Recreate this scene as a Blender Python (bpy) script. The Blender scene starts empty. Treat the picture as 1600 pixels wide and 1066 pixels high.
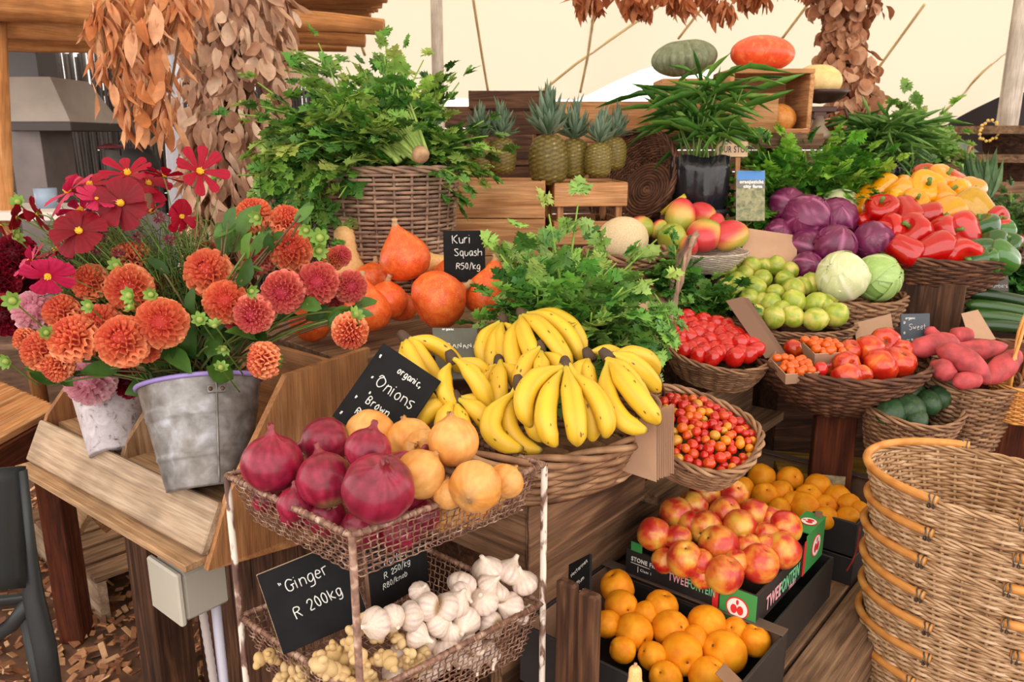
import bpy, math, random
import numpy as np
from mathutils import Vector, Matrix
random.seed(7); np.random.seed(7)
SC = bpy.context.scene
COL = SC.collection
R_ = random.random
def U(a, b): return a + (b - a) * random.random()
def C(r, g, b):
    f = lambda c: (c/255/12.92) if c/255 <= .04045 else ((c/255+.055)/1.055)**2.4
    return (f(r), f(g), f(b))
# ---------------------------------------------------------------- camera
EYE = 1.55; PITCH = math.radians(14.3); FPX = 1244.0
cam = bpy.data.cameras.new('camera'); camo = bpy.data.objects.new('camera', cam); COL.objects.link(camo)
camo.location = (0, 0, EYE); camo.rotation_euler = (math.pi/2 - PITCH, 0, 0)
cam.sensor_width = 36; cam.lens = FPX/1600*36; cam.clip_start = .02; cam.clip_end = 200
cam.dof.use_dof = True; cam.dof.focus_distance = 1.5; cam.dof.aperture_fstop = 9
SC.camera = camo
# ---------------------------------------------------------------- world, sun, exposure
w = bpy.data.worlds.new('sky'); SC.world = w; w.use_nodes = True
nt = w.node_tree; bg = nt.nodes['Background']
bg.inputs[0].default_value = (1.0, .93, .86, 1); bg.inputs[1].default_value = 2.3
sun = bpy.data.lights.new('sun', 'SUN'); sun.energy = 3.4; sun.angle = math.radians(3); sun.color = (1, .93, .82)
suno = bpy.data.objects.new('sun', sun); COL.objects.link(suno)
suno.rotation_euler = Vector((.25, .55, .8)).to_track_quat('Z', 'Y').to_euler()
SC.view_settings.view_transform = 'Standard'; SC.view_settings.look = 'None'
SC.view_settings.gamma = 1; SC.view_settings.use_curve_mapping = False
SC.view_settings.exposure = 0.2
try:
    SC.cycles.max_bounces = 7; SC.cycles.diffuse_bounces = 4; SC.cycles.transparent_max_bounces = 8
    SC.cycles.use_denoising = True
    SC.cycles.sample_clamp_indirect = 6
except Exception: pass
# ---------------------------------------------------------------- pixel -> place
CF = np.array([0, math.cos(PITCH), -math.sin(PITCH)]); CU = np.array([0, math.sin(PITCH), math.cos(PITCH)]); CX = np.array([1., 0, 0])
CAM = np.array([0, 0, EYE])
def ray(px, py): return CX*(px-800)/FPX + CF + CU*(533-py)/FPX
def P(px, py, t): return CAM + ray(px, py)*t
def Pz(px, py, z):
    d = ray(px, py); return CAM + d*((z-EYE)/d[2])
def depth(p): return float(np.dot(np.array(p)-CAM, CF))
def size(d, t): return d*t/FPX
DA = np.array([.64, .768, 0]); DV = np.array([-.768, .64, 0]); O0 = np.array([.1, 1.3, 0]); DZ = np.array([0, 0, 1.])
def UV(u, v, z): return O0 + DA*u + DV*v + DZ*z
# ---------------------------------------------------------------- mesh builder
_q = [(x, y, z) for x in (-1, 1) for y in (-1, 1) for z in (-1, 1)]
_BV = []; _bi = {}
for s in _q:
    for a in range(3): _bi[(s, a)] = len(_BV); _BV.append((s, a))
_BF = []
for a in range(3):
    for s in (-1, 1):
        cs = [c for c in _q if c[a] == s]; b, c2 = [i for i in range(3) if i != a]
        cs.sort(key=lambda c: math.atan2(c[c2], c[b])); _BF.append([_bi[(c, a)] for c in cs])
for a in range(3):
    b, c = [i for i in range(3) if i != a]
    for sb in (-1, 1):
        for sc_ in (-1, 1):
            k = [0, 0, 0]; k[b] = sb; k[c] = sc_
            k0 = list(k); k0[a] = -1; k1 = list(k); k1[a] = 1; k0 = tuple(k0); k1 = tuple(k1)
            _BF.append([_bi[(k0, b)], _bi[(k1, b)], _bi[(k1, c)], _bi[(k0, c)]])
for s in _q: _BF.append([_bi[(s, 0)], _bi[(s, 1)], _bi[(s, 2)]])
def _boxv(h, b): return np.array([[s[i]*(h[i] if i == a else h[i]-b) for i in range(3)] for s, a in _BV])
_t = _boxv((1, 1, 1), .2); _B2 = []
for f in _BF:
    n = np.cross(_t[f[1]]-_t[f[0]], _t[f[2]]-_t[f[0]])
    _B2.append(tuple(f if np.dot(n, _t[f].mean(0)) > 0 else f[::-1]))
_BF = _B2
def rotm(rx=0, ry=0, rz=0):
    return np.array(Matrix.Rotation(rz, 3, 'Z') @ Matrix.Rotation(ry, 3, 'Y') @ Matrix.Rotation(rx, 3, 'X'))
def frame(x, z):
    "3x3 with columns x,y,z from an x direction and an approximate z"
    x = np.array(x, float); x /= np.linalg.norm(x); z = np.array(z, float); y = np.cross(z, x); y /= np.linalg.norm(y); z = np.cross(x, y)
    return np.stack([x, y, z], 1)
class MB:
    def __init__(s): s.v = []; s.f = []; s.c = []; s.w = []; s.n = 0
    def add(s, V, F, col=(.5, .5, .5), wc=None, R=None, o=None):
        V = np.asarray(V, float)
        if wc is None: wc = V + np.random.rand(3)*7
        if R is not None: V = V @ np.asarray(R).T
        if o is not None: V = V + np.asarray(o)
        n = s.n; s.v.append(V); m = len(V)
        s.c.append(np.broadcast_to(np.asarray(col, float), (m, 3))); s.w.append(np.asarray(wc, float))
        if isinstance(F, np.ndarray): s.f.extend((F+n).tolist())
        else: s.f.extend([[i+n for i in f] for f in F])
        s.n += m; return s
    def box(s, o, sz, R=None, b=.002, col=(.5, .5, .5)):
        h = np.array(sz, float)/2; b = min(b, h.min()*.6); V = _boxv(h, b)
        ax = np.argsort(-h); W = V[:, ax] + np.random.rand(3)*9
        return s.add(V, _BF, col, W, R, o)
    def plank(s, p0, p1, wd, th, up=(0, 0, 1), b=.002, col=(.5, .5, .5)):
        "board from p0 to p1 (centre line), wd across, th along up"
        p0 = np.array(p0, float); p1 = np.array(p1, float); d = p1-p0; L = np.linalg.norm(d)
        return s.box((p0+p1)/2, (L, wd, th), frame(d, up), b, col)
    def tube(s, path, r, k=6, cap=True, col=(.5, .5, .5), closed=False):
        p = np.asarray(path, float); n = len(p); r = np.broadcast_to(np.asarray(r, float), (n,))
        if closed: T = np.roll(p, -1, 0)-np.roll(p, 1, 0)
        else: T = np.gradient(p, axis=0)
        T /= np.linalg.norm(T, axis=1)[:, None]+1e-12
        if closed:
            N = np.cross(T, [0, 0, 1.]); N /= np.linalg.norm(N, axis=1)[:, None]+1e-12
        else:
            a = np.array([0, 0, 1.]) if abs(T[0][2]) < .8 else np.array([1., 0, 0])
            v = np.cross(T[0], a); v /= np.linalg.norm(v); N = [v]
            for i in range(1, n):
                v = v-T[i]*np.dot(v, T[i]); v = v/(np.linalg.norm(v)+1e-12); N.append(v)
            N = np.array(N)
        Bn = np.cross(T, N); an = np.arange(k)*2*math.pi/k
        V = p[:, None, :]+r[:, None, None]*(np.cos(an)[None, :, None]*N[:, None, :]+np.sin(an)[None, :, None]*Bn[:, None, :])
        L = np.concatenate([[0], np.cumsum(np.linalg.norm(np.diff(p, axis=0), axis=1))])
        q = random.random()*20
        W = np.stack([np.repeat(L, k)+q*3, np.tile(np.cos(an)*r.mean(), n)+q, np.tile(np.sin(an)*r.mean(), n)], 1)
        i = np.arange(n if closed else n-1)[:, None]; j = np.arange(k)[None, :]; i2 = (i+1) % n; j2 = (j+1) % k
        F = np.stack([i*k+j, i2*k+j, i2*k+j2, i*k+j2], -1).reshape(-1, 4)
        c = col
        if np.ndim(col) == 2: c = np.repeat(np.asarray(col), k, 0)
        V = V.reshape(-1, 3)
        if cap and not closed:
            Fl = F.tolist()+[list(range(k)), list(range((n-1)*k, n*k))[::-1]]
            return s.add(V, Fl, c, W)
        return s.add(V, F, c, W)
    def lathe(s, prof, k=24, R=None, o=None, col=(.5, .5, .5), fn=None, wall=False):
        "prof: list of (r,z); fn(V,theta,row)->V; col may be a function of (V)->colours"
        n = len(prof); an = np.arange(k)*2*math.pi/k
        pr = np.array(prof)[:, 0]; pz = np.array(prof)[:, 1]
        V = np.stack([np.outer(pr, np.cos(an)), np.outer(pr, np.sin(an)), np.repeat(pz[:, None], k, 1)], -1)
        if fn: V = fn(V, an, n)
        V = V.reshape(-1, 3)
        i = np.arange(n-1)[:, None]; j = np.arange(k)[None, :]; j2 = (j+1) % k
        F = np.stack([i*k+j, i*k+j2, (i+1)*k+j2, (i+1)*k+j], -1).reshape(-1, 4).tolist()
        if not wall: F += [list(range(k))[::-1], list(range((n-1)*k, n*k))]
        c = col(V) if callable(col) else col
        return s.add(V, F, c, None, R, o)
    def sheet(s, G, col=(.5, .5, .5), th=0, wc=None):
        "grid of points n x m x 3"
        n, m, _ = G.shape; V = G.reshape(-1, 3)
        i = np.arange(n-1)[:, None]; j = np.arange(m-1)[None, :]
        F = np.stack([i*m+j, i*m+j+1, (i+1)*m+j+1, (i+1)*m+j], -1).reshape(-1, 4)
        return s.add(V, F, col, wc)
    def build(s, name, mat, parent=None, smooth=True, M=None):
        me = bpy.data.meshes.new(name)
        V = np.concatenate(s.v) if s.v else np.zeros((0, 3))
        me.from_pydata(V.tolist(), [], s.f)
        a = me.color_attributes.new('Col', 'FLOAT_COLOR', 'POINT')
        c = np.ones((len(V), 4), np.float32); c[:, :3] = np.concatenate(s.c); a.data.foreach_set('color', c.ravel())
        a = me.attributes.new('wc', 'FLOAT_VECTOR', 'POINT'); a.data.foreach_set('vector', np.concatenate(s.w).astype(np.float32).ravel())
        if smooth: me.polygons.foreach_set('use_smooth', np.ones(len(me.polygons), bool))
        me.materials.append(mat)
        o = bpy.data.objects.new(name, me); COL.objects.link(o)
        if parent is not None: o.parent = parent
        if M is not None: o.matrix_local = M if isinstance(M, Matrix) else mtx(M)
        return o
def mtx(o, R=None, s=1):
    m = Matrix.Identity(4)
    R = np.eye(3) if R is None else np.asarray(R)
    for i in range(3):
        for j in range(3): m[i][j] = R[i][j]*s
        m[i][3] = float(o[i])
    return m
def align(d, spin=0):
    "rotation taking local z to d"
    z = np.array(d, float); z /= np.linalg.norm(z); a = np.array([0, 0, 1.]) if abs(z[2]) < .95 else np.array([1., 0, 0])
    x = np.cross(a, z); x /= np.linalg.norm(x); y = np.cross(z, x); R = np.stack([x, y, z], 1)
    return R @ rotm(0, 0, spin)
def rndrot(): return np.array(Matrix(rotm(U(0, 6.3), U(0, 6.3), U(0, 6.3))))
def thing(name, label, cat, M=None, group=None, kind=None):
    o = bpy.data.objects.new(name, None); COL.objects.link(o); o.empty_display_size = .02
    if M is not None: o.matrix_world = M
    return tag(o, label, cat, group, kind)
def tag(o, label, cat=None, group=None, kind=None):
    if label: o['label'] = label
    if cat: o['category'] = cat
    if group: o['group'] = group
    if kind: o['kind'] = kind
    return o
def struct(o): o['kind'] = 'structure'; return o
PROTO = {}
def place(key, maker, label, cat, M, group=None):
    "first use moves the prototype itself, later ones copy the thing and its parts"
    if key not in PROTO:
        o = maker(); PROTO[key] = (o, list(o.children)); r = o
    else:
        src, kids = PROTO[key]; r = src.copy(); COL.objects.link(r)
        for ch in kids:
            c = ch.copy(); COL.objects.link(c); c.parent = r
            for g in ch.children:
                d = g.copy(); COL.objects.link(d); d.parent = c
    r.matrix_world = M
    r['label'] = label; r['category'] = cat
    if group: r['group'] = group
    return r
ORD = ['first', 'second', 'third', 'fourth', 'fifth', 'sixth', 'seventh', 'eighth', 'ninth', 'tenth', 'eleventh', 'twelfth', 'thirteenth', 'fourteenth', 'fifteenth']
def autolab(base, items, side, nb=4):
    "where each one lies in its pile, counted in rows from the front"
    idx = sorted(range(len(items)), key=lambda i: -items[i][1]); nb = min(nb, len(items)); out = [None]*len(items)
    rows = [list(x) for x in np.array_split(idx, nb)]
    for k, r in enumerate(rows):
        rn = 'front' if k == 0 else 'back' if k == nb-1 else ORD[k]
        for j, i in enumerate(sorted(r, key=lambda i: items[i][0])):
            out[i] = f'{base}, {ORD[j]} from {side}, {rn} row'
    return out
# ---------------------------------------------------------------- materials
def _new(name):
    m = bpy.data.materials.new(name); m.use_nodes = True; t = m.node_tree; b = t.nodes['Principled BSDF']; return m, t, b
def _n(t, typ, **kw):
    n = t.nodes.new(typ)
    for k, v in kw.items():
        if isinstance(k, str) and hasattr(n, k): setattr(n, k, v)
    return n
def ramp(t, stops, interp='LINEAR'):
    r = t.nodes.new('ShaderNodeValToRGB'); e = r.color_ramp.elements; r.color_ramp.interpolation = interp
    while len(e) < len(stops): e.new(.5)
    for x, (p, c) in zip(e, stops): x.position = p; x.color = (*c, 1)
    return r
def mix(t, blend, fac, a, b):
    m = t.nodes.new('ShaderNodeMix'); m.data_type = 'RGBA'; m.blend_type = blend
    for i, x in ((0, fac), (6, a), (7, b)):
        if hasattr(x, 'links') or isinstance(x, bpy.types.NodeSocket): t.links.new(x, m.inputs[i])
        elif isinstance(x, tuple): m.inputs[i].default_value = (*x, 1)
        else: m.inputs[i].default_value = x
    return m.outputs[2]
def bump(t, b, h, strength, dist=.002):
    n = t.nodes.new('ShaderNodeBump'); n.inputs['Strength'].default_value = strength; n.inputs['Distance'].default_value = dist
    t.links.new(h, n.inputs['Height']); t.links.new(n.outputs[0], b.inputs['Normal'])
def coords(t, kind='obj', scale=(1, 1, 1)):
    mp = t.nodes.new('ShaderNodeMapping'); mp.inputs['Scale'].default_value = scale
    if kind == 'wc': a = t.nodes.new('ShaderNodeAttribute'); a.attribute_name = 'wc'; t.links.new(a.outputs['Vector'], mp.inputs[0])
    else:
        c = t.nodes.new('ShaderNodeTexCoord'); oi = t.nodes.new('ShaderNodeObjectInfo')
        ad = t.nodes.new('ShaderNodeVectorMath'); ad.operation = 'MULTIPLY_ADD'
        t.links.new(oi.outputs['Random'], ad.inputs[0]); ad.inputs[1].default_value = (37, 53, 71); t.links.new(c.outputs['Object'], ad.inputs[2])
        t.links.new(ad.outputs[0], mp.inputs[0])
    return mp.outputs[0]
def noise(t, vec, scale, detail=3, dist=0, rough=.5):
    n = t.nodes.new('ShaderNodeTexNoise'); n.inputs['Scale'].default_value = scale; n.inputs['Detail'].default_value = detail
    n.inputs['Distortion'].default_value = dist; n.inputs['Roughness'].default_value = rough; t.links.new(vec, n.inputs['Vector']); return n.outputs['Fac']
def mat_attr(name, rough=.5, ns=60, na=.25, bs=0, bst=.3, rv=.15, transl=0, coat=0, spec=.5, sss=0, metal=0, sr=None):
    "colour from the mesh's own colour attribute, with grain and a little variety from one object to the next"
    m, t, b = _new(name); a = t.nodes.new('ShaderNodeAttribute'); a.attribute_name = 'Col'
    v = coords(t); f = noise(t, v, ns)
    r = ramp(t, [(.3, (1-na,)*3), (.7, (1+na*.6,)*3)]); t.links.new(f, r.inputs[0])
    c = mix(t, 'MULTIPLY', 1.0, a.outputs['Color'], r.outputs[0])
    if rv:
        oi = t.nodes.new('ShaderNodeObjectInfo'); hs = t.nodes.new('ShaderNodeHueSaturation'); mr = t.nodes.new('ShaderNodeMapRange')
        mr.inputs[3].default_value = 1-rv; mr.inputs[4].default_value = 1+rv; t.links.new(oi.outputs['Random'], mr.inputs[0]); t.links.new(mr.outputs[0], hs.inputs['Value'])
        t.links.new(c, hs.inputs['Color']); c = hs.outputs[0]
    t.links.new(c, b.inputs['Base Color']); b.inputs['Roughness'].default_value = rough; b.inputs['Specular IOR Level'].default_value = spec
    b.inputs['Coat Weight'].default_value = coat; b.inputs['Metallic'].default_value = metal
    if sss: b.inputs['Subsurface Weight'].default_value = sss; b.inputs['Subsurface Radius'].default_value = sr or (.01, .005, .003); b.inputs['Subsurface Scale'].default_value = .5
    if bs: bump(t, b, noise(t, v, bs), bst)
    if transl:
        tr = t.nodes.new('ShaderNodeBsdfTranslucent'); mx = t.nodes.new('ShaderNodeMixShader'); mx.inputs[0].default_value = transl
        t.links.new(c, tr.inputs[0]); t.links.new(b.outputs[0], mx.inputs[1]); t.links.new(tr.outputs[0], mx.inputs[2])
        t.links.new(mx.outputs[0], t.nodes['Material Output'].inputs[0])
    return m
def mat_fruit(name, stops, ns=8, rough=.4, speck=None, bs=0, bst=.2, coat=0, ns2=90, rv=.08, stretch=(1, 1, 1), spec=.5, dist=.6):
    "mottled skin: noise through a colour ramp"
    m, t, b = _new(name); v = coords(t, 'obj', stretch); f = noise(t, v, ns, 3, dist)
    r = ramp(t, stops); t.links.new(f, r.inputs[0]); c = r.outputs[0]
    if speck:
        f2 = noise(t, v, ns2, 2); r2 = ramp(t, [(.58, (0, 0, 0)), (.68, (1, 1, 1))]); t.links.new(f2, r2.inputs[0])
        c = mix(t, 'MIX', r2.outputs[0], c, speck)
    oi = t.nodes.new('ShaderNodeObjectInfo'); hs = t.nodes.new('ShaderNodeHueSaturation'); mr = t.nodes.new('ShaderNodeMapRange')
    mr.inputs[3].default_value = 1-rv; mr.inputs[4].default_value = 1+rv; t.links.new(oi.outputs['Random'], mr.inputs[0]); t.links.new(mr.outputs[0], hs.inputs['Value'])
    t.links.new(c, hs.inputs['Color']); t.links.new(hs.outputs[0], b.inputs['Base Color'])
    b.inputs['Roughness'].default_value = rough; b.inputs['Coat Weight'].default_value = coat; b.inputs['Specular IOR Level'].default_value = spec
    if bs: bump(t, b, noise(t, v, bs), bst)
    return m
def mat_wood(name, dark, mid, light, rough=.75, sc=1.0, crack=.0, bst=.5):
    m, t, b = _new(name); v = coords(t, 'wc', (2.2*sc, 26*sc, 26*sc)); f = noise(t, v, 1.6, 4, 1.2)
    r = ramp(t, [(.28, dark), (.5, mid), (.72, light)]); t.links.new(f, r.inputs[0])
    v2 = coords(t, 'wc', (7, 160, 160)); f2 = noise(t, v2, 1.5, 3); r2 = ramp(t, [(.3, (.62,)*3), (.62, (1.08,)*3)]); t.links.new(f2, r2.inputs[0])
    c = mix(t, 'MULTIPLY', .8, r.outputs[0], r2.outputs[0])
    v3 = coords(t, 'wc', (1, 1, 1)); f3 = noise(t, v3, 9, 2); r3 = ramp(t, [(.35, (.72, .7, .68)), (.65, (1.12, 1.1, 1.08))]); t.links.new(f3, r3.inputs[0])
    c = mix(t, 'MULTIPLY', .7, c, r3.outputs[0])
    h = f2
    if crack:
        wv = t.nodes.new('ShaderNodeTexWave'); wv.wave_type = 'BANDS'; wv.bands_direction = 'Z'; v4 = coords(t, 'wc', (.7, 6, 12)); t.links.new(v4, wv.inputs[0])
        wv.inputs['Scale'].default_value = 3.0; wv.inputs['Distortion'].default_value = 7; wv.inputs['Detail'].default_value = 2; wv.inputs['Detail Scale'].default_value = .7
        r4 = ramp(t, [(.0, (.30, .25, .22)), (.25, (1, 1, 1)), (1, (1.1, 1.1, 1.1))]); t.links.new(wv.outputs['Fac'], r4.inputs[0])
        c = mix(t, 'MULTIPLY', crack, c, r4.outputs[0]); h = wv.outputs['Fac']
    t.links.new(c, b.inputs['Base Color']); b.inputs['Roughness'].default_value = rough; b.inputs['Specular IOR Level'].default_value = .25
    bump(t, b, h, bst, .002)
    return m
def mat_plain(name, col, rough=.5, metal=0, ns=0, na=.15, bst=0, coat=0, emit=0, spec=.5):
    m, t, b = _new(name)
    b.inputs['Base Color'].default_value = (*col, 1); b.inputs['Roughness'].default_value = rough; b.inputs['Metallic'].default_value = metal; b.inputs['Coat Weight'].default_value = coat
    b.inputs['Specular IOR Level'].default_value = spec
    if ns:
        v = coords(t); f = noise(t, v, ns, 4); r = ramp(t, [(.3, tuple(c*(1-na) for c in col)), (.7, tuple(min(1, c*(1+na)) for c in col))]); t.links.new(f, r.inputs[0]); t.links.new(r.outputs[0], b.inputs['Base Color'])
        if bst: bump(t, b, f, bst)
    if emit: b.inputs['Emission Color'].default_value = (*col, 1); b.inputs['Emission Strength'].default_value = emit
    return m
def mat_wicker(name, cols, rough=.6):
    m, t, b = _new(name); v = coords(t, 'wc', (6, 1, 1)); f = noise(t, v, 3, 2)
    r = ramp(t, [(.25, cols[0]), (.45, cols[1]), (.6, cols[2]), (.75, cols[3])]); t.links.new(f, r.inputs[0])
    v2 = coords(t, 'wc', (40, 400, 400)); f2 = noise(t, v2, 1, 2); r2 = ramp(t, [(.3, (.75,)*3), (.6, (1.05,)*3)]); t.links.new(f2, r2.inputs[0])
    c = mix(t, 'MULTIPLY', .7, r.outputs[0], r2.outputs[0]); t.links.new(c, b.inputs['Base Color']); b.inputs['Roughness'].default_value = rough; b.inputs['Specular IOR Level'].default_value = .35
    bump(t, b, f2, .3, .0006); return m
W_brown = mat_wicker('wicker_brown', [C(92, 62, 44), C(135, 98, 70), C(165, 125, 92), C(190, 152, 116)])
W_dark = mat_wicker('wicker_dark', [C(55, 32, 22), C(85, 52, 36), C(115, 75, 52), C(145, 100, 70)])
W_grey = mat_wicker('wicker_grey', [C(95, 72, 60), C(140, 112, 95), C(165, 130, 105), C(190, 165, 145)])
W_tan = mat_wicker('wicker_tan', [C(128, 92, 64), C(176, 138, 100), C(206, 170, 132), C(232, 206, 174)])
W_hand = mat_wicker('cane_orange', [C(190, 120, 55), C(212, 146, 76), C(225, 165, 92), C(236, 186, 120)], .35)
WD_dark = mat_wood('wood_dark', C(48, 30, 22), C(82, 54, 38), C(118, 82, 58))
WD_beam = mat_wood('wood_beam', C(84, 60, 44), C(122, 90, 66), C(150, 116, 88), crack=.9, bst=1.0)
WD_crate = mat_wood('wood_crate', C(165, 112, 70), C(196, 142, 95), C(215, 165, 118))
WD_ply = mat_wood('wood_plywood', C(140, 92, 58), C(172, 120, 78), C(192, 142, 98), sc=.35)
WD_pale = mat_wood('wood_pale', C(150, 122, 98), C(182, 156, 130), C(202, 180, 156), sc=.6)
WD_edge = mat_wood('wood_edge', C(150, 112, 80), C(188, 150, 112), C(206, 170, 134))
WD_red = mat_wood('wood_red', C(58, 26, 14), C(90, 42, 22), C(118, 62, 34))
WD_weath = mat_wood('wood_weathered', C(92, 68, 52), C(132, 102, 78), C(166, 134, 104))
WD_log = mat_wood('wood_log', C(150, 96, 52), C(188, 128, 76), C(212, 156, 102), sc=.4)
WD_yel = mat_wood('wood_yellow', C(120, 90, 30), C(160, 124, 44), C(182, 146, 66))
A_leaf = mat_attr('leaf_green', .45, 40, .2, rv=.06, transl=.28, spec=.45)
A_petal = mat_attr('petal', .55, 120, .12, rv=.05, transl=.22, spec=.3)
A_dry = mat_attr('dry_leaf', .65, 30, .25, rv=.05, transl=.25, spec=.25)
A_gen = mat_attr('painted_skin', .42, 70, .15, rv=.05)
A_gloss = mat_attr('glossy_skin', .25, 90, .18, rv=.06, coat=.3)
A_matte = mat_attr('matte_skin', .7, 70, .22, 220, .35, rv=.05)
# ================================================================ builders
def rope(mb, path, rad, r, ns=3, tw=40, k=5, closed=False):
    "ns strands twisted round a path; tw = radians of twist per metre"
    p = np.asarray(path, float); n = len(p)
    T = (np.roll(p, -1, 0)-np.roll(p, 1, 0)) if closed else np.gradient(p, axis=0)
    T /= np.linalg.norm(T, axis=1)[:, None]+1e-12
    if closed:
        N = np.cross(T, [0, 0, 1.]); N /= np.linalg.norm(N, axis=1)[:, None]+1e-12
    else:
        a = np.array([0, 0, 1.]) if abs(T[0][2]) < .8 else np.array([1., 0, 0]); v = np.cross(T[0], a); v /= np.linalg.norm(v); N = []
        for i in range(n): v = v-T[i]*np.dot(v, T[i]); v = v/np.linalg.norm(v); N.append(v)
        N = np.array(N)
    Bn = np.cross(T, N); d = np.linalg.norm((np.roll(p, -1, 0)-p), axis=1) if closed else np.concatenate([[0], np.linalg.norm(np.diff(p, axis=0), axis=1)])
    L = np.cumsum(d); tot = L[-1]; turns = round(tw*tot/(2*math.pi)) if closed else tw*tot/(2*math.pi)
    ph = L/tot*turns*2*math.pi
    for s in range(ns):
        f = ph+s*2*math.pi/ns
        mb.tube(p+rad*(np.cos(f)[:, None]*N+np.sin(f)[:, None]*Bn), r, k, closed=closed)
def oval(a, b, n, N, th0=0):
    th = th0+np.arange(N)*2*math.pi/N; c = np.cos(th); s = np.sin(th)
    return np.stack([a*np.sign(c)*np.abs(c)**(2/n), b*np.sign(s)*np.abs(s)**(2/n), 0*th], 1), th
def basket(name, label, rim, a, b, h, R=None, taper=.75, flare=1.0, rows=16, stakes=32, sr=.0042, n=2.0, mat=None, lift=0, rr=.006, group=None, cat='basket', handles=(), k=5, sk=1.0, base=True, wave=1.0, rimtw=45, hmat=None, lp=2):
    mat = mat or W_brown; R = np.eye(3) if R is None else R; rim = np.array(rim, float)
    root = thing(name, label, cat, mtx(rim-R[:, 2]*h, R), group)
    N = stakes*4; o, th = oval(1, 1, n, N); rl = np.random.RandomState(len(label))
    liftv = lift*np.abs(np.cos(th))**lp
    m = MB()
    for i in range(rows):
        s = (i+.5)/rows; sc = taper+(1-taper)*s**flare
        off = sr*.95*wave*np.cos(stakes*th/2+i*math.pi)
        p = o*[a*sc, b*sc, 0]; nr = p/np.array([a*a, b*b, 1]); nr /= np.linalg.norm(nr, axis=1)[:, None]
        p = p+nr*off[:, None]; p[:, 2] = s*(h-rr)+liftv*s**2+rl.uniform(-.0006, .0006)
        m.tube(p, sr*rl.uniform(.88, 1.1), k, closed=True)
    m.build('woven_wall', mat, root)
    m = MB(); st = MB()
    for j in range(stakes):
        t = j*2*math.pi/stakes; q = o[j*4]; L = liftv[j*4]
        ss = np.linspace(0, 1, 6); sc = taper+(1-taper)*ss**flare
        p = np.stack([q[0]*a*sc, q[1]*b*sc, ss*(h-rr)+L*ss**2], 1); st.tube(p, sr*.85*sk, 4)
    st.build('stakes', mat, root)
    m = MB(); p = o*[a, b, 0]; p[:, 2] = h+liftv; dd = np.roll(p, -1, 0)
    p2 = np.stack([p, (p+dd)/2], 1).reshape(-1, 3); rope(m, p2, rr*.75, rr*.62, 3, rimtw, 5, True)
    m.build('rim', mat, root)
    if base:
        m = MB()
        for i in range(9):
            q = taper*(1-i/9); m.tube(o[::2]*[a*q, b*q, 0]+[0, 0, .003], max(.0045, a*taper/14), 4, closed=True)
        m.add(np.concatenate([o[::2]*[a*taper*.98, b*taper*.98, 0]+[0, 0, .002]]), [list(range(N//2))])
        m.build('base', mat, root)
    for hd in handles:
        m = MB(); rope(m, np.array(hd['path'])+[0, 0, h], hd.get('rad', .005), hd.get('r', .004), hd.get('ns', 3), hd.get('tw', 60)); m.build('handle', hmat or mat, root)
    return root
def arch(x0, y0, x1, y1, hgt, n=28, z0=0, p=.5, lx=0, ly=0):
    t = np.linspace(0, 1, n); z = np.sin(t*math.pi)**p*hgt+z0
    return np.stack([x0+(x1-x0)*t+lx*np.sin(t*math.pi), y0+(y1-y0)*t+ly*np.sin(t*math.pi), z], 1)
# ---- leaves
_LO = [(0, .0), (.14, .03), (.22, .20), (.14, .42), (.32, .33), (.34, .52), (.43, .36), (.52, .50), (.50, .26), (.48, .14), (.62, .18), (.66, .36), (.74, .24), (.86, .28), (.84, .14), (1.0, 0)]
_MI = [(.1, 0), (.25, 0), (.42, 0), (.6, 0), (.78, 0)]
def _leafmesh(lo, mi):
    n = len(lo); V = [(x, y) for x, y in lo]+[(x, -y) for x, y in lo[1:-1]]+list(mi); F = []
    def side(ix, rev):
        k = 0; F0 = len(F)
        for a, b in zip(ix[:-1], ix[1:]):
            xm = (V[a][0]+V[b][0])/2
            while k < len(mi)-1 and abs(mi[k+1][0]-xm) < abs(mi[k][0]-xm):
                F.append((a, mo+k+1, mo+k)); k += 1
            F.append((a, b, mo+k))
        if rev: F[F0:] = [f[::-1] for f in F[F0:]]
    mo = len(V)-len(mi); A = list(range(n)); Bx = [0]+list(range(n, 2*n-2))+[n-1]; side(A, False); side(Bx, True)
    return np.array([(x, y, 0) for x, y in V]), F
LEAF = _leafmesh(_LO, _MI)
_LO2 = [(0, 0), (.12, .1), (.3, .2), (.5, .23), (.7, .18), (.88, .08), (1, 0)]
LEAF2 = _leafmesh(_LO2, [(.2, 0), (.45, 0), (.7, 0)])
_LO3 = [(0, 0), (.08, .12), (.2, .33), (.4, .46), (.62, .46), (.82, .32), (.95, .1), (1, 0)]
LEAF3 = _leafmesh(_LO3, [(.25, 0), (.5, 0), (.75, 0)])
def leaf(mb, o, d, up, L, W, col, kind=LEAF, curl=.3, fold=.25, twist=0):
    V, F = kind; V = V.copy(); x = V[:, 0]; y = V[:, 1]
    z = -curl*x**2+fold*np.abs(y)+.035*np.sin(x*7+y*7+twist*3)
    V = np.stack([x*L, y*W, z*L], 1)
    R = frame(d, up)
    if twist: R = R @ rotm(twist, 0, 0)
    mb.add(V, F, np.asarray(col)*(1+.35*(np.abs(y)*2-.5))[:, None] if False else col, None, R, o)
def lerp(a, b, t): return tuple(x+(y-x)*t for x, y in zip(a, b))
G_hi = C(150, 198, 60); G_mid = C(92, 150, 44); G_lo = C(40, 92, 30); G_stalk = C(150, 190, 80)
def unit(v): v = np.array(v, float); return v/(np.linalg.norm(v)+1e-9)
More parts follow.
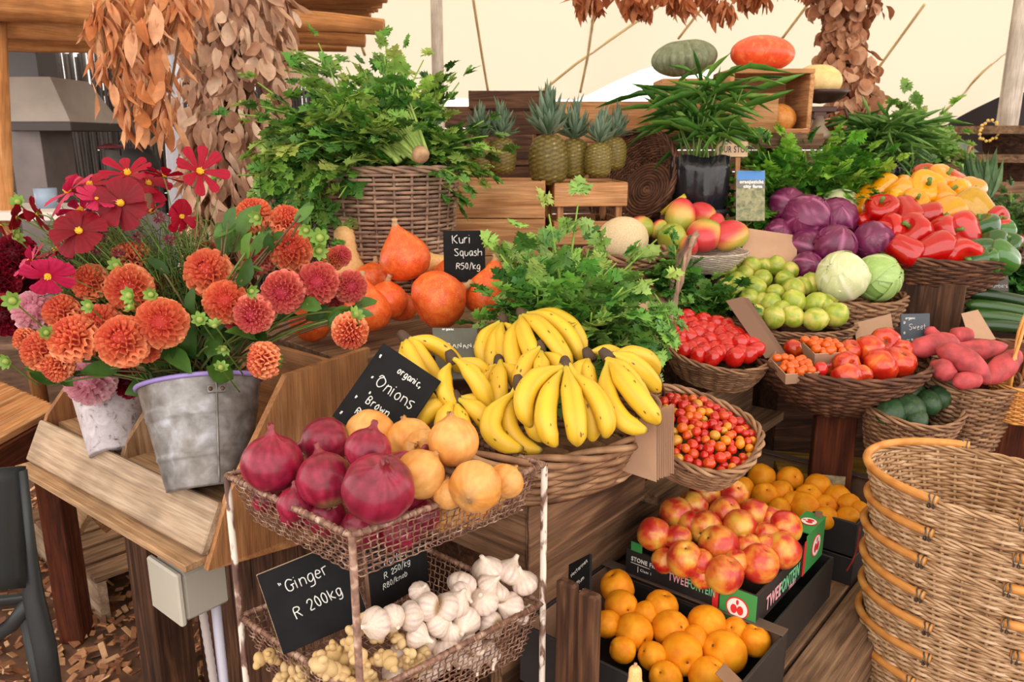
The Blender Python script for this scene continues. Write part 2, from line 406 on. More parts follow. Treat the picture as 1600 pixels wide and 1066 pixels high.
def sprig(ml, ms, o, d, L, droop=.4, ls=.04, pal=(G_lo, G_mid, G_hi), stalk=.004, scol=G_stalk, nl=4, start=.45):
    "one stalk with pairs of toothed leaflets"
    o = np.array(o, float); d = unit(d); n = 7; p = [o]; v = d.copy()
    for i in range(n-1): v = unit(v+np.array([0, 0, -droop/n])); p.append(p[-1]+v*L/(n-1))
    p = np.array(p); ms.tube(p, np.linspace(stalk, stalk*.35, n), 5, col=scol)
    b = R_()
    for j in range(nl):
        s = start+(1-start)*j/(nl-1); f = s*(n-1); i = min(int(f), n-2); q = p[i]+(p[i+1]-p[i])*(f-i); t = unit(p[i+1]-p[i])
        sd = unit(np.cross(t, [U(-.3, .3), U(-.3, .3), 1])); up = unit(np.cross(sd, t))
        for sg in ((-1, 1) if j < nl-1 else (0,)):
            dd = unit(t*U(.4, .9)+sd*sg*U(.7, 1.1)+up*U(-.2, .4)) if sg else t
            c = lerp(pal[0], pal[1], min(1, b*1.2)) if R_() < .5 else lerp(pal[1], pal[2], R_())
            c = tuple(x*U(.85, 1.15) for x in c); l = ls*U(.75, 1.25)*(1.2 if not sg else 1)
            for q3 in ((0, 1.0), (.55, .78), (-.55, .78)):
                d3 = unit(dd*math.cos(q3[0])+np.cross(up, dd)*math.sin(q3[0]))
                leaf(ml, q+dd*l*.35, d3, up+np.random.randn(3)*.25, l*q3[1], l*q3[1]*.95, c, LEAF, U(0, .5), U(.0, .4), U(-.4, .4))
            if sg: ms.tube([q, q+dd*l*.4], stalk*.3, 4, col=scol)
def celery(name, label, o, dirs, L, n, ls=.045, droop=.5, spread=.35, group=None, cat='celery', pal=(G_lo, G_mid, G_hi), stalk=.005, base=True, start=.4, nl=4, jit=.02, scol=G_stalk):
    "bunch: many stalks leaving one root end, leaves at their tips"
    o = np.array(o, float); root = thing(name, label, cat, mtx(o), group); ml = MB(); ms = MB()
    for i in range(n):
        d = dirs[i % len(dirs)]; d = unit(np.array(d)+np.random.randn(3)*spread)
        sprig(ml, ms, np.random.randn(3)*jit, d, L*U(.65, 1.1), droop*U(.5, 1.5), ls, pal, stalk, scol, nl, start)
    ml.build('foliage', A_leaf, root); ms.build('stalks', A_leaf, root)
    if base:
        m = MB(); d = unit(np.mean(np.array(dirs), 0)); R = align(-d)
        m.lathe([(.001, .03), (.012, .03), (.022, .015), (.026, -.01), (.02, -.04)], 12, R, None, C(190, 175, 130)); m.build('root_end', A_matte, root)
    return root
# ---- wooden boxes
def crate(name, label, c, R, w, d, h, slats, mat, group=None, th=.012, cat='crate', gap=.006, posts=True):
    "open wooden box: boards on four sides, corner battens, bottom; c = centre of the bottom"
    root = thing(name, label, cat, mtx(c, R), group); bh = (h-gap*(slats-1))/slats
    for nm, pos, sz in (('front_board', (0, -d/2), (w, th)), ('back_board', (0, d/2), (w, th)), ('side_board', (-w/2+th/2, 0), (d-2*th, th)), ('side_board', (w/2-th/2, 0), (d-2*th, th))):
        m = MB()
        for i in range(slats):
            z = bh/2+i*(bh+gap)
            if nm == 'side_board': m.box((pos[0], 0, z), (th, d-th, bh), None, .0015)
            else: m.box((0, pos[1]+(th/2 if pos[1] < 0 else -th/2), z), (w, th, bh*U(.97, 1)), None, .0015)
        m.build(nm, mat, root, False)
    m = MB(); m.box((0, 0, th/2), (w-2*th, d-2*th, th)); m.build('bottom_board', mat, root, False)
    if posts:
        for sx in (-1, 1):
            for sy in (-1, 1):
                m = MB(); m.box((sx*(w/2-th*1.9), sy*(d/2-th*1.9), h/2), (.02, .02, h*.98)); m.build('corner_post', mat, root, False)
    return root
# ---- chalk writing: single-stroke hand lettering
GL = {
'K': (5, '0,0 0,9|5,9 0,4 5,0'), 'u': (4, '0,6 0,2 1,0 3,0 4,2 4,6 4,0'), 'r': (3, '0,6 0,0|0,4 1,6 3,6'), 'i': (1, '0,6 0,0|0,8 .2,8.4'), 'S': (5, '5,8 3,9 1,8.5 0,7 1,5.3 4,4 5,2 4,.5 2,0 0,1'),
'q': (4, '4,5 3,6 1,6 0,3 1,0 3,.5 4,3 4,6 4,-3 5,-3'), 'a': (4, '4,5 3,6 1,6 0,3 1,0 3,.5 4,3 4,6 4,1 5,0'), 's': (3.5, '3.5,5.5 2,6 0,5 1,3.3 3,2.6 3.5,1 2,0 0,.6'), 'h': (4, '0,9 0,0|0,4 2,6 4,5 4,0'),
'R': (5, '0,0 0,9 3,9 5,7.5 4,5 0,4.6|2,4.6 5,0'), '5': (4, '4,9 0,9 0,5.2 3,5.4 4,3 3,.5 0,0'), '0': (4, '2,9 .3,7 .3,2 2,0 3.8,2 3.8,7 2,9'), '/': (3, '0,-1 3,10'), 'k': (4, '0,9 0,0|3.5,6 0,3 4,0'), 'g': (4, '4,5 3,6 1,6 0,3 1,0 3,.5 4,3 4,6 4,-2 2,-3.5 0,-2.5'),
'o': (4, '2,6 .2,4.6 .2,1.5 2,0 3.8,1.5 3.8,4.6 2,6'), 'n': (4, '0,6 0,0|0,4 2,6 4,5 4,0'), 'c': (3.5, '3.5,5.2 2,6 .3,4.8 .3,1.3 2,0 3.5,.9'), 'O': (6.5, '-.6,7.5 1,9.6 3,9 .6,7 .4,2 3,0 5.6,2 6,6 4.5,8.6 2.4,8.8'), 'B': (4.5, '0,0 0,9 3,9 4,7.3 3,5 0,4.8 3.4,4.6 4.5,2.5 3.4,0 0,0'),
'w': (5, '0,6 1.2,0 2.5,5 3.8,0 5,6'), '2': (4, '0,7 1,9 3,9 4,7 3,4.5 0,0 4.2,.2'), '3': (4, '0,8.4 2,9 4,7.5 3,5.2 1.5,4.8 3,4.6 4,2.5 2.5,0 0,.6'), 'G': (5.5, '5.5,7.6 3,9 .6,7 0,3.5 1.5,.3 4,0 5,2 5,4 3,4 6,4'), 'e': (3.8, '.3,3.2 3.6,3.4 3.2,5.6 1.8,6 .3,4.6 .3,1.5 2,0 3.8,1'),
'"': (2, '0,9 .2,7|1.2,9 1.2,7'), 'l': (1, '0,9 0,.6 .6,0'), 't': (3, '1,9 1,1 2.5,0|-.5,6 3,6'), 'A': (4.5, '0,0 2.2,9 4.5,0|.8,3.2 3.8,3.2'), 'N': (4.5, '0,0 0,9 4.5,0 4.5,9'), 'E': (4, '4,9 0,9 0,0 4,0|0,4.7 3,4.7'), 'f': (3, '3,8.6 1.6,9 1,7 1,0|-.3,5 3,5'),
'C': (5, '5,7.6 3,9 .6,7 0,3.5 1.5,.3 4,0 5,1.4'), 'm': (6, '0,6 0,0|0,4 1.6,6 3,5 3,0|3,4 4.6,6 6,5 6,0'), 'b': (4, '0,9 0,0 2,0 4,1.5 4,4.5 2,6 0,4.6'), '*': (3, '0,4 3,4|.6,6 2.4,2|2.4,6 .6,2|1.5,6.4 1.5,1.6'), 'W': (6, '0,9 1.5,0 3,7 4.5,0 6,9'), 'd': (4, '4,9 4,0|4,4.6 2,6 .3,4.6 .3,1.5 2,0 4,1.5'),
'@': (6, '3,3 3.6,3.6 3.6,2 2.2,1.8 1.6,3.4 2.6,5 4.6,4.6 5.4,2.6 4,.6 1.6,.4'), '~': (8, '0,2 1.5,4 3,2 4.5,0 6,2 7.5,4'), 'I': (1, '0,0 0,9'), 'T': (4, '0,9 4,9|2,9 2,0'), 'F': (3.6, '3.6,9 0,9 0,0|0,4.7 3,4.7'), '8': (4, '2,5 .4,6.6 .8,8.4 2,9 3.4,8.2 3.4,6.6 2,5 .2,3.4 .2,1.2 2,0 3.8,1.2 3.8,3.4 2,5'), 'P': (4.5, '0,0 0,9 3,9 4.5,7 3,4.6 0,4.4'), '&': (5, '5,0 1,6.5 1.4,8.6 2.8,8.6 3,6.8 .4,3 .6,.8 2.6,0 4.8,3.4'), 'D': (4.5, '0,0 0,9 2.5,9 4.5,6.5 4.5,2.5 2.5,0 0,0'), 'U': (4.5, '0,9 0,2 1.5,0 3,0 4.5,2 4.5,9'), 'Y': (4.5, '0,9 2.2,5 4.5,9|2.2,5 2.2,0'), ' ': (3, ''), '.': (1, '0,0 .2,.2'), 'p': (4, '0,6 0,-3.5|0,4.6 2,6 4,4.5 4,1.5 2,0 0,1'), 'z': (3.5, '0,6 3.5,6 0,0 3.5,0')}
def chalk(mb, text, x, y, h, r=.0007, rot=0, wob=.25, col=(.85, .85, .83), sp=1.9, z=.0009):
    "hand-written line starting at x,y on a board's face (local xy), h = capital height"
    s = h/9; cx = 0; c, sn = math.cos(rot), math.sin(rot)
    for ch in text:
        wd, g = GL.get(ch, GL[' '])
        for st in g.split('|'):
            if not st: continue
            p = np.array([[float(q) for q in pt.split(',')] for pt in st.split()])
            p = p+np.random.randn(*p.shape)*wob
            if len(p) > 2:
                for _ in range(2):
                    q = p[:-1]*.75+p[1:]*.25; q2 = p[:-1]*.25+p[1:]*.75; p = np.concatenate([p[:1], np.stack([q, q2], 1).reshape(-1, 2), p[-1:]])
            X = (p[:, 0]+cx)*s; Y = p[:, 1]*s
            mb.tube(np.stack([x+X*c-Y*sn, y+X*sn+Y*c, np.full(len(X), z)], 1), r, 4, col=col)
        cx += wd+sp
M_board = mat_plain('chalkboard', C(20, 20, 22), .75, ns=25, na=.35, spec=.2)
M_chalk = mat_plain('chalk', C(225, 225, 220), .9, ns=900, na=.2)
def board(name, label, bl, rd, ud, w, h, lines, edge=None, th=.006, rr=.0008, stars=(), bm=None, cat='price sign', corner=None):
    "slate price board; bl = lower left corner, rd/ud right and up directions"
    rd = unit(rd); ud = unit(np.array(ud)-rd*np.dot(ud, rd)); nd = np.cross(rd, ud); R = np.stack([rd, ud, nd], 1)
    root = thing(name, label, cat, mtx(bl, R)); m = MB(); m.box((w/2, h/2, -th/2), (w, h, th), None, .0008); m.build('slate', bm or M_board, root, False)
    if edge:
        m = MB(); m.box((w/2, h/2, -th-.005), (w+.002, h+.002, .0095), None, .001)
        m.build('backing_board', edge, root, False)
    m = MB()
    for ln in lines: chalk(m, *ln[:4], r=rr, **(ln[4] if len(ln) > 4 else {}))
    for (x, y, hh) in stars: chalk(m, '*', x, y, hh, r=rr, wob=.4)
    if m.n: m.build('chalk_writing', M_chalk, root)
    return root
def lettering(parent, text, M, h, mat, name='lettering', bold=.0, ext=.0003, sx=1):
    cu = bpy.data.curves.new('t', 'FONT'); cu.body = text; cu.size = h*1.4; cu.extrude = ext; cu.offset = bold*h; cu.resolution_u = 3; cu.space_character = 1.12
    to = bpy.data.objects.new('t', cu); COL.objects.link(to)
    dg = bpy.context.evaluated_depsgraph_get(); me = bpy.data.meshes.new_from_object(to.evaluated_get(dg)); bpy.data.objects.remove(to)
    me.transform(Matrix.Diagonal((sx, 1, 1, 1))); me.materials.clear(); me.materials.append(mat)
    o = bpy.data.objects.new(name, me); COL.objects.link(o); o.parent = parent; o.matrix_local = M; return o
# ================================================================ ground, tent, buildings behind
m = MB(); m.add([(-14, -3, 0), (14, -3, 0), (14, 16, 0), (-14, 16, 0)], [(0, 1, 2, 3)]); fl = m.build('floor', mat_plain('earth', C(112, 80, 60), .95, ns=14, na=.4, bst=.5), None, False); struct(fl)
def chips(name, x0, x1, y0, y1, n):
    m = MB(); rs = np.random.RandomState(3)
    cols = [C(196, 140, 96), C(160, 104, 68), C(214, 168, 124), C(120, 76, 52), C(176, 122, 84)]
    for i in range(n):
        o = (rs.uniform(x0, x1), rs.uniform(y0, y1), rs.uniform(.004, .03)); l = rs.uniform(.02, .06)
        m.box(o, (l, rs.uniform(.01, .025), rs.uniform(.002, .006)), rotm(rs.uniform(-.6, .6), rs.uniform(-.6, .6), rs.uniform(0, 6.3)), .001, cols[rs.randint(5)])
    o = m.build(name, A_matte, None, False); tag(o, 'brown wood chip mulch covering the ground', 'wood chips', None, 'stuff')
chips('wood_chips', -2.2, .1, 1.7, 3.9, 5200)
chips('wood_chips', .5, 1.3, .9, 2.2, 1500); bpy.data.objects['wood_chips.001']['label'] = 'wood chip mulch below the stacked baskets and fruit boxes'
m = MB()
for k_ in range(9): m.box((-1.6, 7.95, .105+k_*.205), (11.5, .03, .2))
struct(m.build('wall_backdrop', WD_dark, None, False))  # dark boards added so white sky does not show through crates and baskets
# tent roof: one stretched canvas, lower edge curving over openings
edge = [(-500, 250), (-100, 60), (300, 60), (560, 148), (780, 156), (905, 156), (960, 128), (1010, 106), (1080, 96), (1150, 130), (1300, 196), (1470, 200), (1510, 176), (1560, 152), (1640, 136), (1900, 60), (2300, 160)]
ex = [e[0] for e in edge]; ey = [e[1] for e in edge]; TY = 7.5
def tentp(px, s):
    b = CAM+ray(px, np.interp(px, ex, ey))*(TY/ray(px, 300)[1]); b[1] = TY; q = ray(px, np.interp(px, ex, ey)); b = CAM+q*(TY/q[1])
    xx = b[0]*(1-.25*s)+.6*s; yy = TY-8.0*s; zt = 4.9
    return np.array([xx, yy, b[2]+(zt-b[2])*(1-(1-s)**1.9)])
pxs = np.linspace(-500, 2300, 141); ss = np.linspace(0, 1, 26)
G = np.array([[tentp(px, s) for px in pxs] for s in ss])
mt, t_, b_ = _new('tent_canvas'); b_.inputs['Base Color'].default_value = (*C(196, 188, 170), 1); b_.inputs['Roughness'].default_value = .9; b_.inputs['Specular IOR Level'].default_value = .1
tr = t_.nodes.new('ShaderNodeBsdfTranslucent'); tr.inputs[0].default_value = (*C(192, 182, 163), 1); mx = t_.nodes.new('ShaderNodeMixShader'); mx.inputs[0].default_value = .5
t_.links.new(b_.outputs[0], mx.inputs[1]); t_.links.new(tr.outputs[0], mx.inputs[2]); t_.links.new(mx.outputs[0], t_.nodes['Material Output'].inputs[0])
m = MB(); m.sheet(G); tent = m.build('ceiling', mt); struct(tent)
M_seam = mat_plain('tent_seam', C(222, 196, 146), .9)
def seam(pts, n, r=.012, mat=None):
    "a doubled seam of the canvas, following it between picture rays"
    P_ = []
    for a, b in zip(pts[:-1], pts[1:]):
        for t in np.linspace(0, 1, 9)[:-1]: P_.append((a[0]+(b[0]-a[0])*t, a[1]+(b[1]-a[1])*t))
    out = []
    for px, py in P_:
        q = ray(px, py); best = None
        for s in np.linspace(0, .8, 161):
            y = TY-8.0*s; tt = y/q[1]; p = CAM+q*tt
            # canvas height at this x
            zz = [tentp(pp, s) for pp in (px-60, px, px+60)]
            zc = np.interp(p[0], [z[0] for z in zz], [z[2] for z in zz])
            dd = abs(zc-p[2])
            if best is None or dd < best[0]: best = (dd, p)
        p = best[1]; out.append(p-unit(q)*.03)
    mm = MB(); mm.tube(np.array(out), r, 5); struct(mm.build('trim_%d' % n, mat or M_seam))
seam([(536, -10), (575, 100)], 1); seam([(738, -10), (752, 80), (764, 152)], 2); seam([(928, 20), (918, 90), (905, 152)], 3)
seam([(834, 153), (900, 100), (1000, 30), (1050, -5)], 4); seam([(1222, 60), (1275, -10)], 5); seam([(1368, 112), (1455, -8)], 6); seam([(1474, 176), (1540, 108), (1605, 52)], 7); seam([(1060, 60), (1110, -5)], 8)
M_pole = mat_wood('pole_wood', C(186, 172, 158), C(216, 206, 194), C(234, 228, 218), sc=.3)
def pole(px0, py0, px1, py1, t, r, lab, z0=0):
    a = P(px0, py0, t); x = P(px1, py1, t); x0 = (a+(a-x)*0); m = MB(); b = a.copy(); b[2] = 0
    top = P(px0, py0, t*1.0); top[2] = 3.9
    m.tube([b, (b+top)/2, top], r, 12); o = m.build('tent_pole', M_pole); tag(o, lab, 'pole'); return b
pole(683, 60, 683, 110, 6.0, .045, 'pale round timber pole rising behind the big celery basket')
bp = pole(1580, 150, 1590, 0, 5.0, .062, 'grey timber pole with two round wooden rings of shelf about it')
for zc, nm, py in ((0, 'upper', 203), (0, 'lower', 245)):
    c = P(1580, py, 5.0); m = MB(); k = 24
    m.lathe([(.07, -.025), (.46, -.025), (.46, .02), (.07, .02)], 28, None, None)
    o = m.build('ring_table', WD_weath, None, False, mtx(c)); tag(o, f'{nm} round wooden shelf ring fixed about the grey pole', 'shelf')
    m = MB()
    m.lathe([(.07, -.17), (.13, -.17), (.16, -.03), (.07, -.03)], 12); o.name = 'ring_shelf'
    q = m.build('bracket_collar', WD_dark, o, False)
# other dark tent and its opening, far right
M_dk = mat_plain('grey_canvas', C(62, 64, 72), .9)
m = MB(); ed = [(1440, 300), (1470, 225), (1500, 215), (1530, 238), (1560, 262), (1600, 262), (1800, 262)]
pts = []
for px in np.linspace(1440, 1900, 24):
    lo = np.interp(px, [e[0] for e in ed], [e[1] for e in ed]); pts.append([CAM+ray(px, lo)*(12/ray(px, lo)[1]), CAM+ray(px, 60)*(10.5/ray(px, 60)[1])])
m.sheet(np.array(pts)); o = m.build('dark_tent', M_dk); tag(o, 'dark grey canvas marquee standing beyond the cream tent', 'tent')
m = MB(); g = []
m.box((11.5, 16, .9), (9, .3, 1.8)); o = m.build('low_hedge', mat_plain('hedge', C(108, 122, 100), .9, ns=4, na=.4), None, False); tag(o, 'distant grey green hedge beyond the dark marquee', 'hedge')
# wreath of bulbs
m = MB(); c = P(1545, 205, 4.7); th = np.linspace(0, 2*math.pi, 25)[:-1]
m.tube([(.055*math.cos(t), 0, .055*math.sin(t)) for t in th], .003, 5, closed=True)
for t in np.linspace(0, 2*math.pi, 19)[:-1]: m.lathe([(.001, -.01), (.008, -.005), (.01, 0), (.008, .006), (.001, .01)], 8, None, (.055*math.cos(t)+U(-.008, .008), -.005, .055*math.sin(t)+U(-.008, .008)), C(230, 190, 90))
o = m.build('bulb_wreath', A_gloss, None, True, mtx(c)); tag(o, 'small round wreath of yellow beads hanging by the shelf rings', 'wreath')
# dark back counter behind the dark-tent side and right table
for i, (px0, px1, py, t, lab) in enumerate(((1545, 1700, 292, 4.4, 'upper plank bench top below the shelf rings'), (1545, 1700, 308, 4.2, 'lower plank bench top below the shelf rings'))):
    a = P(px0, py, t); b = P(px1, py, t); m = MB(); m.plank(a, b, .3, .04); o = m.build('bench', WD_weath, None, False); tag(o, lab, 'bench')
    m = MB(); c = (a+b)/2; m.box((a[0]+.12, a[1], a[2]/2), (.08, .2, a[2]-.02)); m.build('leg', WD_dark, o, False)
    m = MB(); m.box((b[0]-.12, b[1], b[2]/2), (.08, .2, b[2]-.02)); m.build('leg', WD_dark, o, False)
# pergola of reeds, top left
def pp(px, py, y): q = ray(px, py); return CAM+q*(y/q[1])
m = MB(); rs = np.random.RandomState(5)
for i in range(120):
    f = i/119; y0 = 4.4+f*2.6
    x0 = -6.5; x1 = pp(620-f*70+rs.uniform(-25, 8), 50, y0)[0]; z = 2.30+.15*f
    n = 6; xs = np.linspace(x0, x1, n)
    m.tube(np.stack([xs, y0+rs.uniform(-.02, .02, n), z+rs.uniform(-.012, .012, n)-.01*(xs-x1)], 1), rs.uniform(.013, .026), 6)
roof = thing('reed_canopy', 'canopy of brown reeds and poles over the outdoor kitchen', 'canopy', mtx((0, 0, 0)))
m.build('reeds', WD_log, roof)
a = pp(-60, 20, 4.15); b = pp(640, 20, 4.15); m = MB()
for k_, (ya, yb, rr_) in enumerate(((6, 44, .07), (40, 62, .06), (66, 70, .05))):
    m = MB(); a = pp(-80, ya-8, 4.2+.2*k_); b = pp(600-30*k_, yb, 4.2+.2*k_)
    xs = np.linspace(0, 1, 10); m.tube(np.array([a+(b-a)*x+np.array([0, 0, .01*math.sin(9*x+k_)]) for x in xs]), rr_*np.linspace(1.5, .55, 10), 12); m.build('beam_pole', WD_log, roof)
m = MB(); a = P(2, 120, 4.0); b = P(10, 330, 4.0); b2 = b+(b-a)*1.5; b2[2] = 0; m.tube([a+(a-b)*.5, b, [b[0], b[1]+.05, 0]], [.033, .036, .04], 12); o = m.build('canopy_post', WD_log); tag(o, 'stout honey coloured timber post carrying the reed canopy', 'post')
# reed fence
m = MB()
for i in range(170):
    x = -6.8+i*.031+rs.uniform(-.008, .008); z1 = 2.30+rs.uniform(-.04, .05); n = 5
    c0 = lerp(C(52, 48, 48), C(92, 84, 80), rs.rand())
    m.tube(np.stack([x+rs.uniform(-.008, .008, n), 7.6+rs.uniform(-.012, .012, n), np.linspace(0, z1, n)], 1), rs.uniform(.0145, .021), 5, col=c0)
fe = thing('stick_fence', 'dark grey fence of upright sticks behind the cooking hood', 'fence', mtx((0, 0, 0)))
m.build('sticks', A_matte, fe)
for z in (.5, 1.3, 1.95):
    m = MB(); m.plank((-6.9, 7.65, z), (-1.5, 7.65, z), .04, .05); m.build('rail', WD_dark, fe, False)
# extractor hood and duct
hd = thing('extractor_hood', 'pale grey metal cooking hood with square duct under the reed canopy', 'hood', mtx((0, 0, 0))); M_hood = mat_plain('hood_metal', C(176, 164, 152), .5, .3, ns=6, na=.1)
def pq(px, py, t): return P(px, py, t)
A0 = [pq(0, 190, 5.2), pq(110, 190, 5.2), pq(78, 120, 5.2), pq(14, 120, 5.2)]; dy = np.array([0, .7, 0])
A0[0] = pq(-8, 190, 5.2)
V = [*A0, A0[0]+dy, A0[1]+dy, A0[2]+dy*.7, A0[3]+dy*.7]
m = MB(); m.add(V, [(0, 1, 2, 3), (5, 4, 7, 6), (1, 5, 6, 2), (4, 0, 3, 7), (3, 2, 6, 7)]); m.build('hood_cone', M_hood, hd, False)
m = MB(); c = (A0[0]+A0[1])/2+dy/2; m.box(c-[0, 0, .03], (np.linalg.norm(A0[1]-A0[0])+.02, .74, .06), None, .004); m.build('lower_rim', mat_plain('hood_rim', C(80, 72, 70), .5, .5), hd, False)
a = pq(12, 122, 5.3); b = pq(44, 60, 5.3); m = MB(); m.box(((a[0]+b[0])/2-.05, a[1]+.25, (a[2]+2.9)/2), (.24, .25, 2.9-a[2])); m.build('duct', mat_plain('duct', C(112, 110, 112), .6, .3), hd, False)
a = pq(12, 205, 5.4); b = pq(62, 300, 5.4); m = MB(); m.box(((a[0]+b[0])/2, a[1]+.2, .85), (abs(b[0]-a[0]), .4, 1.66)); o = m.build('oven_cabinet', mat_plain('oven', C(128, 118, 116), .5, .4, ns=5, na=.2), None, False); tag(o, 'tall grey steel cabinet standing below the cooking hood', 'cabinet')
m = MB(); m.box((0, .0, 0), (.5, .1, .012)); m2 = None
c = pq(174, 232, 5.6); m = MB(); m.lathe([(.001, 0), (.09, .0), (.1, .012), (.03, .03), (.001, .035)], 20); o = m.build('heat_lamp', mat_plain('dull_red', C(112, 40, 50), .5), None, True, mtx(c)); tag(o, 'flat dull red lamp shade near the stick fence', 'lamp')
m = MB(); m.lathe([(.001, -.22), (.05, -.22), (.05, -.01), (.001, 0)], 14); m.build('lamp_body', mat_plain('grey_body', C(96, 92, 88), .6), o)
m = MB(); m.lathe([(.001, -1.6), (.03, -1.6), (.03, -.2), (.001, -.2)], 10); m.build('lamp_stand', mat_plain('grey_body2', C(60, 58, 56), .6), o)
# person behind the flowers: dark hair, seen only as the head's top
pr = P(218, 268, 4.6); m = MB(); th = []
m.lathe([(.001, -.13), (.055, -.12), (.075, -.06), (.085, 0), (.08, .06), (.055, .1), (.001, .115)], 20, None, None, C(150, 104, 80), wall=False)
m.lathe([(.055, -.3), (.05, -.2), (.052, -.1)], 14, None, None, C(150, 104, 80), wall=True)
m.lathe([(.15, -1.05), (.16, -.8), (.2, -.45), (.19, -.32), (.1, -.24), (.052, -.21)], 20, None, None, C(120, 116, 112), fn=lambda V, a, n: V*[1.15, .62, 1], wall=True)
for sx in (-1, 1):
    m.tube([(sx*.2, 0, -.32), (sx*.27, 0, -.58), (sx*.22, -.18, -.78)], [.055, .045, .03], 8, col=C(120, 116, 112)); m.tube([(sx*.1, 0, -pr[2]+.06), (sx*.1, 0, -1.4), (sx*.1, 0, -1.0)], [.05, .07, .09], 8, col=C(60, 60, 70))
    m.lathe([(.001, -.03), (.02, -.02), (.02, .02), (.001, .03)], 8, rotm(0, 1.5, 0), (sx*.084, .01, -.01), C(150, 104, 80)); m.box((sx*.1, -.06, -pr[2]+.04), (.09, .25, .08), None, .02, C(50, 44, 40))
pe = m.build('person', A_matte, None, True, mtx(pr)); tag(pe, 'person with dark hair standing behind the crimson flowers', 'person')
m = MB(); m.lathe([(.09, -.04), (.1, .02), (.1, .07), (.07, .12), (.001, .135)], 20, None, (0, .012, .005), C(24, 20, 22)); m.build('hair', A_matte, pe)
# white curtain strip beside the leafy column
m = MB(); g = []
for i in range(10):
    x = i/9; g.append([P(266+26*x, 170, 3.6)*[1, 1, 0]+[0, .03*math.sin(i*2.2), 2.33], P(262+30*x, 320, 3.6)+[0, .03*math.sin(i*2.2+.5), 0], P(262+30*x, 480, 3.6)*[1, 0, 0]+[0, P(262, 320, 3.6)[1]+.03*math.sin(i*2.2+.5), .01]])
m.sheet(np.array(g)); o = m.build('white_cloth', mat_plain('white_cloth', C(222, 222, 234), .8)); tag(o, 'narrow white cloth hanging behind the dried leaf column', 'cloth')
o.modifiers.new('s', 'SOLIDIFY').thickness = .004
# white-topped table behind flowers
m = MB(); m.box((-2.9, 4.2, 1.18), (1.6, .6, .04)); o = m.build('side_table', mat_plain('white_top', C(226, 220, 212), .7), None, False); tag(o, 'white topped high table behind the crimson flowers', 'table')
for sx in (-.7, .7):
    m = MB(); m.box((-2.9+sx, 4.2, .58), (.06, .5, 1.16)); m.build('leg', WD_dark, o, False)
m = MB(); a = P(32, 288, 3.9); m.lathe([(.001, 0), (.05, 0), (.055, .1), (.001, .1)], 14); o = m.build('jar', mat_plain('bluejar', C(150, 170, 196), .3), None, True, mtx((a[0], a[1]+.2, 1.2))); tag(o, 'small pale blue jar on the white topped table', 'jar')
# ================================================================ stall carcass
def planks(name, label, pts, wd, th, up, mat, cat='board', bits=None):
    m = MB()
    for a, b in pts: m.plank(a, b, wd, th, up)
    o = m.build(name, mat, None, False); tag(o, label, cat); return o
# left face boards under the flower bin
lf = thing('board_wall', 'rough dark upright boards closing the stall below the flower bin', 'board wall', mtx((0, 0, 0)))
for i in range(9):
    v = .30+i*.1; m = MB(); m.plank(UV(-.12, v, .02), UV(-.12, v, .762+U(-.01, .0)), .096, .022, DA); m.build('board', WD_dark, lf, False)
m = MB(); m.box(UV(-.2, 1.2, .4), (.1, .12, .8), frame(DA, DZ)); o = m.build('stall_post', WD_dark, None, False); tag(o, 'thick dark post standing in wood chips beside the pallet', 'post')
# added core box so that no daylight shows through the stall
core = MB(); core.box(UV(.5, .36, .38), (.9, .36, .76), frame(DA, DZ)); o = core.build('daylight_block', WD_dark, None, False); tag(o, 'added dark core block keeping daylight out and carrying the middle of the stall', 'base')
# the slab carrying the squashes and the celery basket
sl = thing('squash_shelf', 'thick live edged shelf board carrying orange squashes and celery basket', 'shelf', mtx((0, 0, 0)))
m = MB(); m.plank(UV(.0, .76, 1.065), UV(.62, .70, 1.065), .36, .035); m.build('front_plank', WD_weath, sl, False)
m = MB(); m.plank(UV(.0, 1.12, 1.065), UV(.98, 1.10, 1.065), .36, .035); m.build('rear_plank', WD_weath, sl, False)
m = MB(); m.plank(UV(.1, .62, .76), UV(.1, .62, 1.047), .05, .05, DA); m.build('upright', WD_weath, sl, False)
m = MB(); m.plank(UV(.05, .95, .9), UV(.9, .95, .9), .28, .02, DV); m.build('back_panel', WD_dark, sl, False)
# beams of the right face
bm = thing('front_beam', 'long cracked weathered beam rising behind the nectarine boxes', 'beam', mtx((0, 0, 0)))
m = MB(); m.box(UV(.42, .10, .715), (.95, .03, .15), frame(DA, DZ)); m.build('beam_face', WD_beam, bm, False)
m = MB(); m.box(UV(.42, .125, .56), (.95, .03, .14), frame(DA, DZ)); m.build('lower_face', WD_beam, bm, False)
fp = thing('short_fence', 'pair of short upright brown boards beside the front peach box', 'board', mtx((0, 0, 0)))
c = P(905, 915, 1.30); dr = unit(P(940, 925, 1.30)-P(870, 905, 1.36)); dr[2] = 0; dr = unit(dr)
for i, (px, py, tt, ww) in enumerate(((887, 908, 1.325, .036), (922, 926, 1.285, .036))):
    q = P(px, py, tt); m = MB(); m.plank((q[0], q[1], .02), q, ww*1.02, .02, np.cross(dr, DZ), .004); m.build('board', WD_dark if i else WD_dark, fp, False)
# crate under the banana basket
bc = crate('fruit_crate', 'cracked grey brown crate standing under the banana basket', UV(.14, .19, .79), frame(DA, DZ), .40, .30, .135, 1, WD_beam)
# crates under the cherry and plum tomato baskets
crate('fruit_crate', 'weathered crate under the plum tomato basket, behind the cherry tomatoes', UV(.86, .24, .77), frame(DA, DZ), .40, .26, .14, 1, WD_weath)
m = MB(); m.plank(UV(.38, .14, .775), UV(1.1, .14, .775), .22, .025); o = m.build('tier_board', WD_weath, None, False); tag(o, 'flat tier board along the top of the cracked beam', 'board')
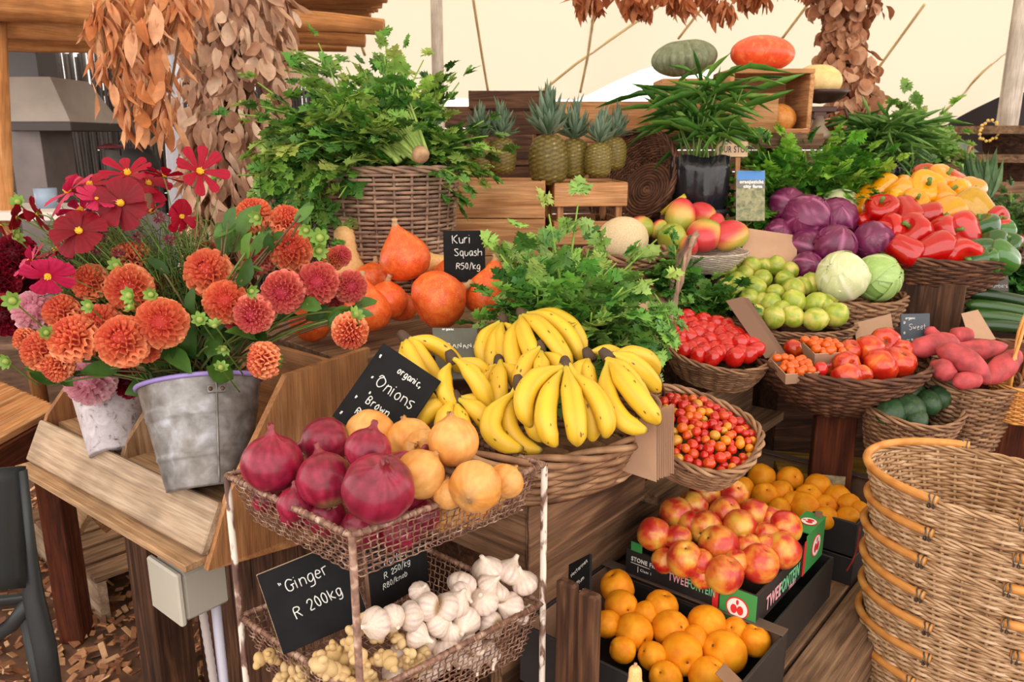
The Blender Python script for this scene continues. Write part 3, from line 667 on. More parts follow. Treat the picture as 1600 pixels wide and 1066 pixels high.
# bottom shelf under boxes
sh = thing('box_shelf', 'low slatted wooden shelf carrying the black fruit boxes', 'shelf', mtx((0, 0, 0)))
for i, v in enumerate((.02, -.07, -.16, -.25, -.34)):
    m = MB(); m.plank(UV(-.25, v, .515), UV(1.3, v, .515), .082, .02); m.build('slat', WD_weath, sh, False)
for i, z in enumerate((.455, .36, .265)):
    m = MB(); m.plank(UV(-.2+.02*i, -.385-.0*i, z), UV(1.3, -.385, z), .02, .085); m.build('front_board', WD_weath, sh, False)
for u in (-.2, .5, 1.2):
    m = MB(); m.plank(UV(u, -.15, .01), UV(u, -.15, .50), .06, .4, DV); m.build('support', WD_dark, sh, False)
# pedestals
def pedestal(px, t, ztop, w_, d_, lab, rz=.3, z0=.0, mat=None):
    c = P(px, 600, t); m = MB(); m.box((c[0], c[1], (ztop+z0)/2), (w_, d_, ztop-z0), rotm(0, 0, rz), .003); o = m.build('pedestal_block', mat or WD_red, None, False); tag(o, lab, 'block'); return o
c = P(1300, 700, 2.1); m = MB(); m.box((c[0], c[1], .70), (.10, .07, .32), rotm(0, .0, -.25), .003); o = m.build('pedestal_block', WD_red, None, False); tag(o, 'worn red brown wooden block under the big tomato basket', 'block')
m = MB(); m.box((0, -.0362, -.07), (.07, .0015, .13), None, .0005); m.build('worn_patch', mat_plain('worn_patch', C(178, 160, 122), .9, ns=60, na=.4), o, False, mtx((c[0], c[1], .70), rotm(0, 0, -.25)))
m = MB(); a = P(1210, 728, 2.25); b = P(1385, 742, 2.2); m.plank(a, b, .16, .03); o = m.build('yellow_plank', WD_yel, None, False); tag(o, 'faded yellow plank behind the red brown block', 'plank')
for e in (a, b):
    m = MB(); m.box((e[0], e[1], (e[2]-.015)/2), (.06, .1, e[2]-.03)); m.build('leg', WD_dark, o, False)
c = P(1455, 500, 2.45); m = MB(); m.box((c[0], c[1]+.06, .87), (.22, .2, .52), rotm(0, 0, -.5), .003); o = m.build('pedestal_block', WD_dark, None, False); tag(o, 'dark wooden block under the basket of peppers', 'block')
m = MB(); c = P(1590, 690, 2.1); m.box((c[0], c[1]+.1, .5), (.2, .2, 1.0), rotm(0, 0, -.5), .003); o = m.build('pedestal_block', WD_red, None, False); tag(o, 'tall red brown post behind the stacked shopping baskets', 'post')
m = MB(); m.box((1.35, 2.55, .5), (1.1, .32, .98), rotm(0, 0, .1)); o = m.build('rear_counter', WD_dark, None, False); tag(o, 'dark counter behind the limes and cabbages', 'counter')
# ---- back shelf, crates
m = MB(); a = P(985, 217, 3.0); b = P(1260, 217, 3.0); a[2] = b[2] = 1.545; m.plank(a, b, .34, .045); o = m.build('upper_shelf', WD_weath, None, False); tag(o, 'thick upper shelf plank carrying pumpkin crates', 'shelf')
for e in (a+[.1, .1, 0], b-[.1, -.1, 0]):
    m = MB(); m.box((e[0], e[1], (e[2]-.022)/2), (.07, .1, e[2]-.045)); m.build('leg', WD_dark, o, False)
UPZ = 1.5675
RB = rotm(0, 0, -.06)
# solid crate and slatted crate under the pineapples
c = P(782, 283, 2.42); crate('pineapple_crate', 'tall solid pine crate with pineapples on top, beside the celery basket', (c[0], c[1]+.12, 1.083), RB, .285, .26, c[2]-1.083, 3, WD_crate, gap=.0015)
m = MB(); m.box((c[0]-.0, c[1]+.12, c[2]-.008), (.257, .23, .012), RB); o = m.build('crate_lid', WD_crate, None, False); tag(o, 'thin pine lid board closing the tall solid crate', 'board')
CT1 = c[2]
c = P(916, 285, 2.5); crate('slatted_crate', 'slatted pine crate carrying the four front pineapples', (c[0], c[1]+.12, 1.10), rotm(0, 0, .12), .235, .26, c[2]-1.10, 3, WD_crate, gap=.045)
m = MB(); m.box((c[0], c[1]+.12, c[2]-.008), (.2, .23, .012), rotm(0, 0, .12)); o = m.build('crate_lid', WD_crate, None, False); tag(o, 'thin pine lid board closing the slatted crate', 'board'); CT2 = c[2]
# dark table that carries these
m = MB(); m.box((.22, 2.60, 1.07), (1.4, .5, .03), rotm(0, 0, .1)); o = m.build('rear_table', WD_dark, None, False); tag(o, 'dark table behind the green heap, carrying the pine crates', 'table')
for x, y in ((-.35, 2.38), (.8, 2.5), (-.4, 2.72), (.75, 2.83)):
    m = MB(); m.box((x, y, .525), (.06, .06, 1.05)); m.build('leg', WD_dark, o, False)
# slatted dark crates behind
c = P(800, 222, 3.1); crate('dark_crate', 'dark slatted crate partly hidden behind the pineapples', (c[0]-.02, c[1]+.2, 1.37), np.eye(3), .30, .3, .36, 4, WD_dark, gap=.028)
c = P(905, 157, 3.15); crate('apple_crate', 'broad orange brown crate behind the pineapple crowns', (c[0]+.06, c[1]+.2, 1.37), np.eye(3), .47, .3, c[2]-1.37, 2, WD_crate, gap=.003)
m = MB(); m.box((.3, 3.4, 1.355), (1.1, .5, .03)); o = m.build('rear_shelf', WD_dark, None, False); tag(o, 'dark rear shelf carrying the slatted crates', 'shelf')
for x in (-.2, .8):
    m = MB(); m.box((x, 3.4, .67), (.06, .4, 1.34)); m.build('leg', WD_dark, o, False)
# pale open crate on the upper shelf (side, arch-shaped cut-outs) and crate with the pumpkin inside
c = P(1078, 213, 3.0); q = crate('open_crate', 'pale wooden crate on the upper shelf, tipped on its side', (c[0], c[1]+.06, UPZ), np.eye(3), .26, .2, .15, 1, WD_crate)
# crate turned on its side, mouth forward, holding a pumpkin, with the orange pumpkin on its top
bx = P(1190, 210, 2.95); zt = P(1190, 112, 2.95)[2]; W_ = .30; H_ = zt-UPZ
cr = thing('display_crate', 'crate turned on its side framing an orange brown pumpkin', 'crate', mtx((bx[0], bx[1]+.05, UPZ)))
for nm, o_, sz in (('top_board', (0, 0, H_-.008), (W_, .26, .016)), ('bottom_board', (0, 0, .008), (W_, .26, .016)), ('side_board', (-W_/2+.008, 0, H_/2), (.016, .26, H_-.034)), ('side_board', (W_/2-.008, 0, H_/2), (.016, .26, H_-.034)), ('back_board', (0, .124, H_/2), (W_-.034, .012, H_-.034))):
    m = MB(); m.box(o_, sz); m.build(nm, WD_crate, cr, False)
m = MB(); a = P(1120, 212, 2.78); sc_ = .2; hh = []
xs = np.linspace(0, 1, 24); top = [.135-.07*max(0, math.sin((x-.3)/.4*math.pi)) if .3 < x < .7 else .135 for x in xs]
Vf = [(x*.2, 0, 0) for x in xs]+[(x*.2, 0, z) for x, z in zip(xs, top)]; Vb = [(x, .014, z) for x, _, z in Vf]; n = 24
F = [(i, i+1, n+i+1, n+i) for i in range(n-1)]; F2 = [tuple(2*n+k for k in f[::-1]) for f in F]; F3 = [(n+i, n+i+1, 3*n+i+1, 3*n+i) for i in range(n-1)]; F4 = [(0, n, 3*n, 2*n), (n-1, 2*n-1, 4*n-1, 3*n-1)]
m.add(Vf+Vb, F+F2+F3+F4); o = m.build('notched_board', WD_crate, None, False, mtx((P(1133, 212, 2.75)[0], bx[1]-.13, UPZ), None, 1.0)); tag(o, 'upright crate end board with a curved hand notch', 'board')
# book, little signs
c = P(1168, 345, 2.55); ud = unit(np.array([-.03, .35, 1.]))
bk = board('farm_book', 'upright book with blue sky cover beside the potted palm', c-[.035, 0, 0], (1, -.1, 0), ud, .088, .165, [], th=.012, bm=mat_fruit('book_cover', [(.3, C(90, 96, 70)), (.5, C(140, 138, 96)), (.7, C(170, 160, 120))], 60, .4), cat='book')
bk.children[0].name = 'cover'
m = MB(); m.box((.044, .148, .0012), (.086, .03, .0012), None, .0002); m.build('sky_panel', mat_plain('cover_sky', C(70, 130, 200), .4), bk, False)
m = MB(); m.box((.044, .12, .0012), (.086, .026, .0012), None, .0002); m.build('wall_panel', mat_plain('cover_wall', C(110, 108, 104), .4), bk, False)
m = MB(); m.box((-.0005, .0825, -.006), (.001, .165, .0115), None, .0002); m.build('spine', mat_plain('spine', C(200, 196, 190), .6), bk, False)
M_white = mat_plain('print_white', C(235, 235, 230), .6)
lettering(bk, 'oranjezicht', mtx((.008, .122, .002)), .0105, M_white, bold=.06); lettering(bk, 'city farm', mtx((.02, .107, .002)), .0105, M_white, bold=.06)
c = P(1120, 245, 2.62); sg = board('story_sign', 'pale wooden sign reading our story with a diamond badge', c, (1, -.06, 0), (0, .15, 1), .10, .05, [], th=.006, bm=mat_plain('sign_tan', C(206, 172, 138), .7, ns=30), cat='sign')
M_ink = mat_plain('print_black', C(30, 28, 28), .7)
lettering(sg, 'OUR STORY', mtx((.006, .014, .0004)), .021, M_ink, sx=.62, bold=.02)
m = MB(); m.add([(0, -.026, 0), (.019, 0, 0), (0, .026, 0), (-.019, 0, 0)], [(0, 1, 2, 3)], R=None, o=(.03, .06, .003)); m.add([(0, -.026, 0), (.019, 0, 0), (0, .026, 0), (-.019, 0, 0)], [(0, 3, 2, 1)], o=(.03, .06, -.003)); m.build('diamond_badge', mat_plain('badge', C(196, 176, 156), .6), sg, False)
m = MB(); d = [(0, -.021), (.015, 0), (0, .021), (-.015, 0)]
m.tube([(x+.03, y+.06, .004) for x, y in d], .0012, 4, closed=True); m.tube([(x*.45+.03, y*.45+.06, .004) for x, y in d], .0016, 4, closed=True)
for sx, sy in ((1, 1), (-1, 1), (1, -1), (-1, -1)): m.tube([(.03+sx*.0035, .06+sy*.006, .004), (.03+sx*.0075, .06+sy*.0105, .004)], .0012, 4)
m.build('badge_pattern', M_ink, sg)
m = MB(); m.plank((.07, -.001, -.008), (.07, -.16, -.008), .016, .008, (0, 0, 1)); m.build('stake', WD_crate, sg, False)
# ================================================================ left side: bin, buckets, table, chair, pallet, junction box
bn = thing('flower_bin', 'slanted pale wooden bin holding two metal flower buckets', 'bin', mtx((0, 0, 0)))
m = MB(); a = UV(-.376, .548, .838); b = UV(-.404, 1.31, .834); upd = unit(DA*.5+DZ)
m.plank(a, b, .10, .018, unit(np.cross(b-a, upd)), .003); m.build('front_board', WD_pale, bn, False)
m = MB(); m.plank(UV(-.40, .555, .777), UV(-.425, 1.31, .777), .07, .016); m.build('lower_lip', WD_edge, bn, False)
m = MB(); m.plank(UV(-.19, .555, .858), UV(-.19, 1.31, .858), .32, .016); m.build('base_board', WD_edge, bn, False)
def panel(name, pts, th, mat, parent, n=DV):
    "flat board from an outline of points, th thick along n"
    p = np.array(pts); k = len(p); V = np.concatenate([p-n*th/2, p+n*th/2])
    F = [tuple(range(k))[::-1], tuple(range(k, 2*k))]+[(i, (i+1) % k, k+(i+1) % k, k+i) for i in range(k)]
    mm = MB(); W = np.stack([V@DZ, V@DA, V@DV], 1); mm.add(V, F, wc=W+R_()*5); return mm.build(name, mat, parent, False)
panel('end_panel', [UV(-.40, .545, .765), UV(-.345, .545, .895), UV(-.20, .545, 1.10), UV(.045, .585, 1.10), UV(.045, .585, .72), UV(-.1, .545, .72)], .016, WD_ply, bn)
panel('end_panel', [UV(-.42, 1.315, .77), UV(-.37, 1.315, .89), UV(-.25, 1.315, 1.03), UV(-.02, 1.315, 1.03), UV(-.02, 1.315, .77)], .016, WD_ply, bn)
panel('divider', [UV(-.36, .95, .862), UV(-.345, .95, .90), UV(-.22, .95, 1.05), UV(-.05, .95, 1.05), UV(-.05, .95, .862)], .016, WD_edge, bn)
m = MB(); m.plank(UV(-.03, .58, .95), UV(-.03, 1.31, .95), .26, .015, DA); m.build('back_board', WD_ply, bn, False)
# smaller bin behind, down by the pallet
b2 = thing('low_bin', 'low wooden trough bin standing on the pallet behind the table', 'bin', mtx((0, 0, 0)))
q0 = P(90, 776, 2.75); q1 = P(128, 806, 2.6)
m = MB(); m.plank(q0-[.1, -.1, 0], q1+[.04, -.05, 0], .08, .018, unit(np.cross(q1-q0, (.5, .6, 1)))); m.build('front_board', WD_edge, b2, False)
m = MB(); m.plank(q1+[.04, .0, -.02], q1+[.14, .12, .06], .12, .015, DV); m.build('end_panel', WD_ply, b2, False)
# buckets
def bucket(name, label, top, bot, rt, rb, mat, rimmat, hoops, lug=True):
    ax = unit(np.array(top)-bot); H = np.linalg.norm(np.array(top)-bot); root = thing(name, label, 'bucket', mtx(bot, align(ax)))
    m = MB(); pr = []
    for i in range(41):
        s = i/40; r = rb+(rt-rb)*s
        for hz in hoops:
            r += .0025*math.exp(-((s-hz)/.012)**2)
        pr.append((r, s*H))
    m.lathe([(.001, .004)]+pr+[(rt-.003, H)]+[(rb+(rt-rb)*s-.003, s*H) for s in np.linspace(1, .3, 12)]+[(.001, .3*H)], 48); m.build('body', mat, root)
    m = MB(); th = np.linspace(0, 2*math.pi, 61)[:-1]; m.tube(np.stack([(rt+.002)*np.cos(th), (rt+.002)*np.sin(th), np.full(60, H)], 1), .0048, 8, closed=True); m.build('rim', rimmat, root)
    return root, H
mz, t_, b_ = _new('galvanised'); v = coords(t_); f = noise(t_, v, 30, 4, .3); r = ramp(t_, [(.3, C(112, 108, 102)), (.55, C(150, 148, 146)), (.75, C(184, 186, 192))]); t_.links.new(f, r.inputs[0])
f2 = noise(t_, v, 9, 3); r2 = ramp(t_, [(.35, (.62, .55, .46)), (.6, (1.05, 1.05, 1.1))]); t_.links.new(f2, r2.inputs[0]); c_ = mix(t_, 'MULTIPLY', .8, r.outputs[0], r2.outputs[0])
t_.links.new(c_, b_.inputs['Base Color']); b_.inputs['Metallic'].default_value = .55; b_.inputs['Roughness'].default_value = .5; bump(t_, b_, f, .15)
mw, t_, b_ = _new('whitewashed'); v = coords(t_); f = noise(t_, v, 45, 5, .8, .65); r = ramp(t_, [(.34, C(110, 98, 92)), (.42, C(186, 176, 180)), (.7, C(214, 206, 214))]); t_.links.new(f, r.inputs[0])
t_.links.new(r.outputs[0], b_.inputs['Base Color']); b_.inputs['Metallic'].default_value = .2; b_.inputs['Roughness'].default_value = .6
M_lil = mat_plain('lilac_rim', C(158, 138, 206), .35)
BT = P(313, 600, 1.62); BB = P(326, 762, 1.585)
bk1, BH = bucket('metal_bucket', 'large galvanised metal bucket with lilac rim full of dahlias', BT, BB, .118, .078, mz, M_lil, (.3, .68, .73))
# seam, lugs, rivets facing the camera side
def onb(th, s, off=.0): r = .078+.04*s+off; return np.array([r*math.cos(th), r*math.sin(th), s*BH])
R0 = align(unit(BT-BB)); vdir = R0.T @ unit(CAM-BT); th0 = math.atan2(vdir[1], vdir[0])+.25
m = MB(); m.tube([onb(th0, s, .001) for s in np.linspace(.02, .97, 12)], .0022, 5); m.build('seam', mz, bk1)
for da in (-.1, .1):
    m = MB(); m.lathe([(.001, -.002), (.005, -.001), (.004, .002), (.001, .0035)], 10, align([math.cos(th0+da), math.sin(th0+da), -.1]), onb(th0+da, .86, .002), C(90, 60, 50)); m.build('rivet', A_gen, bk1)
m = MB(); m.box(onb(th0, .86, .0005), (.003, .034, .016), rotm(0, 0, th0), .001); m.build('lug_plate', mz, bk1)
ST = P(168, 592, 1.83); SB = P(182, 708, 1.785)
bk2, _h = bucket('metal_bucket', 'smaller whitewashed metal bucket with pink and crimson dahlias', ST, SB, .081, .055, mw, mw, (.85,))
# table with slatted top
tb = thing('slatted_table', 'outdoor table with reeded slat top and dark red legs', 'table', mtx((0, 0, 0)))
c1 = Pz(92, 632, .76); cf = Pz(-60, 716, .76)
ed = unit(Pz(92, 640, .76)-Pz(0, 600, .76)); 
fr = Pz(90, 640, .76); fl_ = Pz(0, 690, .76); dL = unit(fl_-fr); dBk = unit(Pz(0, 600, .76)-fr)
for i in range(30):
    a = fr+dBk*(.012+i*.0245); m = MB(); m.plank(a, a+dL*.95, .0215, .02); m.build('slat', WD_log if i % 3 else WD_crate, tb, False)
m = MB(); m.plank(fr+[0, 0, -.055], fr+dL*.95+[0, 0, -.055], .02, .085, DZ); m.build('apron', WD_red, tb, False)
m = MB(); m.plank(fr+[0, 0, -.055]+dL*.01, fr+dBk*.74+[0, 0, -.055]+dL*.01, .02, .085, DZ); m.build('apron', WD_red, tb, False)
for s, q in ((.05, .03), (.05, .68), (.88, .03), (.88, .68)):
    a = fr+dL*s+dBk*q; m = MB(); m.box((a[0], a[1], .37), (.075, .075, .74), frame(dL, DZ), .004); m.build('leg', WD_red, tb, False)
# chair: dark plastic shell, at the frame's left edge
M_ch = mat_plain('chair_plastic', C(44, 48, 50), .45)
ch = thing('plastic_chair', 'dark charcoal plastic chair by the slatted table', 'chair', mtx((0, 0, 0)))
m = MB(); g = []
for i in range(9):
    s = i/8; row = []
    for j in range(9):
        q = j/8; px = -130+162*q; py = 728+ (1-q)*14+s*190; row.append(P(px, py, 1.42-.07*math.sin(q*math.pi)))
    g.append(row)
m.sheet(np.array(g)); o = m.build('backrest', M_ch, ch); o.modifiers.new('s', 'SOLIDIFY').thickness = .012
m = MB(); m.tube([P(34, 735, 1.41), P(46, 860, 1.43), P(52, 930, 1.45), P(70, 1010, 1.47), P(84, 1100, 1.5)], [.009, .012, .018, .02, .018], 8); m.build('rear_leg', M_ch, ch)
m = MB(); g = []
for i in range(6):
    s = i/5; g.append([P(-130+q*180/7, 925+20*(1-q/7), 1.44+.4*s)+[0, 0, -.02*math.sin(s*3)] for q in range(8)])
m.sheet(np.array(g)); o = m.build('seat', M_ch, ch); o.modifiers.new('s', 'SOLIDIFY').thickness = .012
m = MB(); m.tube([P(50, 935, 1.46), P(20, 975, 1.5), P(-30, 1010, 1.52), P(-80, 1030, 1.52)], [.016, .014, .012, .012], 8); m.build('side_rail', M_ch, ch)
for e in (P(-100, 940, 1.46), P(-100, 930, 1.8), P(40, 940, 1.8)):
    m = MB(); m.tube([e, [e[0], e[1], .01]], [.018, .013], 8); m.build('leg', M_ch, ch)
q = P(84, 1100, 1.5); m = MB(); m.tube([q, [q[0], q[1], .01]], [.018, .013], 8); m.build('leg', M_ch, ch)
# pallet
pl = thing('wooden_pallet', 'weathered slatted pallet lying on the wood chips', 'pallet', mtx((0, 0, 0)))
pa = Pz(158, 905, .16); pb = Pz(80, 830, .16); dP = unit(pb-pa); dQ = unit(Pz(190, 880, .16)-pa)
dQ = np.cross(dP, DZ); dQ = dQ if dQ[0] > 0 else -dQ
for i in range(6):
    a = pa+dP*(.05+i*.12); m = MB(); m.plank(a-dQ*.02, a+dQ*.8, .10, .018); m.build('deck_board', WD_weath, pl, False)
for s in (0, .4, .78):
    m = MB(); m.plank(pa+dQ*(s)+[0, 0, -.085], pa+dP*.8+dQ*s+[0, 0, -.085], .03, .145, DZ); m.build('bearer', WD_pale if s == 0 else WD_weath, pl, False)
# junction box and conduits
M_pl = mat_plain('junction_plastic', C(196, 190, 176), .5)
jb = thing('junction_box', 'grey white plastic electrical box below the flower bin', 'junction box', mtx((0, 0, 0)))
c = P(301, 905, 1.66); Rj = frame(DV*-1, DZ)
m = MB(); m.box(c, (.115, .10, .11), Rj, .008); m.build('box_body', mat_plain('junction_body', C(176, 170, 158), .5), jb, False)
m = MB(); m.box(c+Rj@np.array([0, -.056, 0]), (.122, .014, .117), Rj, .004); m.build('lid', M_pl, jb, False)
cc = MB(); p = c+[.03, .03, -.055]; cc.tube([p, [p[0]+.0, p[1], .005]], .0105, 10); o = cc.build('conduit', mat_plain('conduit_grey', C(206, 204, 220), .5)); tag(o, 'pale rigid conduit pipe dropping from the electrical box', 'pipe')
cc = MB(); p = c+[.005, .015, -.055]; th = np.linspace(0, 1, 60); path = np.stack([p[0]+.012*np.sin(th*2.6)-.0*th, p[1]+0*th, p[2]*(1-th)+.005], 1)
cc.tube(path, .008+.0012*(np.arange(60) % 2), 10); o = cc.build('corrugated_hose', mat_plain('hose_grey', C(190, 180, 178), .5)); tag(o, 'corrugated cable hose hanging beside the rigid conduit', 'hose')
cc = MB(); p = path[-1]; 
for k_ in range(4): cc.tube([p+[0, 0, .06], p+[-.02-.015*k_, -.02, .04-.008*k_], p+[-.05-.012*k_, -.05+.02*k_, .012]], .004, 5)
o = cc.build('frayed_cord', mat_plain('cord_grey', C(160, 150, 140), .8)); tag(o, 'frayed grey cord end lying in the wood chips', 'cord')
# ================================================================ wire rack
F_ = np.array([-.2117, .956, 0]); dFL = np.array([math.cos(math.radians(140)), math.sin(math.radians(140)), 0]); dFR = np.array([math.cos(math.radians(42)), math.sin(math.radians(42)), 0])
LA, LB = .305, .355
M_rust = mat_fruit('rusty_wire', [(.3, C(88, 60, 48)), (.5, C(130, 92, 74)), (.65, C(168, 136, 116)), (.8, C(205, 186, 172))], 60, .55, rv=0)
M_chip = mat_fruit('chipped_paint', [(.36, C(86, 56, 46)), (.44, C(120, 86, 72)), (.5, C(214, 200, 186)), (.7, C(228, 218, 206))], 38, .6, rv=0, stretch=(1, 1, .45))
rk = thing('wire_rack', 'rusty two tier wire rack holding onions, garlic and ginger', 'rack', mtx((0, 0, 0)))
for nm, x, mat in (('post', F_, M_rust), ('post', F_+dFL*LA, M_chip), ('post', F_+dFR*LB, M_chip), ('post', F_+dFR*LB+dFL*LA, M_rust)):
    m = MB(); p0 = np.array([*x[:2], 1.04]); m.tube([p0, p0*[1, 1, .5], p0*[1, 1, 0]], .0055, 8); m.build(nm, mat, rk)
def wirebasket(z, depth_, inset, nm):
    root = bpy.data.objects.new(nm, None); COL.objects.link(root); root.parent = rk
    c4 = [F_, F_+dFR*LB, F_+dFR*LB+dFL*LA, F_+dFL*LA]; ctr = sum(c4)/4
    tp = [c+DZ*z for c in c4]; bt = [ctr+(c-ctr)*inset+DZ*(z-depth_) for c in c4]
    m = MB()
    for i in range(4): m.tube([tp[i], tp[(i+1) % 4]], .0048, 8)
    m.build('top_rail', M_rust, root)
    m = MB(); wr = .00115
    for i in range(4):
        a, b, c, d = tp[i], tp[(i+1) % 4], bt[i], bt[(i+1) % 4]; L = np.linalg.norm(b-a); nn = int(L/.0125); nv = int(depth_/.0115)+1; out = unit(np.cross(b-a, DZ))
        for k in range(1, nn):
            s = k/nn; tt = np.linspace(0, 1, nv*4); off = .0014*np.sin(tt*nv*math.pi+k*math.pi)
            p = (a+(b-a)*s)[None]*(1-tt)[:, None]+(c+(d-c)*s)[None]*tt[:, None]+out*off[:, None]+unit(b-a)*(.0009*np.cos(tt*nv*math.pi*2))[:, None]; m.tube(p, wr, 4)
            m.tube([p[0]+DZ*.006, p[0]+out*.006, p[0]-DZ*.006], wr, 4); m.tube([p[0]+DZ*.006, p[0]-out*.006, p[0]-DZ*.006], wr, 4)
        for k in range(1, nv+1):
            s = k/nv; tt = np.linspace(0, 1, nn*3); off = .0014*np.sin(tt*nn*math.pi+k*math.pi+math.pi)
            p = (a+(c-a)*s)[None]*(1-tt)[:, None]+(b+(d-b)*s)[None]*tt[:, None]+out*off[:, None]; m.tube(p, wr, 4)
    m.build('wire_sides', M_rust, root)
    m = MB()
    for k in range(1, 26):
        s = k/26; m.tube([bt[0]+(bt[1]-bt[0])*s, bt[3]+(bt[2]-bt[3])*s], wr, 4)
    for k in range(1, 22):
        s = k/22; m.tube([bt[0]+(bt[3]-bt[0])*s, bt[1]+(bt[2]-bt[1])*s], wr, 4)
    m.build('wire_floor', M_rust, root)
    return root
wirebasket(1.04, .078, .86, 'upper_basket'); wirebasket(.79, .10, .86, 'lower_basket')
# ---- onions
def onion_mesh(kind, v):
    rs = np.random.RandomState(v*7+kind); fl = 1.0-.12*rs.rand()
    nk = 1.0 if kind == 0 else .55; a = np.linspace(-math.pi/2, math.pi/2*.86, 26); pr = [(math.cos(x), math.sin(x)*fl) for x in a]
    r0, z0 = pr[-1]; pr = pr[:-3]+[(.30, .93*fl), (.20, (.95+.07*nk)*fl), (.13, (.95+.17*nk)*fl), (.10, (.95+.27*nk)*fl), (.12, (.95+.37*nk)*fl), (.08, (.95+.45*nk)*fl)]; n = len(pr)
    K = 40; ph = rs.rand(6)*6
    def fn(V, an, n):
        rr = 1+.012*np.sin(an*9+ph[0])+.01*np.sin(an*5+ph[1])+.02*np.sin(an+ph[2])
        V = V*np.stack([rr, rr, np.ones_like(rr)], -1)[None]
        V[-6:, :, 0] += .05*np.sin(an*3+ph[3]); V[-6:, :, 2] += .03*np.sin(an*4+ph[4]); return V
    def col(V):
        an = np.arctan2(V[:, 1], V[:, 0]); st = .5+.5*np.sin(an*26+3*np.sin(V[:, 2]*2+ph[5])+2*np.sin(an*3)); neck = np.clip((V[:, 2]-.85)/.3, 0, 1); rt = np.clip((-V[:, 2]-.8)/.15, 0, 1)
        if kind == 0: A, B, N = np.array(C(132, 16, 44)), np.array(C(166, 42, 74)), np.array(C(128, 44, 52)); D = np.array(C(82, 18, 38))
        else: A, B, N = np.array(C(206, 132, 56)), np.array(C(220, 158, 82)), np.array(C(160, 116, 66)); D = np.array(C(224, 184, 118))
        c = A+(B-A)*st[:, None]*.7; big = (.5+.5*np.sin(an*2+ph[0]+V[:, 2]*1.5))[:, None]; c = c*(1-big*.35)+D*big*.35
        c = c*(1-neck[:, None])+N*neck[:, None]; return c*(1-rt[:, None])+np.array(C(150, 120, 80))*rt[:, None]
    m = MB(); m.lathe(pr, K, None, None, col, fn)
    for i in range(10):
        t = rs.rand()*6.3; m.tube([(.04*math.cos(t), .04*math.sin(t), -.95*fl), (.1*math.cos(t), .1*math.sin(t), -1.06*fl), (.2*math.cos(t), .2*math.sin(t), -1.04*fl)], .01, 3, col=C(170, 140, 100))
    return m
M_on = [mat_attr('red_onion_skin', .34, 3, .35, rv=.14, coat=.12, spec=.35), mat_attr('brown_onion_skin', .4, 3, .16, rv=.08, coat=.05, spec=.35)]
def onion(kind, v, label, px, py, d, z, dirn, group=None, t=None):
    p = Pz(px, py, z) if t is None else P(px, py, t); t = depth(p); r = size(d, t)/2
    mk = lambda: onion_mesh(kind, v).build('red_onion' if kind == 0 else 'brown_onion', M_on[kind])
    return place(('on', kind, v), mk, label, 'onion', mtx(p, align(dirn, U(0, 6)), r), group)
RO = [(426, 724, 96, 1.078, (.0, .1, 1), 0, 'broad red onion with upright neck at the rack corner by the bin'), (508, 690, 76, 1.085, (-1, -.3, -.1), 1, 'red onion lying with its roots towards the wooden panel'), (575, 703, 72, 1.118, (.2, .5, .9), 2, 'dark purple red onion with peeling brown skin, topmost of the red heap'),
      (508, 750, 88, 1.07, (-.3, .5, .8), 3, 'dark red onion with one pale scar behind the biggest one'), (591, 764, 114, 1.095, (.25, -.45, .85), 4, 'largest red onion, shiny, with its papery neck towards the viewer'), (632, 750, 92, 1.06, (.5, .4, .7), 1, 'red onion pressed behind the largest one, against brown onions'),
      (462, 788, 58, 1.035, (0, .1, 1), 2, 'low red onion behind the mesh below the broad necked one')]
for px, py, d, z, dr, v, lab in RO: onion(0, v, lab, px, py, d, z, dr)
for px, py, d, t in ((508, 806, 66, 1.17), (566, 826, 66, 1.145), (622, 828, 70, 1.16), (418, 778, 48, 1.24), (655, 805, 66, 1.19), (462, 800, 52, 1.2), (600, 800, 60, 1.2)):
    onion(0, random.randrange(5), 'red onion seen through the upper wire mesh', px, py, d, 0, rndrot()[:, 0], 'red onions at the bottom of the upper wire basket', t)
BO = [(578, 680, 80, 1.085, (.2, .9, .2), 0, 'brown onion leaning on the onions price board'), (640, 688, 76, 1.08, (-.3, .6, .8), 1, 'brown onion behind the half peeled one'), (662, 702, 66, 1.078, (-.2, -.7, .5), 2, 'half peeled pale brown onion with torn skin'),
      (708, 690, 80, 1.108, (-.1, .2, 1), 3, 'topmost big pale brown onion next to the bananas'), (656, 741, 80, 1.078, (.6, .5, .6), 0, 'brown onion touching the biggest red onion'), (743, 760, 84, 1.068, (.25, .9, .1), 1, 'brown onion showing its root end, near the rack corner by bananas'), (790, 752, 58, 1.05, (.5, .5, .5), 2, 'orange brown onion in the rack corner below the banana basket'), (700, 772, 50, 1.05, (0, 0, 1), 3, 'brown onion wedged between the root end one and the red heap')]
for px, py, d, z, dr, v, lab in BO: onion(1, v, lab, px, py, d, z, dr)
for px, py, d, t in ((700, 800, 54, 1.26), (742, 794, 50, 1.29), (690, 812, 40, 1.25), (772, 778, 38, 1.33), (725, 808, 38, 1.28)):
    onion(1, random.randrange(4), 'brown onion seen through the upper wire mesh', px, py, d, 0, rndrot()[:, 0], 'brown onions at the bottom of the upper wire basket', t)
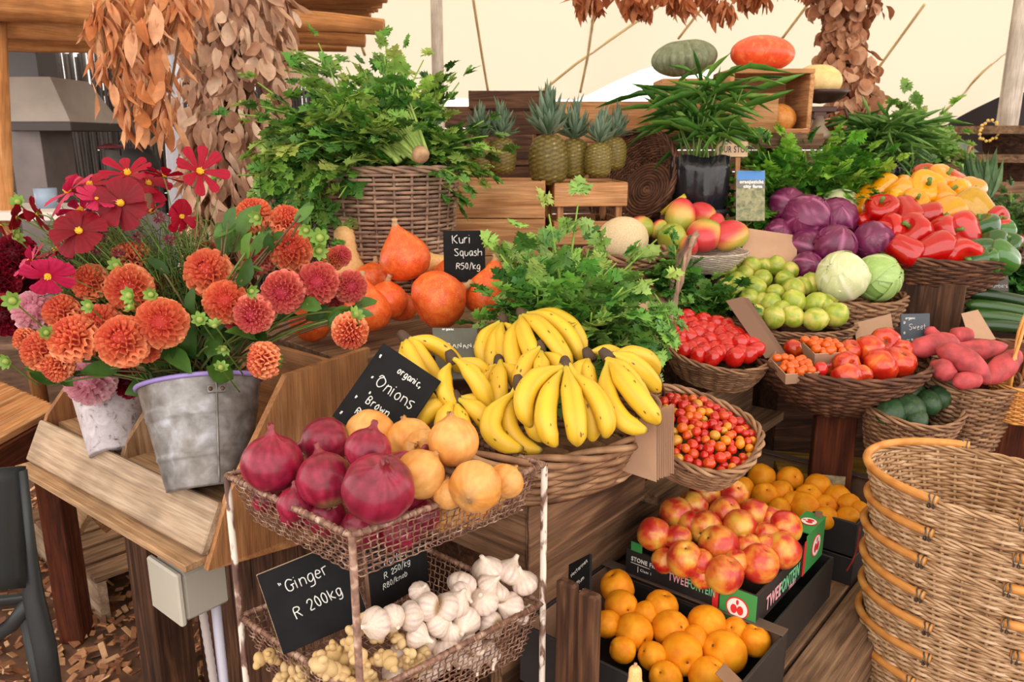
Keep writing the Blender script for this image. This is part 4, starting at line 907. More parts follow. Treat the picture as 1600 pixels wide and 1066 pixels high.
# ---- garlic
def garlic_mesh(v):
    rs = np.random.RandomState(v+50); pr = [(.02, -.62), (.2, -.66), (.5, -.6), (.82, -.4), (.98, -.1), (.96, .18), (.78, .46), (.5, .7), (.30, .88), (.19, 1.02), (.15, 1.18), (.13, 1.34), (.05, 1.36)]
    pr = [(np.interp(s, np.linspace(0, 1, 13), [a for a, _ in pr]), np.interp(s, np.linspace(0, 1, 13), [b for _, b in pr])) for s in np.linspace(0, 1, 30)]; nl = 9; ph = rs.rand()*6
    def fn(V, an, n):
        w_ = np.clip(V[:, :, 2:3]*-1.1+1.0, 0, 1)*np.clip((V[:, :, 2:3]+.8)*2, 0, 1)
        rr = 1-.10*w_[:, :, 0]*(1-np.abs(np.cos(an*nl/2+ph))**.6)[None]+.04*np.sin(an*2+ph)[None]
        V = V*np.stack([rr, rr, np.ones_like(rr)], -1); b = np.clip(V[:, :, 2]-.8, 0, 1); V[:, :, 0] += b*b*.4*math.cos(ph); return V
    def col(V):
        an = np.arctan2(V[:, 1], V[:, 0]); s = (.5+.5*np.sin(an*22+V[:, 2]))**3*np.clip(1-np.abs(V[:, 2]), 0, 1)
        c = np.array(C(222, 204, 186))[None]*(1-s[:, None]*.7)+np.array(C(176, 138, 156))[None]*s[:, None]*.7; rt = np.clip((-V[:, 2]-.55)/.08, 0, 1)[:, None]; return c*(1-rt)+np.array(C(160, 130, 90))*rt
    m = MB(); m.lathe(pr, 36, None, None, col, fn)
    for i in range(14):
        t = rs.rand()*6.3; m.tube([(.08*math.cos(t), .08*math.sin(t), -.6), (.16*math.cos(t), .16*math.sin(t), -.74)], .015, 3, col=C(190, 160, 120))
    return m
M_gar = mat_attr('garlic_skin', .5, 6, .1, rv=.05, coat=.1)
def wt(px): return (1.114+(px-550)*.00074 if px > 550 else 1.114+(550-px)*.00104)+.034
GA = [(722, 912, 46), (762, 892, 50), (793, 896, 46), (820, 912, 44), (755, 940, 48), (798, 949, 48), (711, 945, 46), (728, 969, 48), (767, 976, 44), (779, 930, 36), (641, 963, 46), (669, 948, 46), (588, 974, 50), (612, 966, 44), (650, 992, 42), (695, 950, 50), (682, 975, 44), (720, 925, 38), (698, 1014, 46), (731, 1002, 32), (655, 925, 34), (705, 990, 38), (760, 915, 36), (812, 962, 34), (740, 1012, 36)]
lb = autolab('white garlic bulb in lower wire basket', GA, 'the ginger', 5)
for i, (px, py, d) in enumerate(GA):
    t = max(1.245-(py-950)*.0012+(px-700)*.0004, wt(px)); p = P(px, py, t); v = i % 4
    place(('ga', v), lambda: garlic_mesh(v).build('garlic_bulb', M_gar), lb[i], 'garlic', mtx(p, align(unit(np.random.randn(3)+[0, -.5, .5]), U(0, 6)), size(d, t)/2*1.05), 'garlic in the lower wire basket')
for i in range(16):
    px = U(600, 770); py = 985+ (760-px)*.1+U(-10, 40); t = wt(px)-.01; v = i % 4
    place(('ga', v), None, 'white garlic bulb seen through the lower wire mesh', 'garlic', mtx(P(px, py+15, t+.03), align(np.random.randn(3)), .019), 'garlic at the bottom of the lower wire basket')
# ---- ginger
M_gin = mat_attr('ginger_skin', .6, 60, .16, 160, .25, rv=.08)
def blob(m, o, r, R=None, col=(.5, .5, .5), k=16):
    a = np.linspace(-math.pi/2, math.pi/2, 10); m.lathe([(max(.002, math.cos(x)), math.sin(x)) for x in a], k, (np.eye(3) if R is None else R)*np.array(r)[None, :], o, col)
def ginger_mesh(v):
    rs = np.random.RandomState(v+9); m = MB(); p = np.zeros(3); d = unit(rs.randn(3)*[1, 1, .3])
    for i in range(4):
        r = rs.uniform(.36, .5); c = lerp(C(196, 160, 104), C(214, 184, 134), rs.rand()); blob(m, p, (r, r*.85, r*1.15), align(d+rs.randn(3)*.3), c)
        for k in range(2):
            q = unit(np.cross(d, rs.randn(3))); rr = rs.uniform(.2, .3); blob(m, p+q*r*.85, (rr, rr, rr*1.3), align(q), c)
        p = p+d*r*1.2; d = unit(d+rs.randn(3)*.45)
    return m
GI = [(503, 1025, 44), (556, 1012, 46), (593, 996, 40), (627, 1006, 38), (590, 1034, 36), (634, 1037, 32), (537, 1050, 50), (661, 1018, 40), (520, 1012, 30), (470, 1045, 34), (575, 1060, 40)]
lb = autolab('knobbly pale ginger root in the lower wire basket', GI, 'the board', 3)
for i, (px, py, d) in enumerate(GI):
    t = max(1.17-(py-1010)*.001+(px-550)*.0003, wt(px)); v = i % 4
    def mk():
        o = ginger_mesh(v).build('ginger_root', M_gin); md = o.modifiers.new('r', 'REMESH'); md.mode = 'VOXEL'; md.voxel_size = .06; md.use_smooth_shade = True; return o
    place(('gi', v), lambda: ginger_mesh(v).build('ginger_root', M_gin), lb[i], 'ginger', mtx(P(px, py, t), rndrot(), size(d, t)/2*1.25), 'ginger in the lower wire basket')
for i in range(8):
    px = U(430, 600); py = 1030+(px-430)*.22+U(0, 20); t = wt(px)+.004
    place(('gi', i % 4), None, 'ginger root seen through the lower wire mesh', 'ginger', mtx(P(px, py, t), rndrot(), .023), 'ginger at the bottom of the lower wire basket')
# ---- boards of the rack
gb = board('price_board', 'chalkboard reading ginger with price, in the lower wire basket', P(443, 1024, 1.20), P(555, 975, 1.235)-P(443, 1024, 1.20), P(420, 912, 1.215)-P(443, 1024, 1.20), .135, .125, [('"Ginger', .026, .083, .019, {'rot': .05}), ('R 200kg', .035, .042, .017, {'rot': .1})], WD_pale, rr=.0009)
board('price_board', 'chalkboard reading garlic with price, leaning under the onion basket', P(585, 962, 1.27), P(675, 905, 1.36)-P(585, 962, 1.27), P(620, 850, 1.28)-P(585, 962, 1.27), .12, .125, [('Garlic', .028, .075, .013), ('R 250/kg', .026, .054, .011), ('R80/knob', .022, .036, .010)], mat_plain('card_back', C(128, 96, 76), .8), rr=.0006)
board('price_board', 'tilted chalkboard reading organic onions behind the onion heap', P(519, 650, 1.36), P(614, 716, 1.34)-P(519, 650, 1.36), P(592, 533, 1.38)-P(519, 650, 1.36), .122, .152,
      [('organic', .050, .122, .0115), ('Onions', .030, .083, .021), ('Brown', .035, .050, .0145), ('R 30/kg', .03, .025, .0125)], None, rr=.0010, stars=[(.008, .125, .011), (.018, .088, .010), (.014, .045, .010), (.008, .008, .012), (.096, .118, .009), (.1, .06, .010), (.09, .03, .010), (.03, .064, .009)])
# ================================================================ flowers
def dahlia_mesh(v, R=.043, N=125, inner=C(200, 60, 70), outer=C(240, 128, 88), tip=C(250, 160, 112), cover=.86, open_=0, flat=.92):
    rs = np.random.RandomState(v+3); m = MB(); ga = math.pi*(3-5**.5)
    for i in range(N):
        f = (i+.5)/N; ph = math.acos(1-2*cover*f); th = i*ga; d = np.array([math.sin(ph)*math.cos(th), math.sin(ph)*math.sin(th), math.cos(ph)*flat])
        d /= np.linalg.norm(d); up = np.array([0, 0, 1.]); sd = unit(np.cross(up, d)); ax = unit(d+up*.25*(1-f)+rs.randn(3)*.018); cn = unit(np.cross(sd, ax)); cn = cn if cn[2] > 0 or ph > 1.5 else -cn
        L0 = R*(.55 if f > .08 else .7); L1 = R*(1.0+rs.uniform(-.04, .04))*(.86+.14*min(1, f*4)); W = R*(.06+.155*min(1, f*1.6)**.7)
        G = []; rowc = []
        for u, wd, z in ((0, .35, 0), (.45, .85, 0), (.8, 1.0, .15), (1, .55, .35)):
            c = ax*(L0+(L1-L0)*u); row = []
            for q in (-1, -.5, 0, .5, 1): row.append(c+sd*W*wd*q+cn*W*(1.15*q*q-.5)*(.8+.2*u)-d*0+cn*W*z*.3)
            G.append(row); cc = lerp(inner, lerp(outer, tip, rs.rand()*.8), min(1, (.25+.75*u)*(.35+.65*min(1, f*2.2)))); rowc += [tuple(x*(1.1 if q_ else .95) for x in cc) for q_ in (1, 0, 0, 0, 1)]
        m.sheet(np.array(G), np.array(rowc))
    blob(m, (0, 0, -R*.05), (R*.55, R*.55, R*.5), None, inner, 14)
    return m
G_stem = C(120, 150, 70)
def calyx(m, R, bud=True):
    for i in range(7):
        t = i/7*6.283; leaf(m, (0, 0, -R*.45), (math.cos(t), math.sin(t), -.6), (0, 0, -1), R*.6, R*.35, C(104, 150, 62), LEAF3, -.3, .1)
DK = {'orange': dict(inner=C(206, 66, 58), outer=C(244, 140, 94), tip=C(255, 184, 132)), 'salmon': dict(inner=C(192, 56, 78), outer=C(232, 116, 104), tip=C(250, 166, 138)), 'crimson': dict(inner=C(90, 8, 26), outer=C(150, 18, 44), tip=C(176, 34, 62), R=.043), 'pink': dict(inner=C(214, 140, 160), outer=C(232, 176, 190), tip=C(248, 212, 216), N=95)}
def dahlia(kind, v, label, px, py, d, t, face, origin, group=None):
    p = P(px, py, t); s = size(d, t)/2/.043; face = np.array(face, float); fd = unit(CX*face[0]-CF*face[1]+CU*face[2])
    def mk():
        o = thing('dahlia', 'x', 'flower'); kw = dict(DK[kind]); dahlia_mesh(v, **kw).build('bloom', A_petal, o); m = MB(); calyx(m, .043); m.build('calyx', A_leaf, o); return o
    r = place(('da', kind, v), mk, label, 'flower', mtx(p, align(fd, U(0, 6)), s), group)
    og = np.array(origin, float)+[U(-.05, .05), U(-.05, .05), U(-.03, .02)]; b = p-fd*.03*s; dd = og-b; L = np.linalg.norm(dd)
    c1 = b-fd*L*.22+DZ*-.01; c2 = og+DZ*L*.35; tt = np.linspace(0, 1, 14)[:, None]
    path = (1-tt)**3*b+3*(1-tt)**2*tt*c1+3*(1-tt)*tt**2*c2+tt**3*og; M = r.matrix_world.inverted(); pl_ = np.array([list(M @ Vector(q)) for q in path])
    m = MB(); m.tube(pl_, np.linspace(.0022, .0032, 14)/s, 6, col=lerp(G_stem, C(120, 70, 56), R_()*.9)); m.build('stem', A_leaf, r); return r
OD = [(207, 405, 62, 1.62, (0, .4, 1)), (143, 442, 58, 1.58, (-.3, .8, .3)), (255, 452, 52, 1.62, (.3, .5, .6)), (97, 488, 56, 1.56, (-.3, .7, .5)), (203, 450, 72, 1.53, (0, 1, -.1)), (116, 530, 76, 1.48, (-.3, .6, .6)), (160, 508, 66, 1.52, (-.1, .7, .6)),
      (193, 534, 80, 1.44, (-.1, .9, .5)), (253, 505, 80, 1.46, (.15, .9, .1)), (326, 426, 74, 1.55, (-.1, .8, .4)), (353, 472, 68, 1.52, (.1, .8, .2)), (397, 336, 56, 1.68, (0, .5, .7)), (447, 346, 52, 1.68, (.3, .5, .6)), (455, 392, 66, 1.6, (.1, .8, .3)),
      (413, 563, 58, 1.42, (-.9, .4, .1)), (547, 517, 58, 1.5, (.1, .5, -.6)), (66, 548, 62, 1.5, (-.4, .6, .3)), (90, 572, 50, 1.5, (-.2, .3, -.3)), (38, 530, 36, 1.55, (-.8, .5, .2)), (523, 404, 36, 1.66, (.5, .6, .3)), (385, 350, 40, 1.72, (-.4, .5, .4)), (230, 545, 44, 1.5, (.3, .7, -.3))]
lb = autolab('ball shaped orange dahlia in large metal bucket', OD, 'the table', 5)
for i, (px, py, d, t, f) in enumerate(OD): dahlia('orange', i % 3, lb[i], px, py, d*1.02, t, f, BT-[0, 0, .02], 'orange dahlias in the large bucket')
SD = [(443, 456, 68, 1.52, (0, .8, -.2)), (497, 442, 66, 1.55, (.1, 1, .1)), (547, 448, 52, 1.58, (.4, .7, -.1)), (397, 490, 62, 1.5, (-.1, .7, -.3)), (406, 403, 52, 1.62, (-.3, .6, .4)), (532, 400, 34, 1.66, (.6, .6, .3)), (370, 500, 40, 1.55, (-.3, .6, -.3)), (325, 395, 36, 1.66, (0, .5, .5)), (520, 470, 36, 1.62, (.6, .4, -.4))]
lb = autolab('rosy salmon dahlia near the orange squashes', SD, 'the bucket', 3)
for i, (px, py, d, t, f) in enumerate(SD): dahlia('salmon', i % 3, lb[i], px, py, d*1.02, t, f, BT-[0, 0, .02], 'salmon dahlias in the large bucket')
CD = [(24, 402, 66, 1.75, (.1, .7, .5), 'crimson dahlia highest of the crimson ones by the canopy post'), (-4, 440, 60, 1.72, (.1, .8, 0), 'crimson dahlia cut by the picture edge above the pink one'), (38, 440, 50, 1.8, (.2, .7, 0), 'crimson dahlia tucked behind the two larger crimson ones'), (8, 492, 62, 1.7, (0, .7, -.2), 'lowest crimson dahlia beside the pale pink one'), (200, 598, 46, 1.78, (.1, .7, .3), 'deep crimson dahlia drooping over the whitewashed bucket')]
for i, (px, py, d, t, f, l) in enumerate(CD): dahlia('crimson', i % 2, l, px, py, d*1.1, t, f, ST-[0, 0, .02])
dahlia('pink', 0, 'pale pink dahlia between crimson and orange dahlias', 54, 487, 66, 1.58, (.0, .8, .3), ST-[0, 0, .02])
dahlia('pink', 1, 'blush pink dahlia hanging over the whitewashed bucket rim', 142, 596, 76, 1.72, (-.2, .8, .0), ST-[0, 0, .02])
dahlia('pink', 0, 'small lilac pink dahlia under the orange blooms', 158, 572, 40, 1.8, (.1, .6, .5), ST-[0, 0, .02])
def cosmos_mesh(v, col, col2):
    rs = np.random.RandomState(v+21); m = MB(); rs2 = rs.uniform(-1, 1.6, 8)
    for i in range(8):
        t = i*math.pi/4+rs.uniform(-.12, .12); L = .042*rs.uniform(.9, 1.08); W = (.0165, .015, .012, .0095)[v % 4]; el = rs.uniform(-.05, .45); G = []; cs = []
        for u in np.linspace(0, 1, 8):
            row = []; wd = W*(.18+.95*u**.7*(1-.12*max(0, u-.85)/.15))
            for q in np.linspace(-1, 1, 9):
                tp = (.03*abs(math.sin(q*4.7)) if u > .95 else 0); r = .005+L*u*(1-.12*q*q*(u > .6))+tp*L*0.6
                z = r*math.sin(el)-.5*L*u*u*rs_c[v % 4]+.006*rs2[i]*u+.0011*math.cos(q*9.4)*u
                row.append((r*math.cos(t)-wd*q*math.sin(t), r*math.sin(t)+wd*q*math.cos(t), z)); b = .5+.5*math.cos(q*9.4); cs.append(lerp(lerp(col, col2, u*.7), tuple(x*.75 for x in col), b*.4))
            G.append(row)
        m.sheet(np.array(G), np.array(cs))
    return m
rs_c = [.2, .5, .0, .35]
def cosmos(v, pal, label, px, py, d, t, face):
    p = P(px, py, t); s = size(d, t)/2/.052; fd = unit(CX*face[0]-CF*face[1]+CU*face[2])
    def mk():
        o = thing('cosmos_flower', 'x', 'flower'); cosmos_mesh(v, *pal).build('petals', A_petal, o); m = MB(); blob(m, (0, 0, .003), (.0065, .0065, .005), None, C(232, 176, 30), 12)
        for i in range(26): a = U(0, 6.3); r = .006*math.sqrt(R_()); blob(m, (r*math.cos(a), r*math.sin(a), .0075), (.0009, .0009, .0016), None, C(240, 196, 60), 5)
        m.build('yellow_centre', A_matte, o); m = MB()
        for i in range(8): a = i*.785; leaf(m, (0, 0, -.002), (math.cos(a), math.sin(a), -.3), (0, 0, -1), .013, .005, C(90, 140, 60), LEAF2)
        m.build('calyx', A_leaf, o); return o
    r = place(('co', v, pal), mk, label, 'flower', mtx(p, align(fd, U(0, 6)), s))
    og = BT+[U(-.06, .06)-.02, U(-.05, .05), -.03]; b = p-fd*.004*s; c1 = b-fd*.03+CF*.05; c2 = og+DZ*.12+CF*.06; tt = np.linspace(0, 1, 14)[:, None]
    path = (1-tt)**3*b+3*(1-tt)**2*tt*c1+3*(1-tt)*tt**2*c2+tt**3*og; M = r.matrix_world.inverted(); m = MB(); m.tube(np.array([list(M @ Vector(q)) for q in path]), .0013/s, 5, col=C(130, 160, 80)); m.build('stem', A_leaf, r)
PR = (C(158, 4, 36), C(178, 10, 52)); PK = (C(190, 20, 74), C(214, 56, 104)); DR = (C(112, 2, 20), C(146, 6, 34))
CO = [(0, PK, 'bright crimson pink cosmos facing the fence, highest at the cooking hood side', 108, 300, 98, 1.55, (-.5, .45, .6)), (1, PR, 'deep crimson cosmos rising above the pink double one', 140, 290, 80, 1.62, (.2, .5, .8)), (2, PK, 'pale rose cosmos curling over in the middle of the crimson ones', 152, 312, 72, 1.5, (.4, .5, .7)), (3, PR, 'crimson cosmos with yellow centre below the hanging leaves', 200, 272, 86, 1.6, (.1, .7, .6)),
      (0, DR, 'dark red cosmos with yellow centre above the feathery greens', 190, 318, 92, 1.5, (0, .95, .1)), (1, DR, 'dark red cosmos with yellow centre, lowest of the open faced ones', 124, 362, 90, 1.46, (.2, .8, .35)), (2, PR, 'crimson cosmos turned away beside the white cloth', 257, 276, 66, 1.6, (.2, -.1, 1)), (3, PR, 'single star shaped crimson cosmos against the dried leaf column', 311, 268, 92, 1.55, (.6, .55, .1)),
      (0, DR, 'dark red cosmos in profile near the canopy post', 58, 335, 62, 1.5, (-.9, .2, -.3)), (1, PK, 'pink cosmos hanging above the pale pink dahlia', 75, 430, 84, 1.48, (.2, .6, -.6)), (2, PK, 'rose cosmos drooping just above the lowest pink one', 50, 408, 74, 1.52, (-.5, .4, .3)), (3, PR, 'crimson cosmos opening between greens and dried leaves', 238, 332, 60, 1.6, (-.3, .4, .6)), (0, PR, 'small crimson cosmos by the white cloth, turned sideways', 282, 338, 60, 1.58, (.9, .3, -.2)),
      (1, DR, 'narrow dark red cosmos at the canopy post foot', 26, 340, 50, 1.5, (-.8, .1, .2)), (2, DR, 'red cosmos cut by the picture edge', 2, 352, 56, 1.5, (-.6, .3, -.6)), (3, PK, 'crimson pink cosmos behind the pale rose one', 128, 330, 80, 1.56, (-.2, .6, .4)), (0, PR, 'crimson cosmos leaning over the crimson dahlias', 88, 392, 66, 1.6, (-.2, .4, .7)), (1, PR, 'crimson cosmos beside the one with the highest yellow centre', 232, 288, 74, 1.62, (.3, .5, .6))]
for a in CO: cosmos(*a)
# wilted buds and green dahlia buds
M_bud = MB
BU = [(160, 365), (215, 370), (150, 390), (248, 340), (120, 345), (265, 375), (200, 345), (105, 400), (185, 398), (145, 330)]
for i, (px, py) in enumerate(BU):
    def mk():
        m = MB(); a = 11
        for k in range(40): d_ = rndrot()[:, 2]; leaf(m, d_*.003, d_, rndrot()[:, 0], .010, .006, lerp(C(90, 20, 40), C(140, 60, 80), R_()), LEAF2)
        return m.build('seed_head', A_petal)
    p = P(px, py, 1.53); r = place('sh', mk, 'spent dark red cosmos seed head among the feathery greens', 'flower', mtx(p, rndrot(), 1.0), 'spent cosmos heads')
    m = MB(); m_ = r.matrix_world.inverted(); og = BT+[-.03, 0, -.02]; tt = np.linspace(0, 1, 10)[:, None]; path = p*(1-tt)+og*tt+CF*(.12*np.sin(tt*math.pi)**.6); m.tube(np.array([list(m_ @ Vector(q)) for q in path]), .0009, 4, col=C(120, 150, 70)); m.build('stem', A_leaf, r)
GB = [(203, 462, 24), (140, 478, 22), (236, 460, 20), (208, 340, 0), (182, 415, 22), (312, 500, 22), (335, 508, 20), (350, 545, 20), (402, 340, 22), (500, 372, 26), (498, 392, 24), (20, 470, 26), (72, 520, 20), (10, 565, 22), (392, 455, 20), (555, 492, 24), (28, 316, 20), (25, 370, 22), (478, 360, 20), (205, 480, 20), (345, 575, 20)]
for i, (px, py, d) in enumerate(GB):
    if not d: continue
    def mk():
        m = MB(); blob(m, (0, 0, .0), (.0065, .0065, .0075), None, C(168, 186, 92), 12)
        for k in range(7): a = k*.9; leaf(m, (.004*math.cos(a), .004*math.sin(a), -.004), (math.cos(a), math.sin(a), .5), (0, 0, 1), .016, .010, C(140, 178, 84), LEAF3, -.3, .3)
        return m.build('flower_bud', A_leaf)
    t = 1.45 if py > 440 else 1.52; p = P(px, py, t); r = place('fb', mk, 'round green unopened flower bud among the blooms', 'flower bud', mtx(p, align(unit(np.random.randn(3)*.6+[0, -1, .4])), size(d, t)/.026), 'green buds among the dahlias')
    m = MB(); m_ = r.matrix_world.inverted(); og = BT+[U(-.04, .04), 0, -.02]; tt = np.linspace(0, 1, 10)[:, None]; og = p+CF*.10-CU*.05; path = p*(1-tt)+og*tt; s_ = r.matrix_world.to_scale()[0]; m.tube(np.array([list(m_ @ Vector(q)) for q in path]), .0016/s_, 5, col=C(120, 150, 70)); m.build('stem', A_leaf, r)
# feathery cosmos foliage
ff = thing('cosmos_foliage', 'feathery green cosmos foliage fanning out of the metal bucket', 'foliage', mtx(BT))
ff['kind'] = 'stuff'; m = MB()
for i in range(620):
    tx, ty = (U(60, 350), U(345, 470)) if R_() < .75 else (U(140, 320), U(400, 560)); e = P(tx, ty, U(1.58, 1.72))-BT; o = np.array([U(-.07, .07), U(-.05, .05), -.04]); mid = (o+e)/2+[U(-.03, .03), U(-.02, .02), .06]
    tt = np.linspace(0, 1, 9)[:, None]; path = (1-tt)**2*o+2*(1-tt)*tt*mid+tt**2*e; c = lerp(C(70, 100, 40), C(130, 156, 70), R_()); m.tube(path, .0011, 3, col=c, cap=False)
    for k in range(9):
        j = random.randint(3, 8); d_ = unit(path[j]-path[j-1]+np.random.randn(3)*.4); m.tube([path[j], path[j]+d_*U(.02, .05)], .0008, 3, col=c, cap=False)
m.build('feathery_leaves', A_leaf, ff)
# dahlia leaves
dl = thing('dahlia_foliage', 'broad dark green dahlia leaves and stems in the metal bucket', 'foliage', mtx(BT)); dl['kind'] = 'stuff'; m = MB(); ms = MB()
LV = [(230, 590, 60), (170, 575, 55), (110, 590, 45), (350, 395, 62), (365, 365, 60), (395, 400, 50), (300, 560, 60), (335, 520, 55), (270, 555, 60), (400, 520, 50), (370, 535, 46), (60, 590, 40), (440, 500, 50), (415, 475, 40), (355, 590, 60), (480, 470, 46), (500, 500, 44), (290, 480, 46), (250, 420, 40), (120, 515, 40), (380, 430, 50), (520, 500, 50), (470, 335, 36), (430, 375, 34), (345, 350, 40), (90, 540, 40), (300, 590, 66), (245, 570, 50), (560, 480, 40), (320, 545, 50), (260, 530, 50), (215, 560, 50), (280, 510, 46)]
for px, py, s in LV*2:
    px += U(-12, 12); py += U(-12, 12); t = U(1.5, 1.62); e = P(px, py, t)-BT; d_ = unit(e+np.random.randn(3)*.12); c = lerp(C(40, 78, 30), C(100, 146, 58), R_()*.9)
    leaf(m, e-d_*.02, d_, -CF+DZ*.6+np.random.randn(3)*.4, size(s*1.05, t), size(s*.55, t), c, LEAF3, U(-.1, .5), U(.05, .3), U(-.6, .6)); o = np.array([U(-.06, .06), U(-.04, .04), -.04]); tt = np.linspace(0, 1, 8)[:, None]; ms.tube(o*(1-tt)+e*tt+DZ*(.03*np.sin(tt*math.pi)), .0022, 5, col=lerp(G_stem, C(110, 74, 60), R_()))
m.build('leaves', A_leaf, dl); ms.build('stems', A_leaf, dl)
# ================================================================ dried leaves
def garland(name, label, spines, n, L, W, rad, pal, pole=None, cat='garland', kind=LEAF2, hang=.9, par=None, fat=None):
    root = thing(name, label, cat, mtx(spines[0][0])); o0 = np.array(spines[0][0]); m = MB(); ms = MB()
    for sp in spines:
        sp = np.array(sp); k = max(2, int(n/len(spines))); ms.tube(sp-o0, .004, 5, col=C(140, 100, 66))
        for i in range(k):
            f = U(0, len(sp)-1.001); j = int(f); c = sp[j]+(sp[j+1]-sp[j])*(f-j); r = rad*(fat(f/(len(sp)-1)) if fat else 1); a = U(0, 6.283); off = np.array([math.cos(a), math.sin(a), 0])*r*U(.5, 1.0)
            d_ = unit(np.array([off[0], off[1], 0])/(r+1e-6)*U(0, .7)+np.array([U(-.3, .3), U(-.3, .3), -hang])); col = lerp(pal[0], pal[1], R_()) if R_() < .6 else lerp(pal[1], pal[2], R_())
            l = L*U(.6, 1.25); leaf(m, c+off-o0-d_*l*.3, d_, unit(off+np.random.randn(3)*.02+1e-4)+np.random.randn(3)*.35, l, W*U(.8, 1.3)*l/L, col, kind if R_() < .6 else LEAF3, U(-.4, .6), U(-.2, .6), U(-1, 1))
    m.build('dry_leaves', A_dry, root); ms.build('twigs', A_dry, root)
    if pole is not None:
        mm = MB(); mm.tube(np.array(pole)-o0, .05, 12); mm.build('pole', WD_dark, root)
    return root
DP = (C(172, 126, 100), C(212, 172, 144), C(236, 206, 180)); OP = (C(196, 118, 68), C(222, 158, 112), C(236, 184, 146))
sp = [P(365, -60, 2.5), P(366, 60, 2.5), P(368, 180, 2.5), P(362, 300, 2.5), P(345, 420, 2.5)]
garland('leaf_column', 'column thickly wrapped in hanging dried beige leaves', [sp], 1500, .075, .045, .155, DP, [P(365, -60, 2.5), P(365, 300, 2.5), P(365, 300, 2.5)*[1, 1, 0]], 'leaf column', hang=.9, fat=lambda f: (1.25-.35*f) if f < .75 else (1.0-.6*(f-.75)*1.5))
sp2 = [[P(290, -30, 2.2), P(270, 40, 2.2), P(235, 110, 2.2), P(225, 180, 2.2)], [P(300, -30, 2.2), P(240, 30, 2.15), P(190, 80, 2.15), P(170, 150, 2.15)], [P(320, -30, 2.2), P(280, 60, 2.25), P(265, 150, 2.25), P(262, 215, 2.25)], [P(260, -20, 2.2), P(215, 90, 2.2), P(200, 160, 2.2), P(215, 200, 2.2)], [P(200, -20, 2.2), P(165, 15, 2.15), P(158, 40, 2.15), P(165, 90, 2.15)]]
garland('dried_leaf_spray', 'loose spray of long orange brown dried leaves beside the leaf column', sp2, 300, .088, .032, .035, OP, None, 'dried leaves', hang=1.1)
s3 = [P(1318, -60, 3.6), P(1322, 20, 3.6), P(1318, 80, 3.6), P(1335, 150, 3.6), P(1320, 215, 3.6)]
garland('leaf_column', 'slimmer far column wrapped in reddish brown dried leaves', [s3], 1000, .065, .055, .13, (C(150, 92, 62), C(196, 140, 104), C(222, 176, 144)), [P(1330, -60, 3.6), P(1330, 215, 3.6), P(1330, 215, 3.6)*[1, 1, 0]], 'leaf column', LEAF3, fat=lambda f: 1.35 if f < .25 else (.7 if f < .5 else .95))
s4 = [[P(x, y, 3.3) for x, y in ((895, -25), (960, -14), (1040, -10), (1120, -20), (1215, -30))], [P(x, y, 3.4) for x, y in ((900, -10), (920, 5), (925, 12))], [P(x, y, 3.4) for x, y in ((985, -14), (996, 8), (998, 14))], [P(x, y, 3.4) for x, y in ((1090, -10), (1125, 8), (1138, 24))], [P(x, y, 3.4) for x, y in ((1040, -12), (1060, 2), (1066, 10))], [P(x, y, 3.4) for x, y in ((1165, -20), (1180, -8), (1186, 0))], [P(x, y, 3.5) for x, y in ((1200, -25), (1260, -20), (1320, -25))]]
garland('leaf_garland', 'garland of orange brown dried leaves strung below the tent roof', s4, 420, .085, .035, .05, (C(150, 78, 44), C(196, 118, 72), C(220, 156, 112)), None, 'garland', hang=1.0)
# ================================================================ celery basket and heaps
RB2 = rotm(0, 0, .1)
c = P(604, 262, 2.18); hb = c[2]-1.083
hd = dict(path=arch(-.185, -.03, -.10, -.115, .075, 24, -.03, .45), rad=.0055, r=.0045, ns=3, tw=70)
hd2 = dict(path=arch(.185, .03, .10, .115, .075, 24, -.03, .45), rad=.0055, r=.0045, ns=3, tw=70)
basket('tall_basket', 'tall round brown grey wicker basket heaped with celery', c, .192, .165, hb, RB2, .83, .9, 34, 26, .0048, 2.1, W_grey, rr=.008, handles=[hd, hd2], k=6)
top = c+[0, 0, -.02]; CH = (C(44, 92, 34), C(98, 150, 56), C(170, 198, 92))
def tow(px, py, t, o): return unit(P(px, py, t)-o)
for i, (lab, tg, n, L, ls, ox) in enumerate([
    ('celery bunch spilling low over the basket rim towards the leaf column', [(420, 210, 2.05), (440, 240, 2.0), (470, 190, 2.0)], 22, .30, .040, (-.08, 0, .02)),
    ('celery bunch arching high against the dried leaf column', [(450, 120, 2.15), (490, 110, 2.1), (440, 160, 2.2)], 22, .33, .042, (-.06, 0, .02)),
    ('celery bunch forming the peak of the heap', [(560, 70, 2.2), (520, 95, 2.1), (600, 90, 2.2)], 26, .33, .042, (0, .02, .0)),
    ('celery bunch whose leaves lean towards the tent pole', [(650, 120, 2.15), (620, 100, 2.15), (690, 130, 2.2)], 26, .27, .042, (.02, .02, .0)),
    ('celery bunch fanning out above the pineapples', [(730, 150, 2.2), (740, 190, 2.15), (700, 150, 2.1)], 24, .23, .042, (.05, .02, 0)),
    ('celery bunch trailing over the rim above the crate', [(720, 230, 2.05), (690, 200, 2.0), (740, 240, 2.1)], 12, .15, .040, (.06, -.02, .03)),
    ('celery bunch in the middle of the heap facing the viewer', [(540, 170, 2.0), (590, 160, 2.0), (520, 210, 1.98)], 26, .22, .042, (0, -.02, .03)),
    ('celery bunch lying across the front of the heap', [(480, 170, 2.0), (500, 220, 2.0), (520, 140, 2.0)], 22, .24, .042, (-.04, -.03, .04))]):
    o = top+np.array(ox); celery('celery_bunch', lab, o, [tow(a, b, t, o) for a, b, t in tg], L, n, ls, .7, .28, 'celery bunches in the tall basket', pal=CH, base=False, start=.35, nl=4)
